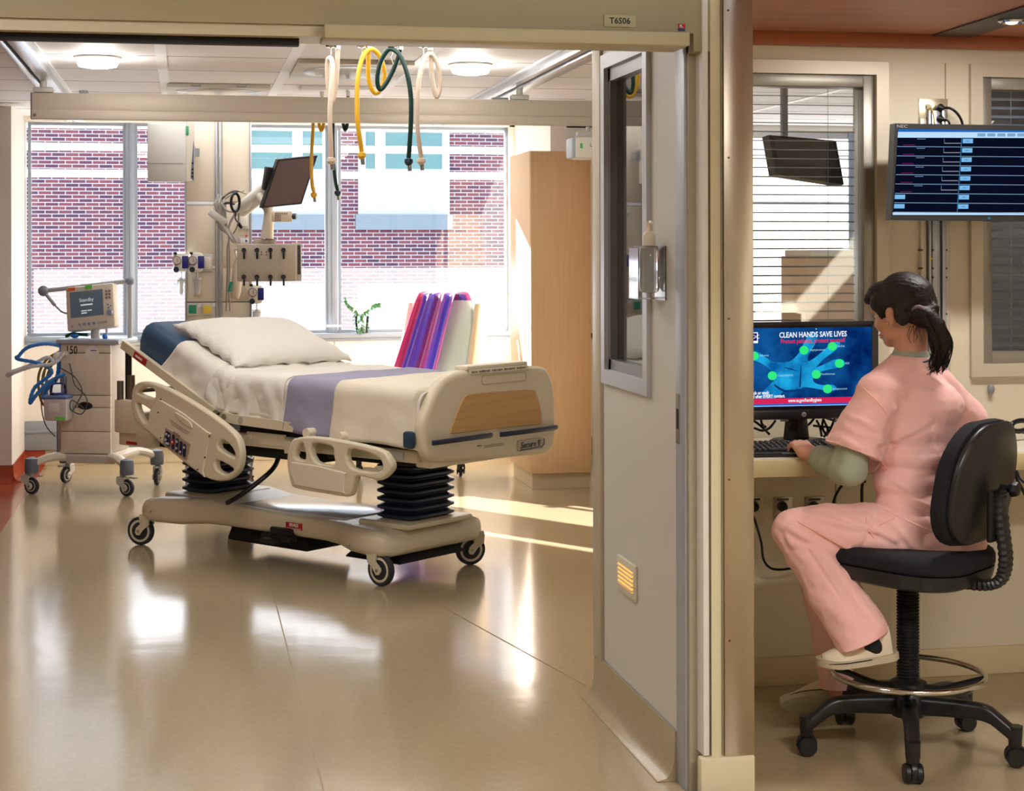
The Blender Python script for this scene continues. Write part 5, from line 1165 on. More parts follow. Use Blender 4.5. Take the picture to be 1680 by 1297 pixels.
# ------------------------------------------------------------------ alcove
def atz(px, py, z):
    u = (px - 840) / 2752.; v = -(py - 411) / 2752.
    r = [_F[i] + u * _R[i] + v * _U[i] for i in range(3)]; t = (z - CH) / r[2]
    return Vector((r[0] * t, r[1] * t, z))
DT = .912
t = thing('desk', 'cream built-in desk worktop along the alcove wall', 'desk', (3.3, 5.56, 0))
b = MB(); b.box2((-1.668, -.288, DT - .008), (1.7, .30, DT), .001); b.build('worktop', mat('laminate_pale', (224, 216, 202), .35), t)
b = MB(); b.box2((-1.668, -.292, DT - .062), (1.7, -.262, DT - .003), .004); b.box2((-1.668, -.27, DT - .05), (1.7, .30, DT - .008)); b.build('front_edge', mat('edge_cream', (214, 198, 152), .42), t)
# poster monitor
Y5 = 5.52
pm = thing('computer_monitor', 'black desk monitor showing a blue hand hygiene poster', 'monitor', at(1318, 712, 5.60)); pm.location.z = DT; m0 = pm.location.copy()
def R(x0, y0, x1, y1, Y, d, bev=0.): b = MB(); return bpx(b, m0, x0, y0, x1, y1, Y, d, bev)
b = MB()
bpx(b, m0, 1196, 527, 1441, 690, Y5 + .006, .05, .006); b.build('casing', black, pm)
b = MB(); bpx(b, m0, 1196, 526, 1441, 536, Y5, .01, .003); bpx(b, m0, 1196, 669, 1441, 690, Y5, .01, .003); bpx(b, m0, 1196, 530, 1204, 686, Y5, .01); bpx(b, m0, 1431, 530, 1441, 686, Y5, .01); b.build('bezel', mat('bezel_black', (26, 26, 30), .3), pm)
A = lp(m0, 1204, 669, Y5 + .004); B_ = lp(m0, 1431, 536, Y5 + .004)
scm = emis('poster_blue', (10, 60, 130), .9); nt = scm.node_tree; tc = nt.nodes.new('ShaderNodeTexCoord'); n = nt.nodes.new('ShaderNodeTexNoise'); n.inputs['Scale'].default_value = 9; n.inputs['Detail'].default_value = 3; rp = nt.nodes.new('ShaderNodeValToRGB')
rp.color_ramp.elements[0].position = .35; rp.color_ramp.elements[0].color = (*srgb(2, 28, 92), 1); rp.color_ramp.elements[1].position = .72; rp.color_ramp.elements[1].color = (*srgb(20, 96, 168), 1)
nt.links.new(tc.outputs['Object'], n.inputs['Vector']); nt.links.new(n.outputs['Fac'], rp.inputs[0]); nt.links.new(rp.outputs[0], nt.nodes['Emission'].inputs[0])
b = MB(); b.box2((A.x, A.y, A.z), (B_.x, A.y + .002, B_.z)); scr = b.build('screen', scm, pm)
cs = 260 / 1680.
def pp(x, y, lay): v = at(1220 + x * cs, 500 + y * cs, Y5 + .0035 - .0006 * lay) - m0; return v
def flat(name, pts, m, lay, sm=3, parent=None):
    b = MB(); V = [pp(x, y, lay) for x, y in pts]; V = cat(V, sm, True) if sm else V
    from_ = __import__('mathutils').geometry.tessellate_polygon([[Vector((v.x, v.z, 0)) for v in V]]); W_ = [b.bm.verts.new(v) for v in V]
    for q in from_: b.bm.faces.new([W_[i] for i in q])
    return b.build(name, m, parent or scr)
handm = emis('poster_hand', (20, 150, 215), .9); nt = handm.node_tree; tc = nt.nodes.new('ShaderNodeTexCoord'); n = nt.nodes.new('ShaderNodeTexNoise'); n.inputs['Scale'].default_value = 16; n.inputs['Detail'].default_value = 5; rp = nt.nodes.new('ShaderNodeValToRGB')
rp.color_ramp.elements[0].position = .3; rp.color_ramp.elements[0].color = (*srgb(10, 96, 170), 1); rp.color_ramp.elements[1].position = .6; rp.color_ramp.elements[1].color = (*srgb(34, 176, 236), 1)
nt.links.new(tc.outputs['Object'], n.inputs['Vector']); nt.links.new(n.outputs['Fac'], rp.inputs[0]); nt.links.new(rp.outputs[0], nt.nodes['Emission'].inputs[0])
flat('poster_hand', [(20, 540), (60, 500), (110, 488), (160, 500), (240, 560), (330, 605), (480, 600), (560, 540), (610, 470), (640, 400), (680, 335), (710, 305), (770, 298), (785, 335), (745, 440), (692, 520), (678, 580), (700, 592), (780, 540), (860, 470), (940, 405), (1000, 388), (1025, 405), (1010, 440), (950, 500), (860, 565), (785, 640), (775, 660), (870, 622), (960, 580), (1040, 575), (1072, 610), (1060, 650), (980, 668), (880, 690), (790, 722), (735, 790), (770, 832), (850, 850), (940, 845), (985, 875), (960, 908), (870, 905), (740, 882), (640, 870), (600, 890), (500, 920), (430, 905), (350, 985), (160, 990), (200, 925), (290, 830), (335, 770), (300, 700), (200, 625), (110, 590), (40, 600)], handm, 1)
dk = emis('poster_crease', (8, 62, 128), .8)
for P in ([(420, 660), (520, 690), (570, 700), (510, 675)], [(590, 860), (600, 700), (612, 620), (612, 700), (606, 860)], [(330, 840), (440, 900), (600, 890), (560, 912), (440, 925), (340, 870)]): flat('poster_crease', P, dk, 2)
dg = emis('poster_green', (50, 235, 130), 1.0)
for x, y in ((112, 540), (640, 480), (940, 440), (1015, 620), (770, 735), (305, 750), (890, 890)): flat('green_dot', [(x + 49 * math.cos(a), y + 47 * math.sin(a)) for a in [PI * k / 9 for k in range(18)]], dg, 2, 0)
flat('red_band', [(-60, 1000), (1370, 968), (1370, 1030), (-60, 1056)], emis('poster_red', (226, 40, 92), .9), 2, 0)
flat('white_line', [(-60, 1074), (1370, 1048), (1370, 1054), (-60, 1082)], emis('poster_pale', (190, 215, 245), .9), 2, 0)
flat('blue_band', [(-60, 1057), (1370, 1032), (1370, 1047), (-60, 1073)], emis('poster_bright_blue', (24, 110, 225), .9), 2, 0)
wt = emis('poster_white', (245, 248, 255), 1.0); pxm = (at(1319, 600, Y5) - at(1318, 600, Y5)).x
def ptext(s, x, y, hpx, m, al='CENTER', bold=0., sx=1., lay=3, sl=-.012):
    o = pp(x, y, lay); return text('poster_lettering', s, hpx * cs * pxm * 1.35, m, scr, frame_m(o, (1, 0, 0), (0, 0, 1)) @ Matrix.Rotation(-sl, 4, 'Z') if False else frame_m(o, (1, 0, .010), (0, 0, 1)), al, .0001, bold * pxm, sx)
ptext('CLEAN HANDS SAVE LIVES', 737, 315, 56, wt, bold=.22, sx=.80)
ptext('Protect patients, protect yourself', 735, 380, 46, emis('poster_crimson', (236, 30, 70), 1.0), bold=.12, sx=.815)
ptext('www.va.gov/handhygiene', 650, 1010, 36, wt, bold=.15, sx=.72)
ptext('...rub or wash', 270, 930, 34, wt, 'RIGHT', .2, .8); ptext('...and after EVERY contact.', 440, 964, 34, wt, 'RIGHT', .2, .8)
for s, x, y in (('Influenza', 170, 536), ('Staphylococcus', 700, 478), ('Candida', 985, 437), ('RSV', 1078, 620), ('Pseudomonas', 820, 733), ('Campylobacter', 360, 748), ('Streptococcus', 945, 890)): ptext(s, x, y, 22, emis('poster_cyan', (170, 225, 245), .9), 'LEFT', 0, .9)
flat('poster_logo', [(60, 290), (152, 290), (152, 405), (60, 405)], wt, 2, 0); flat('poster_logo_mark', [(66, 300), (142, 300), (142, 380), (66, 380)], emis('poster_navy', (20, 40, 110), .8), 3, 0); ptext('CDC', 110, 340, 40, wt, lay=4)
b = MB(); b.lathe([(.001, 0), (.0085, 0), (.0085, .001), (.001, .001)], 24, frame_m(lp(m0, 1319, 679.5, Y5 - .0005), (1, 0, 0), (0, 0, 1))); lg = b.build('maker_badge', mat('badge_silver', (200, 200, 204), .3, metal=.6), pm); text('lettering', 'hp', .0125, black, lg, frame_m(lp(m0, 1319, 680, Y5 - .0022), (1, 0, 0), (0, 0, 1)), shear=.25)
b = MB(); b.ell(lp(m0, 1339, 539.5, Y5), (.0018, .001, .0018), seg=8, rings=6); b.build('pointer_dot', wt, pm)
b = MB(); b.tube([(0, .07, .006), (0, .07, .14)], [.05, .035], 16, flat=.4); b.lathe([(.115, 0), (.115, .008), (.10, .018), (.001, .02)], 32, Matrix.Translation((0, .03, 0)), cap=False); b.box(0, .03, .125, .12, .04, .06, .01); b.build('stand', black, pm)
b = MB(); b.cyl((-.09, -.02, .10), (-.065, -.02, .10), .012); b.build('stand_knob', grey, pm)
# keyboard
kb = thing('keyboard', 'black computer keyboard on the desk in front of the poster monitor', 'keyboard', (2.045, 5.375, DT), math.radians(-3))
b = MB(); M = Matrix.Rotation(math.radians(6), 4, 'X'); b.box(0, 0, .018, .46, .165, .018, .004, M=M); b.build('body', black, kb)
b = MB(); km = mat('key_black', (34, 34, 38), .3)
for j in range(6):
    y = -.062 + .0225 * j; x = -.218; ws = 23
    for i in range(ws):
        if j == 0 and 4 <= i <= 9: continue
        if i in (15, 19): x += .006
        b.box(x + .0082, y, .031, .0155, .0165, .010, .002, M=M, seg=1, taper=(.8, .8)); x += .0190
    if j == 0: b.box(-.08, y, .031, .11, .0165, .010, .002, M=M)
b.build('keys', km, kb)
b = MB(); b.box(0, -.081, .022, .20, .003, .004, M=M); b.build('edge_highlight', grey, kb)
# screen on the wall
mn = thing('wall_monitor', 'black wall monitor listing rows of dark fields with pale blue buttons', 'monitor', at(1580, 290, 5.62)); n0 = mn.location.copy(); YM = 5.60
def bx(x0, y0, x1, y1, Y, d, name, m, parent=mn, bev=0.): b = MB(); bpx(b, n0, x0, y0, x1, y1, Y, d, bev); return b.build(name, m, parent)
tl, tr, bl_, br = (1464, 203), (1706, 207), (1457, 361), (1702, 363)
def quad(name, a, b_, c, d, Y, th, m, parent):
    P = [at(*a, Y) - n0, at(*b_, Y) - n0, at(*c, Y) - n0, at(*d, Y) - n0]; b = MB()
    b.prism([(p.x, p.z) for p in P], th, frame_m((0, P[0].y, 0), (1, 0, 0), (0, 0, 1))); return b.build(name, m, parent)
quad('casing', tl, tr, br, bl_, YM + .025, .045, mat('bezel_black', (26, 26, 30), .3), mn)
scw = quad('screen', (1474, 212), (1697, 214), (1693, 354), (1465, 353), YM + .0015, .002, emis('ui_dark', (10, 16, 36), .8), mn)
def U(x, y): return (1440 + x * 240 / 1556., 180 + y * 240 / 1556.)
def uq(name, pts, m, lay=1): q = [U(*p) for p in pts]; return quad(name, *q, YM - .0002 * lay, .0003, m, scw)
ub = emis('ui_button', (120, 185, 235), 1.0); ul = emis('ui_line', (110, 140, 170), .9); uw = emis('ui_white', (190, 222, 250), 1.0)
uq('title_bar', [(218, 205), (1670, 222), (1668, 240), (216, 232)], emis('ui_blue', (30, 100, 190), 1.0)); uq('tool_bar', [(216, 234), (1668, 240), (1662, 300), (212, 296)], uw)
for k in range(6): x = 1062 + 106 * k; uq('tool_button', [(x, 250), (x + 84, 250), (x + 82, 284), (x - 2, 284)], emis('ui_tool', (130, 175, 215), .9), 2)
for k in range(8):
    y = 390 + 99.5 * k; s = -.08
    uq('row_line', [(208 - k * 5, y - 4), (1660 - k * 6, y + 8), (1660 - k * 6, y + 16), (208 - k * 5, y + 5)], ul)
for k in range(6):
    y = 305 + 99.5 * k; d = -6.5 * k
    uq('field_box', [(708 + d, y + 48), (882 + d, y + 48), (882 + d, y + 54), (708 + d, y + 54)], emis('ui_pale', (180, 180, 195), .9)); uq('field_side', [(706 + d, y + 5), (710 + d, y + 5), (710 + d, y + 54), (706 + d, y + 54)], ul)
    uq('row_caption', [(420 + d, y + 2), (510 + d, y + 2), (510 + d, y + 9), (420 + d, y + 9)], emis('ui_caption', (120, 150, 190), .8)); uq('row_alert', [(272 + d, y + 66), (396 + d, y + 66), (396 + d, y + 71), (272 + d, y + 71)], emis('ui_magenta', (150, 30, 110), .9))
for k in range(8):
    y = 308 + 99.5 * k; d = -7 * k; uq('button', [(906 + d, y), (1014 + d, y), (1012 + d, y + 48), (904 + d, y + 48)], ub); uq('button_caption', [(940 + d, y + 22), (975 + d, y + 22), (975 + d, y + 27), (940 + d, y + 27)], emis('ui_grey', (70, 90, 120), .7), 2)
for k in range(2): y = 903 + 99.5 * k; uq('button', [(182 - 6 * k, y), (292 - 6 * k, y), (290 - 6 * k, y + 46), (180 - 6 * k, y + 46)], ub)
uq('column_line', [(890, 300), (898, 300), (850, 1088), (842, 1088)], emis('ui_column', (60, 120, 170), .9)); uq('status_bar', [(160, 1090), (1610, 1092), (1608, 1120), (160, 1118)], uw)
text('maker_lettering', 'NEC', .016, grey, mn, frame_m(at(1480, 207.3, YM - .001) - n0, (1, 0, 0), (0, 0, 1)), sx=1.3)
bx(1621, 356, 1625, 360, YM - .001, .002, 'power_light', emis('led_teal', (40, 120, 140), .8))
b = MB(); P = at(1530, 300, 5.72) - n0; b.box(P.x, P.y, P.z, .12, .15, .10, .006); b.box(P.x, P.y + .10, P.z, .16, .05, .2, .004); b.build('wall_bracket', alum, mn)
t = thing('mounting_track', 'tall aluminium mounting track with cable channel on the alcove wall', 'mounting track', at(1530, 700, YA)); t.location.z = .92; o0 = t.location.copy()
for x0, x1, d, nm in ((1508, 1517, .016, 'side_channel'), (1519, 1523, .03, 'rail'), (1525, 1538, .026, 'cover'), (1540, 1546, .034, 'rail'), (1549, 1557, .012, 'side_channel')):
    A = at(x0, 500, YA).x - o0.x; B_ = at(x1, 500, YA).x - o0.x; b = MB(); b.box2((A, -d, 0), (B_, 0, 1.20 if d > .02 else 1.17), .001); b.build(nm, alum if d > .02 else mat('channel_cream', (206, 198, 182), .35, metal=.2), t)
b = MB()
for py in (410, 440, 455, 515): 
    for px in (1513, 1531, 1553): P = at(px, py, YA - .034) - o0; b.cyl(P, P + Vector((0, .03, 0)), .004, seg=10)
b.build('screws', mat('screw_dark', (90, 80, 70), .4, metal=.8), t)
b = MB(); P = at(1528, 424, YA - .03) - o0; b.prism([(-.006, -.008), (.009, 0), (-.006, .008)], .001, XZ(P.x, P.y, P.z)); b.build('yellow_mark', mat('mark_yellow', (215, 200, 60), .5), t)
# sockets
def socket(name, lab, x0, y0, x1, y1, m, group=None):
    o = at((x0 + x1) / 2, (y0 + y1) / 2, YA); t = thing(name, lab, 'socket', o, 0, group); b = MB(); bpx(b, o, x0, y0, x1, y1, YA - .006, .006, .0015); b.build('plate', m, t); return t, o
t, o = socket('wall_socket', 'double socket plate with plugs above the wall monitor', 1508, 162, 1555, 212, mat('plate_steel_warm', (212, 200, 170), .25, metal=.6))
for px, py in ((1522, 177), (1522, 195), (1541, 177), (1541, 195)): b = MB(); b.cyl(lp(o, px, py, YA - .010), lp(o, px, py, YA - .004), .0155, seg=20); b.build('outlet', mat('outlet_ivory', (216, 204, 174), .4), t)
b = MB()
for px, py in ((1522, 177), (1522, 195)):
    for dx in (-2, 2): P = lp(o, px + dx, py - 1, YA - .0105); b.box(P.x, P.y, P.z, .0025, .001, .009)
b.build('outlet_slots', blackm, t)
for px, py in ((1543, 177), (1543, 195)): b = MB(); b.tube([lp(o, px, py, YA - .01), lp(o, px, py, YA - .03), lp(o, px + 5, py + 1, YA - .036)], [.016, .015, .007], 12); b.build('plug', black, t)
def cord(lab, pts, r, m=black, grp=None):
    o = at(*pts[0]); b = MB(); b.tube([at(*q) - o for q in pts], r, 8, 8); ob = b.build('cord', m); ob.location = o; return tag(ob, lab, 'cord', grp)
cord('thick black cord arching from the upper plug behind the wall monitor', [(1547, 177, 5.84), (1560, 178, 5.82), (1572, 188, 5.82), (1579, 203, 5.82), (1581, 225, 5.83)], .005)
cord('short black cord of the lower plug behind the wall monitor', [(1547, 196, 5.84), (1555, 198, 5.83), (1558, 205, 5.83), (1559, 222, 5.83)], .004)
cord('yellow cord hanging from the left socket above the wall monitor', [(1522, 179, 5.862), (1528, 178, 5.85), (1531, 188, 5.85), (1533, 203, 5.85), (1533, 225, 5.85)], .0025, mat('cord_yellow', (200, 170, 40), .4))
ssm = mat('socket_steel', (170, 160, 140), .3, metal=.8)
for x0, lab in ((1269, 'steel socket with black plug under the desk, next to the knee'), (1321, 'steel socket with black plug under the desk, above the thigh'), (1222, 'beige socket under the desk half hidden by the end post')):
    t, o = socket('wall_socket', lab, x0, 814, x0 + 31, 862, ssm if x0 > 1230 else mat('outlet_ivory', (216, 204, 174), .4), 'sockets under the desk')
    b = MB(); b.tube([lp(o, x0 + 14, 830, YA - .006), lp(o, x0 + 16, 832, YA - .035), lp(o, x0 + 20, 834, YA - .04)], [.020, .018, .012], 12); b.build('plug', black, t)
    b = MB(); bpx(b, o, x0 + 6, 817, x0 + 25, 821, YA - .0065, .001); b.build('caption_strip', mat('caption_dark', (70, 60, 60), .5), t)
cord('black cord sagging from the beige socket under the desk', [(1232, 838, 5.84), (1240, 858, 5.8), (1249, 890, 5.78), (1252, 915, 5.78), (1262, 930, 5.78), (1280, 934, 5.78), (1310, 930, 5.8)], .0045)
cord('black cable looping under the desk above the thigh', [(1366, 835, 5.8), (1370, 815, 5.78), (1382, 795, 5.74), (1397, 782, 5.72), (1404, 785, 5.72), (1420, 790, 5.72)], .005)
cord('black cable hanging straight down under the desk beside the scrub top', [(1414, 772, 5.72), (1415, 790, 5.72), (1414, 805, 5.72), (1414, 830, 5.74)], .006)
cord('black cable at the right edge under the desk', [(1664, 770, 5.6), (1668, 785, 5.62), (1676, 800, 5.64), (1684, 815, 5.65)], .006)
cord('blue cable hanging at the right edge under the desk', [(1668, 770, 5.66), (1674, 786, 5.66), (1690, 796, 5.66)], .004, mat('cable_blue', (30, 60, 160), .4))
cord('black coiled cable lying on the desk at the right edge', [(1690, 690, 5.6), (1672, 690, 5.58), (1661, 695, 5.56), (1661, 704, 5.56), (1672, 707, 5.57), (1690, 703, 5.6)], .009)
cord('thin blue cable beside the coiled cable on the desk', [(1662, 712, 5.58), (1670, 708, 5.58), (1690, 712, 5.6)], .004, mat('cable_blue', (30, 60, 160), .4))
t = thing('cable_tangle', 'tangle of black cables behind the desk monitor stand', 'cable tangle', (2.25, 5.72, DT)); o0 = t.location
for pts in ([(1340, 690), (1345, 700), (1348, 715)], [(1352, 682), (1349, 700), (1356, 714)], [(1352, 690), (1358, 705), (1352, 716)], [(1372, 680), (1364, 700), (1358, 714)], [(1335, 698), (1355, 700), (1375, 702), (1400, 690)], [(1345, 682), (1370, 690), (1390, 693), (1405, 686)], [(1340, 680), (1328, 695), (1312, 705), (1296, 712)], [(1237, 690), (1250, 700), (1262, 712)], [(1248, 684), (1250, 695), (1256, 700)], [(1238, 702), (1250, 706), (1262, 702), (1272, 690)]):
    b = MB(); b.tube([at(x, y, 5.70 + .03 * (i % 2)) - o0 for i, (x, y) in enumerate(pts)], .0045, 8, 6); b.build('cable', black, t)
b = MB(); b.box(0, 0, 0, .035, .012, .016, .003, M=Matrix.Translation(at(1373, 684, 5.7) - o0) @ Matrix.Rotation(.5, 4, 'Y')); b.build('connector', grey, t)
b = MB(); b.ell((0, 0, 0), (.014, .012, .02)); t = b.build('wall_hook', grey); t.location = at(1626, 638, 5.86); tag(t, 'small grey round hook on the alcove wall behind the shoulder', 'hook')
# soffit light
t = thing('soffit_light', 'recessed grey strip spotlight in the wood soffit', 'spotlight', atz(1600, 42, 2.4)); o0 = t.location
q = [atz(1516, 62, 2.398), atz(1583, 64, 2.398), atz(1700, 25, 2.398), atz(1690, 6, 2.398)]
b = MB(); b.prism([((v - o0).x, (v - o0).y) for v in q], .006, Matrix.Translation((0, 0, -.003))); b.build('trim_plate', mat('strip_grey', (88, 82, 78), .4, metal=.5), t)
c = atz(1662, 35, 2.385) - o0; b = MB(); b.lathe([(.05, .012), (.052, .0), (.042, -.006), (.03, .006), (.012, .012)], 28, Matrix.Translation(c)); b.build('reflector', chrome, t)
b = MB(); b.ell(c + Vector((-.005, 0, -.002)), (.022, .022, .010)); b.build('bulb', emis('bulb_warm', (255, 225, 180), 2.5), t)

# ------------------------------------------------------------------ drafting stool
CX, CY = 2.262, 5.02
st = thing('drafting_stool', 'black swivel drafting stool with chrome foot ring under the seated person', 'stool', (CX, CY, 0), math.radians(130))
fab = mat('seat_fabric', (14, 15, 22), .9, bump=.1, bscale=400); bk = mat('shell_black', (30, 30, 32), .36)
LR = Matrix.Rotation(math.radians(-130), 4, 'Z')
for a in (176, 248, 320, 32, 104):
    d = LR @ Vector((math.cos(math.radians(a)), math.sin(math.radians(a)), 0)); n_ = Vector((-d.y, d.x, 0))
    b = MB(); secs = []
    for k in range(13):
        q = k / 12; r = .03 + .31 * q; z = .150 + .012 * math.sin(q * 2.6) - .055 * max(0, q - .72) / .28 - .01 * q; hh = .030 - .006 * q; w = .027 - .005 * q
        secs.append([d * r + n_ * p[0] + Vector((0, 0, z + p[1])) for p in rrect(2 * w, 2 * hh, .014, 3)])
    b.loft(secs); b.tube([d * .335 + Vector((0, 0, .125)), d * .335 + Vector((0, 0, .062))], [.024, .020], 12); L_ = b.build('base_leg', bk, st)
    ax = (n_ * math.cos(a) + d * math.sin(a)).normalized(); c0 = d * .335 + Vector((0, 0, .031)) + d * 0
    for s in (-1, 1): b = MB(); b.lathe([(.008, -.011), (.026, -.011), (.030, -.006), (.030, .006), (.026, .011), (.008, .011)], 24, frame_m(c0 + ax * .017 * s, d.cross(ax) if abs(d.dot(ax)) < .9 else Vector((0, 0, 1)).cross(ax), Vector((0, 0, 1))) if False else Matrix.Translation(c0 + ax * .017 * s) @ Vector((0, 0, 1)).rotation_difference(ax).to_matrix().to_4x4()); b.build('wheel', mat('wheel_black', (24, 24, 26), .45), L_)
    b = MB(); b.lathe([(.033, -.008), (.034, 0), (.033, .008)], 24, Matrix.Translation(c0 + Vector((0, 0, .006))) @ Vector((0, 0, 1)).rotation_difference(ax).to_matrix().to_4x4()); b.build('caster_hood', bk, L_)
b = MB(); b.lathe([(.052, .115), (.058, .13), (.055, .185), (.045, .20), (.03, .205)], 28); b.build('base_hub', bk, st)
b = MB(); pr = []
N = 30
for k in range(N * 2 + 1): pr.append((.037 if k % 2 else .032, .225 + .30 * k / (2 * N)))
b.lathe(pr, 28); b.build('column_sleeve', bk, st, 20)
b = MB(); b.cyl((0, 0, .20), (0, 0, .60), .013); b.build('gas_column', chrome, st)
RZ_ = .247; b = MB(); b.tube([(.238 * math.cos(2 * PI * k / 48), .238 * math.sin(2 * PI * k / 48), RZ_) for k in range(48)], .0095, 12, closed=True); b.build('foot_ring', chrome, st)
for k in range(4):
    a = math.radians(20 + 90 * k); d = Vector((math.cos(a), math.sin(a), 0)); b = MB(); b.tube([d * .03 + Vector((0, 0, .205)), d * .10 + Vector((0, 0, .205)), d * .19 + Vector((0, 0, .235)), d * .235 + Vector((0, 0, RZ_))], [.024, .018, .014, .018], 10, 5, flat=.7); b.build('ring_spoke', bk, st)
b = MB(); b.lathe([(.03, .198), (.06, .203), (.058, .222), (.04, .232)], 24); b.build('ring_collar', bk, st)
# seat
b = MB(); secs = []
for z, s in ((.560, .86), (.570, .95), (.600, .985), (.612, .99)): secs.append([Vector((p[0], p[1], z + .012 * (p[0] / .25))) for p in rrect(.49 * s, .49 * s, .16 * s, 6)])
b.loft(secs); b.build('seat_pan', bk, st)
b = MB(); secs = []
for z, s in ((.613, .96), (.622, 1.0), (.645, 1.0), (.660, .97), (.668, .88), (.670, .6)): secs.append([Vector((p[0], p[1], z + .012 * (p[0] / .25))) for p in rrect(.49 * s, .49 * s, .16 * s, 6)])
b.loft(secs); b.build('seat_cushion', fab, st, 60)
b = MB(); b.box(.02, .0, .57, .20, .14, .02, .006); b.tube([(0, -.05, .575), (.02, -.17, .565)], .008, 8); b.cyl((-.04, .10, .57), (-.04, .16, .565), .012); b.build('tilt_mechanism', bk, st)
# back
def backplate(off, w, h, th, z0, name, m, cr=.11):
    b = MB(); P = rrect(w, h, cr, 7); secs = []
    for d, s in ((0, .93), (.006, .985), (th * .5, 1.0), (th - .006, .985), (th, .93)):
        secs.append([Vector((off - d - .16 * (p[1] * s) * 1.0 - .22 * ((p[0] * s) ** 2) * -1.6, p[0] * s * (1 - .16 * max(0, p[1] / h * 2) ** 1.5), z0 + p[1] * s)) for p in P])
    b.loft(secs); return b.build(name, m, st, 50)
backplate(-.205, .465, .385, .055, .880, 'back_cushion', fab, .15); backplate(-.255, .455, .375, .03, .880, 'back_shell', bk, .15)
b = MB(); path = cat([(-.10, 0, .575), (-.22, 0, .56), (-.30, 0, .575), (-.325, 0, .64), (-.315, 0, .74), (-.305, 0, .84), (-.30, 0, .86)], 10); n = len(path)
secs = []
for i, p in enumerate(path):
    a = path[max(0, i - 1)]; c = path[min(n - 1, i + 1)]; t_ = (c - a).normalized(); nn = Vector((0, 1, 0)); mm = t_.cross(nn); k = 1.0 if i % 2 else .86
    secs.append([p + nn * q[0] * k + mm * q[1] * k for q in rrect(.062, .034, .012, 3)])
b.loft(secs); b.build('spine_sleeve', bk, st, 15)
b = MB(); b.box(-.290, 0, .78, .02, .09, .16, .008); b.build('spine_housing', bk, st)
b = MB(); b.cyl((-.29, -.045, .86), (-.325, -.045, .86), .012); b.lathe([(.024, 0), (.026, .008), (.022, .022), (.01, .026)], 7, Matrix.Translation((-.325, -.045, .86)) @ Matrix.Rotation(-PI / 2, 4, 'Y')); b.build('back_knob', black, st)
# ------------------------------------------------------------------ seated person
skin = mat('skin', (206, 150, 126), .5, sub=.15, bump=.02, bscale=400); hairm = mat('hair_dark', (30, 18, 20), .5, bump=.25, bscale=120, spec=.35)
scrub = mat('scrub_pink', (250, 196, 190), .9, bump=.12, bscale=350, sheen=.2); under = mat('undershirt_sage', (164, 170, 150), .8, bump=.05, bscale=500)
shoem = mat('shoe_canvas', (232, 220, 196), .75, bump=.05, bscale=300); solem = mat('shoe_sole', (196, 184, 156), .7, bump=.15, bscale=120)
pe = thing('person', 'seated person in pink scrubs with dark ponytail typing at the desk', 'person', (CX, CY, 0))
E0 = Vector((CX, CY, 0))
Q = lambda x, y, Y: at(x, y, Y) - E0
pel = Q(1522, 868, 5.02); waist = Q(1510, 790, 5.05); chest = Q(1500, 705, 5.07); upch = Q(1496, 645, 5.09); nb = Q(1494, 598, 5.085)
shL = Q(1436, 645, 5.01); shR = Q(1556, 652, 5.18); elL = Q(1392, 765, 5.0); wrL = Q(1337, 752, 5.21); haL = Q(1314, 730, 5.29)
elR = Q(1592, 735, 5.36); wrR = Q(1440, 735, 5.46)
hipL = Q(1492, 870, 4.98); knL = Q(1304, 870, 5.03); anL = Q(1412, 1052, 4.94); hipR = Q(1535, 862, 5.13); knR = Q(1335, 890, 5.26); anR = Q(1376, 1135, 5.36)
# head frame
HO = Q(1479, 513, 5.11); hf = Vector((-.52, .83, -.20)).normalized(); hu = (Vector((-.12, .12, 1)) - hf * Vector((-.12, .12, 1)).dot(hf)).normalized()
hr_ = hf.cross(hu).normalized(); HM = Matrix(((hr_.x, hf.x, hu.x, HO.x), (hr_.y, hf.y, hu.y, HO.y), (hr_.z, hf.z, hu.z, HO.z), (0, 0, 0, 1))); HR = HM.to_quaternion()
def he(b, c, r, rot=None): b.ell(HM @ Vector(c), r, HR if rot is None else (HR @ rot), 20, 14)
b = MB()
he(b, (0, -.012, .032), (.072, .092, .083)); he(b, (0, .032, -.012), (.058, .058, .075)); he(b, (0, .055, -.082), (.028, .030, .022)); he(b, (0, .02, -.068), (.050, .055, .035))
for s in (-1, 1):
    he(b, (s * .040, .052, -.028), (.022, .026, .026)); he(b, (s * .030, .078, .020), (.022, .012, .008)); he(b, (s * .046, .010, -.062), (.014, .04, .024))
    he(b, (s * .074, -.004, -.008), (.009, .017, .030)); he(b, (s * .079, -.010, .004), (.007, .016, .018))
b.cap(HM @ Vector((0, .086, .012)), .008, HM @ Vector((0, .104, -.022)), .011); he(b, (0, .084, -.055), (.020, .009, .007)); he(b, (0, .083, -.066), (.018, .009, .007)); he(b, (0, .07, .04), (.05, .03, .035))
b.cap(HM @ Vector((0, -.025, -.05)), .052, nb, .056); b.cap(nb, .062, upch, .09)
b.cap(upch, .085, chest, .095); b.cap(chest, .095, waist, .095); b.cap(waist, .095, pel, .11)
b.cap(shL, .05, upch, .08); b.cap(shR, .05, upch, .08)
b.chain([shL, elL, wrL], [.048, .040, .027]); b.chain([shR, elR, wrR], [.048, .040, .027])
b.chain([hipL, knL, anL], [.085, .055, .036]); b.chain([hipR, knR, anR], [.085, .055, .036])
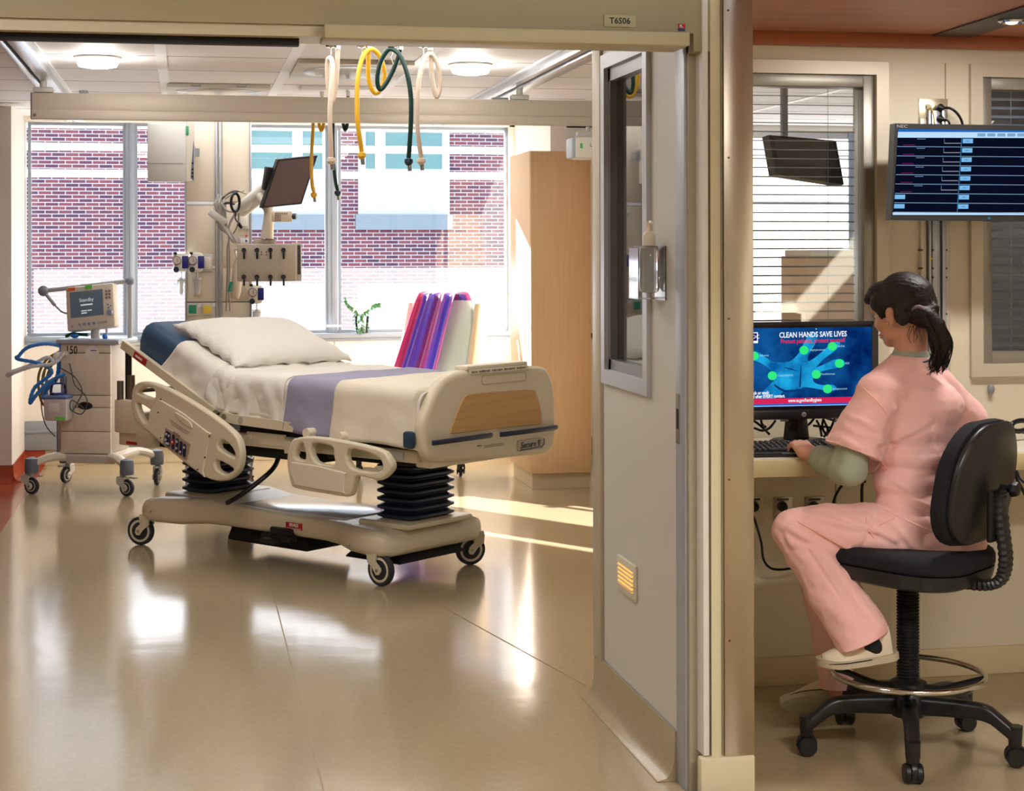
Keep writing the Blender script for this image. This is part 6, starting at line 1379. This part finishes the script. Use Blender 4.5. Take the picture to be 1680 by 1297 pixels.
def hand(b, w, side, fwd, down):
    f = fwd.normalized(); l = Vector((0, 0, 1)).cross(f).normalized(); up = f.cross(l)
    up = -up if up.z < 0 else up
    k = w + f * .055 + up * .006
    b.ell(w + f * .043 + up * .004, (.044, .043, .025), Matrix((f, l, up)).transposed().to_quaternion(), 18, 12)
    for i, (o, L_) in enumerate(((-.031, .058), (-.011, .068), (.010, .064), (.029, .050))):
        p0 = w + f * (.078 - abs(o) * .2) + l * o + up * .008; p1 = p0 + f * L_ * .48 + up * .006; p2 = p1 + f * L_ * .28 - up * L_ * .38; p3 = p2 + f * L_ * .02 - up * L_ * .30
        b.chain([w + f * .045 + l * o * .8, p0, p1, p2, p3], [.0115, .0105, .0092, .0085, .0075])
    t0 = w + f * .02 + l * side * .032; t1 = t0 + f * .035 + l * side * .020 - up * .004; t2 = t1 + f * .030 + l * side * .002 - up * .010
    b.chain([t0, t1, t2], [.014, .0115, .0090])
hand(b, wrL, -1, (haL - wrL) + Vector((-.01, .03, 0)), 1); hand(b, wrR, 1, Vector((-.8, .35, 0)), 1)
body = fuse(b, 'body', skin, pe, .0052, 5)
# face details
for s in (-1, 1):
    b = MB(); he(b, (s * .030, .0735, .004), (.012, .009, .007)); e_ = b.build('eye', mat('eye_white', (235, 230, 226), .3), pe); b = MB(); he(b, (s * .030, .0808, .004), (.005, .0025, .005)); b.build('iris', mat('iris_brown', (50, 34, 26), .2), e_)
    b = MB(); b.tube([HM @ Vector((s * (.014 + .010 * k), .091 - .0035 * k * (1 if k > 1 else .4), .022 + .002 * (k % 2))) for k in range(4)], .003, 6, 3); b.build('eyebrow', hairm, pe)
b = MB(); he(b, (0, .0905, -.0575), (.018, .004, .004)); he(b, (0, .089, -.066), (.015, .004, .0045)); b.build('lips', mat('lips', (180, 96, 92), .45), pe)
b = MB(); b.ell(HM @ Vector((-.086, .0, -.030)), .004); b.build('earring', chrome, pe)
# hair
b = MB()
he(b, (0, -.022, .044), (.083, .103, .086)); he(b, (0, -.062, .02), (.074, .064, .075)); he(b, (0, -.085, -.025), (.055, .042, .040)); he(b, (0, .045, .082), (.066, .055, .034)); he(b, (-.02, .088, .066), (.038, .022, .022), ); he(b, (.03, .075, .070), (.04, .024, .02))
for s in (-1, 1): he(b, (s * .062, .026, .042), (.020, .044, .036)); he(b, (s * .066, .034, .010), (.010, .012, .022)); he(b, (s * .070, -.045, -.012), (.014, .030, .034))
b.cap(HM @ Vector((0, -.08, -.02)), .04, HM @ Vector((0, -.118, -.01)), .022)
tailp = [Q(1507, 512, 5.00), Q(1522, 516, 4.985), Q(1536, 535, 4.98), Q(1544, 562, 4.985), Q(1543, 588, 4.99), Q(1541, 602, 4.995)]
b.cap(HM @ Vector((0, -.11, -.008)), .026, tailp[0], .016); b.chain([tailp[0], tailp[1], tailp[2], tailp[3], tailp[4]], [.016, .022, .031, .030, .014])
def hairfn(p, n):
    q = HM.inverted() @ p; a = math.atan2(q.x, q.z); return p + n * (.0014 * math.sin(a * 46 + 4 * fbm(q, 9)) + .003 * fbm(p, 12))
hr0 = fuse(b, 'hair', hairm, pe, .0062, 4, hairfn)
random.seed(5); b = MB()
for k in range(70):
    j = Vector((random.uniform(-.024, .024), random.uniform(-.02, .02), 0)); e = random.uniform(.2, 1.15)
    P = [tailp[0] + j * .3, tailp[1] + j * .6, tailp[2] + j * 1.2, tailp[3] + j * 1.3 + Vector((random.uniform(-.01, .012), 0, 0)), tailp[4] + j * 1.0 + Vector((random.uniform(-.018, .014), 0, -.02 * e)), tailp[5] + j * .9 + Vector((random.uniform(-.022, .012), 0, -.022 * e))]
    b.tube(P, [.003, .003, .0028, .0022, .0006], 5, 4)
for k in range(9):
    p = HM @ Vector((random.uniform(-.06, -.02), -.07 + random.uniform(-.02, .01), -.05)); b.tube([p, p + Vector((random.uniform(-.015, .01), random.uniform(-.01, .01), -.03)), p + Vector((random.uniform(-.02, .015), random.uniform(-.01, .01), -.055))], [.0012, .0008, .0004], 4, 4)
b.build('ponytail_strands', hairm, pe, 180)
d_ = (tailp[1] - HM @ Vector((0, -.11, -.008))).normalized(); b = MB(); M = Matrix.Translation(tailp[0]) @ Vector((0, 0, 1)).rotation_difference(d_).to_matrix().to_4x4()
b.tube([M @ Vector((.019 * math.cos(2 * PI * k / 16), .019 * math.sin(2 * PI * k / 16), 0)) for k in range(16)], .007, 8, closed=True); b.build('hair_tie', mat('tie_mauve', (128, 110, 132), .8), pe)
# undershirt: collar and sleeves
b = MB(); b.cap(nb + Vector((0, 0, .016)), .064, nb + Vector((0, 0, -.03)), .078); un = fuse(b, 'undershirt_collar', under, pe, .008, 3)
b = MB(); c = nb + Vector((.0, 0, .026)); b.tube([c + Vector((.069 * math.cos(a), .067 * math.sin(a), -.004 + .012 * math.sin(a) + .010 * math.cos(a))) for a in [2 * PI * k / 40 for k in range(40)]], .0045, 8, closed=True); b.build('collar_trim', mat('trim_teal', (28, 84, 78), .6), pe)
ax = (wrL - elL).normalized(); b = MB(); b.chain([shL.lerp(elL, .3), elL, elL + (wrL - elL) * .80], [.050, .060, .046]); b.ell(elL + Vector((0, 0, -.01)), (.064, .066, .056))
def wr1(p, n): return p + n * (.004 * fbm(p, 14) + .003 * math.sin((p - elL).dot(ax) * 90 + 3 * fbm(p, 6)))
fuse(b, 'undershirt_sleeve', under, pe, .0075, 4, wr1)
b = MB(); b.chain([shR.lerp(elR, .35), elR, elR + (wrR - elR) * .8], [.048, .056, .042]); fuse(b, 'undershirt_sleeve', under, pe, .009, 4)
# scrub top
b = MB()
lat = (shR - shL).normalized()
for i, (c, w, d) in enumerate(((pel + Vector((-.025, 0, .03)), .172, .135), (pel.lerp(waist, .5) + Vector((-.015, 0, 0)), .172, .130), (waist + Vector((-.012, 0, 0)), .170, .125), (waist.lerp(chest, .5), .162, .125), (chest, .168, .125), (chest.lerp(upch, .5), .165, .118), (upch, .150, .105), (upch.lerp(nb, .45), .11, .085), (nb + Vector((0, 0, -.010)), .080, .078))):
    q = Matrix((lat, Vector((0, 0, 1)).cross(lat), Vector((0, 0, 1)))).transposed().to_quaternion(); b.ell(c, (w, d, .085), q, 24, 12)
slL = shL.lerp(elL, .80); slR = shR + Vector((.085, .06, -.085))
b.chain([shL + Vector((.02, 0, -.005)), slL], [.074, .096]); b.cap(shR + Vector((-.02, 0, -.005)), .074, slR, .082); b.cap(shL + Vector((.01, 0, -.005)), .072, upch, .10); b.cap(shR + Vector((-.01, 0, -.005)), .07, upch, .10)
for S_ in (shL, shR): b.cap(S_ + Vector((0, 0, .0)), .064, nb + Vector((0, 0, -.008)), .076); b.cap(S_, .06, chest.lerp(S_, .35), .10)
b.cap(upch, .11, nb + Vector((0, 0, -.03)), .08); b.ell(chest.lerp(upch, .6) + Vector((0, -.02, 0)), (.16, .115, .11))
aL = (elL - shL).normalized()
CR = [(Q(1456, 742, 4.9), Q(1475, 680, 4.9), .010, .016), (Q(1530, 740, 4.88), Q(1450, 735, 4.9), .008, .014), (Q(1500, 820, 4.88), Q(1430, 760, 4.9), .008, .018), (Q(1560, 745, 4.9), Q(1500, 748, 4.88), .007, .012), (Q(1415, 745, 4.9), Q(1365, 720, 4.9), .006, .012), (Q(1540, 850, 4.86), Q(1455, 800, 4.88), .006, .016), (Q(1420, 725, 4.9), Q(1378, 700, 4.9), .005, .010), (Q(1558, 820, 4.9), Q(1522, 612, 4.9), .003, .010), (Q(1478, 735, 4.9), Q(1545, 700, 4.88), .007, .018), (Q(1470, 720, 4.9), Q(1492, 655, 4.9), .007, .016), (Q(1400, 690, 4.9), Q(1440, 712, 4.9), .005, .012), (Q(1445, 800, 4.9), Q(1520, 838, 4.88), .006, .014), (Q(1545, 690, 4.88), Q(1590, 672, 4.95), .005, .014)]
def flatten(p, c, ax, rad, off=0.0):
    d = (p - c).dot(ax)
    if d > 0 and ((p - c) - ax * d).length < rad + off: return p - ax * d
    return p
def seg_d(p, a, c):
    d = c - a; t = max(0, min(1, (p - a).dot(d) / d.dot(d))); r = p - (a + d * t); r = Vector((r.x, r.y * .12, r.z)); return r.length
def topfn(p, n):
    w = .006 * fbm((p.x * .6 + p.z * .5, p.y, p.z), 6) + .002 * fbm(p, 18) + .003 * (.4 - abs(fbm((p.x + p.z * .7, p.y, p.z * .5), 9)))
    if n.y < .3:
        for a, c, amp, wd in CR: g = seg_d(p, a, c) / (wd * .62); w += amp * 1.15 * (-math.exp(-g * g) + .75 * math.exp(-(seg_d(p, a + Vector((.006, 0, .017)), c + Vector((.006, 0, .014))) / (wd * .6)) ** 2))
    return flatten(p + n * w, slL, aL, .112, 0.0) if (p - slL).dot(lat) < .062 else p + n * w
top = fuse(b, 'scrub_top', scrub, pe, .0065, 9, topfn, cut=[(nb + Vector((0, 0, .032)), Vector((.05, -.05, 1)).normalized())])
# hems and seams of the top
b = MB()
seam = [Q(1436, 622, 4.925), Q(1418, 636, 4.90)]
for pts in ([(1416, 636), (1436, 655), (1452, 675), (1463, 700), (1460, 722), (1453, 735)], [(1440, 750), (1455, 770), (1458, 790), (1454, 812), (1450, 826)]):
    P = []
    for x, y in pts:
        o = at(x, y, 4.6) - E0; d = (o - (Vector((0, 0, CH)) - E0)).normalized(); ok, loc, no, _ = top.ray_cast(o, d); P += [loc + no * .0005] if ok else []
    b.tube(P, .0022, 6, 4)
b.build('seams', mat('scrub_seam', (252, 190, 174), .85), pe)
# trousers
b = MB(); b.ell(pel + Vector((.0, 0, -.015)), (.165, .155, .125)); b.ell(pel + Vector((.05, -.03, -.02)), (.13, .13, .115))
b.chain([hipL + Vector((0, 0, .0)), knL, knL.lerp(anL, .45), anL + (anL - knL).normalized() * -.01], [.098, .074, .074, .078], ); b.chain([hipR, knR, knR.lerp(anR, .5), anR], [.096, .072, .062, .060])
b.cap(anL, .080, anL + (anL - knL).normalized() * .06, .086); b.cap(anR, .060, anR + Vector((0, 0, -.05)), .062); b.cap(knL.lerp(anL, .5) + Vector((.03, 0, .01)), .066, anL + Vector((.02, 0, .03)), .07); sd_ = (anL - knL).normalized(); sr_ = (anR - knR).normalized()
kv = [(Q(1274, 880, 4.96), Q(1312, 905, 4.93), .010, .012), (Q(1350, 905, 4.93), Q(1420, 1010, 4.93), .006, .012), (Q(1310, 930, 4.93), Q(1355, 1040, 4.93), .005, .012), (Q(1380, 850, 4.92), Q(1470, 895, 4.9), .005, .014), (Q(1280, 868, 4.95), Q(1330, 895, 4.93), .012, .016), (Q(1345, 880, 4.93), Q(1400, 915, 4.93), .008, .016), (Q(1300, 905, 4.95), Q(1290, 880, 4.95), .010, .014), (Q(1330, 905, 4.93), Q(1400, 1020, 4.93), .008, .010), (Q(1340, 858, 4.93), Q(1440, 880, 4.92), .006, .02), (Q(1430, 830, 4.9), Q(1500, 905, 4.88), .006, .016), (Q(1440, 850, 4.9), Q(1420, 900, 4.9), .005, .012)]
def trfn(p, n):
    w = .007 * fbm(p, 8) + .003 * fbm(p, 20) + .007 * (.4 - abs(fbm((p.x * .5 + p.z, p.y, p.z * .4), 9)))
    for a, c, amp, wd in kv: g = seg_d(p, a, c) / (wd * .6); w += amp * (-math.exp(-g * g) + .8 * math.exp(-(seg_d(p, a + Vector((.0, 0, .016)), c + Vector((0, 0, .016))) / (wd * .6)) ** 2))
    p = flatten(p + n * w, anL + sd_ * .004, hemL, .13, .0); return flatten(p, anR + Vector((0, 0, .02)), Vector((0, 0, -1)), .10)
hemL = (sd_ + Vector((-.06, 0, -.14))).normalized()
trs = fuse(b, 'trousers', scrub, pe, .0068, 9, trfn)
def surf_line(pts, r, name, m, par):
    P = []
    for x, y in pts:
        o = at(x, y, 4.6) - E0; d = (o - (Vector((0, 0, CH)) - E0)).normalized(); best = None
        for ob in (top, trs):
            ok, loc, no, _ = ob.ray_cast(o, d)
            if ok and (best is None or (loc - o).length < (best[0] - o).length): best = (loc, no)
        if best: P.append(best[0] + best[1] * .0005)
    if len(P) > 2: b = MB(); b.tube(P, r, 6, 4); b.build(name, m, par)
smm = mat('scrub_seam', (252, 190, 174), .85)
surf_line([(1424, 822), (1440, 829), (1460, 840), (1482, 851), (1506, 862), (1530, 872)], .0045, 'tunic_hem', scrub, top)
surf_line([(1420, 838), (1422, 858), (1432, 880), (1444, 898)], .002, 'pocket_seam', smm, trs)
surf_line([(1424, 872), (1445, 860), (1468, 849)], .002, 'pocket_seam', smm, trs)
surf_line([(1290, 838), (1310, 856), (1340, 872), (1372, 890), (1400, 905)], .002, 'side_seam', smm, trs)
# shoes and socks
def shoe(heel, toe, up, nm):
    x = (toe - heel).normalized(); L_ = .245; M = frame_m(heel, x, Vector(up).cross(x)) ; k = L_ / .245
    w = lambda a: .030 + .016 * math.sin(min(1, a / .62) * PI / 2) if a < .62 else .046 - .0 * a - .030 * ((a - .62) / .38) ** 2.2
    b = MB(); secs = []
    for i in range(19):
        a = i / 18; a = min(max(a, .0), 1); X = L_ * a; W_ = w(a) * (1 if 0 < i < 18 else .45) * (.82 if i in (1, 17) else 1); hgt = .082 if a < .36 else .082 - .046 * min(1, (a - .36) / .42); hgt = hgt * (1 if i < 15 else 1 - .12 * (i - 14)); hgt *= (.85 if i == 0 else 1)
        secs.append([M @ Vector((X + (.012 if i == 0 else 0) - (.012 if i == 18 else 0), W_ * math.cos(q) * (1 if math.sin(q) < .2 else 1 - .35 * math.sin(q)), .020 + hgt * max(0, math.sin(q)) - .004 * (math.sin(q) < 0))) for q in [2 * PI * j / 20 for j in range(20)]])
    b.loft(secs); s = b.build(nm, shoem, pe, 60)
    b = MB(); secs = []
    for i in range(19):
        a = i / 18; X = -.006 + (L_ + .012) * a; W_ = (w(a) + .004) * (.5 if i in (0, 18) else (.85 if i in (1, 17) else 1)); secs.append([M @ Vector((X, y, z + (.010 * max(0, a - .75) / .25))) for y, z in ((-W_, .0), (W_, .0), (W_ * 1.02, .012), (W_, .024), (-W_, .024), (-W_ * 1.02, .012))])
    b.loft(secs); so = b.build('sole', solem, s, 50)
    b = MB()
    for s2 in (-1, 1): b.tube([M @ Vector((L_ * a, s2 * (w(a) + .0052), .019)) for a in [.35 + .55 * k / 10 for k in range(11)]], .0018, 6)
    b.tube([M @ Vector((L_ * .40 + .0, y, .090 - .1 * 0)) for y in (-.012, 0, .012)], .002, 6); b.build('stripe', mat('stripe_navy', (30, 32, 60), .5), so)
    b = MB(); b.box(-.002, -.018, .014, .010, .016, .014, .002, M=M); b.build('heel_tab', mat('tab_navy', (30, 44, 90), .5), so)
    b = MB()
    for k_ in range(3): X = L_ * (.45 + .10 * k_); b.tube([M @ Vector((X, -.022, .066 - .13 * (k_ * .1) - .01)), M @ Vector((X + .005, 0, .078 - .013 * k_ - .01 * k_)), M @ Vector((X, .022, .066 - .013 * k_ - .01))], .003, 6, 4)
    b.build('laces', whitep, s); return s
shoe(Q(1470, 1078, 4.93), Q(1352, 1094, 4.965), (-.10, -.05, 1), 'shoe'); shoe(Vector((2.232, 5.39, .066)) - E0, Vector((1.99, 5.42, .048)) - E0, (-.06, .80, .60), 'shoe')
b = MB(); b.chain([anL + Vector((-.0, 0, .02)), Q(1432, 1062, 4.94)], [.040, .042]); fuse(b, 'sock', blackm, pe, .008, 3)
b = MB(); b.chain([anR + Vector((0, 0, .03)), Vector((2.215, 5.42, .12)) - E0], [.036, .036]); fuse(b, 'sock', blackm, pe, .008, 3)
# ------------------------------------------------------------------ every loose fitting is a part of its own
def split(o, single):
    bm = bmesh.new(); bm.from_mesh(o.data); bm.verts.ensure_lookup_table(); isl = {}; boxes = []
    for v in bm.verts:
        if v in isl: continue
        k = len(boxes); stack = [v]; isl[v] = k; lo = v.co.copy(); hi = v.co.copy()
        while stack:
            a = stack.pop()
            for i in range(3): lo[i] = min(lo[i], a.co[i]); hi[i] = max(hi[i], a.co[i])
            for e in a.link_edges:
                w = e.other_vert(a)
                if w not in isl: isl[w] = k; stack.append(w)
        boxes.append((lo, hi))
    n = len(boxes); par = list(range(n))
    def find(i):
        while par[i] != i: i = par[i]
        return i
    for i in range(n):
        for j in range(i + 1, n):
            g = Vector([max(0, boxes[i][0][k] - boxes[j][1][k], boxes[j][0][k] - boxes[i][1][k]) for k in range(3)]).length
            s = max(max(boxes[i][1] - boxes[i][0]), max(boxes[j][1] - boxes[j][0]))
            if g <= max(.02, .5 * s) * (.15 if single[1] else 1): par[find(i)] = find(j)
    roots = sorted({find(i) for i in range(n)})
    if len(roots) < 2: bm.free(); o.name = single[0]; return
    for r in roots[1:]:
        c = bm.copy(); c.verts.ensure_lookup_table(); bm.verts.ensure_lookup_table()
        kill = [c.verts[v.index] for v in bm.verts if find(isl[v]) != r]; bmesh.ops.delete(c, geom=kill, context='VERTS')
        me = o.data.copy(); c.to_mesh(me); c.free(); q = bpy.data.objects.new(single[0], me); COL.objects.link(q); q.parent = o.parent; q.location = o.location; q.rotation_euler = o.rotation_euler
        for m in o.modifiers: pass
        for key in ('label',):
            if key in o: q[key] = o[key]
    bmesh.ops.delete(bm, geom=[v for v in bm.verts if find(isl[v]) != roots[0]], context='VERTS'); bm.to_mesh(o.data); bm.free(); o.name = single[0]
SP = {'blue_connectors': ('blue_connector', 0), 'arm_joints': ('arm_joint', 0), 'screws': ('screw', 1), 'push_handle': ('push_handle', 0), 'bumper_strip': ('bumper_strip', 0), 'corner_bumper': ('corner_bumper', 0), 'rail_pivots': ('rail_pivot', 0),
      'pivot_bolts': ('pivot_bolt', 1), 'release_label': ('release_label', 0), 'dials': ('dial', 1), 'ports': ('port', 1), 'clips': ('clip', 0), 'buttons': ('button', 1), 'bellows_collar': ('bellows_collar', 0), 'vertical_trims': ('vertical_trim', 0), 'panels': ('panel', 1), 'pole_socket': ('pole_socket', 0), 'stop': ('stop', 0), 'trolley': ('trolley', 0), 'cross_trims': ('cross_trim', 0), 'head_end_bracket': ('head_end_bracket', 0), 'underbody': ('underbody', 0), 'actuator_housing': ('actuator_housing', 0), 'back_sides': ('back_side', 0), 'side_bracket': ('side_bracket', 0), 'keys': ('key', 1) if False else ('keys', 2)}
for o in list(bpy.data.objects):
    if o.type != 'MESH': continue
    nm = o.name.split('.')[0]
    if nm in SP and SP[nm][1] != 2: split(o, SP[nm])
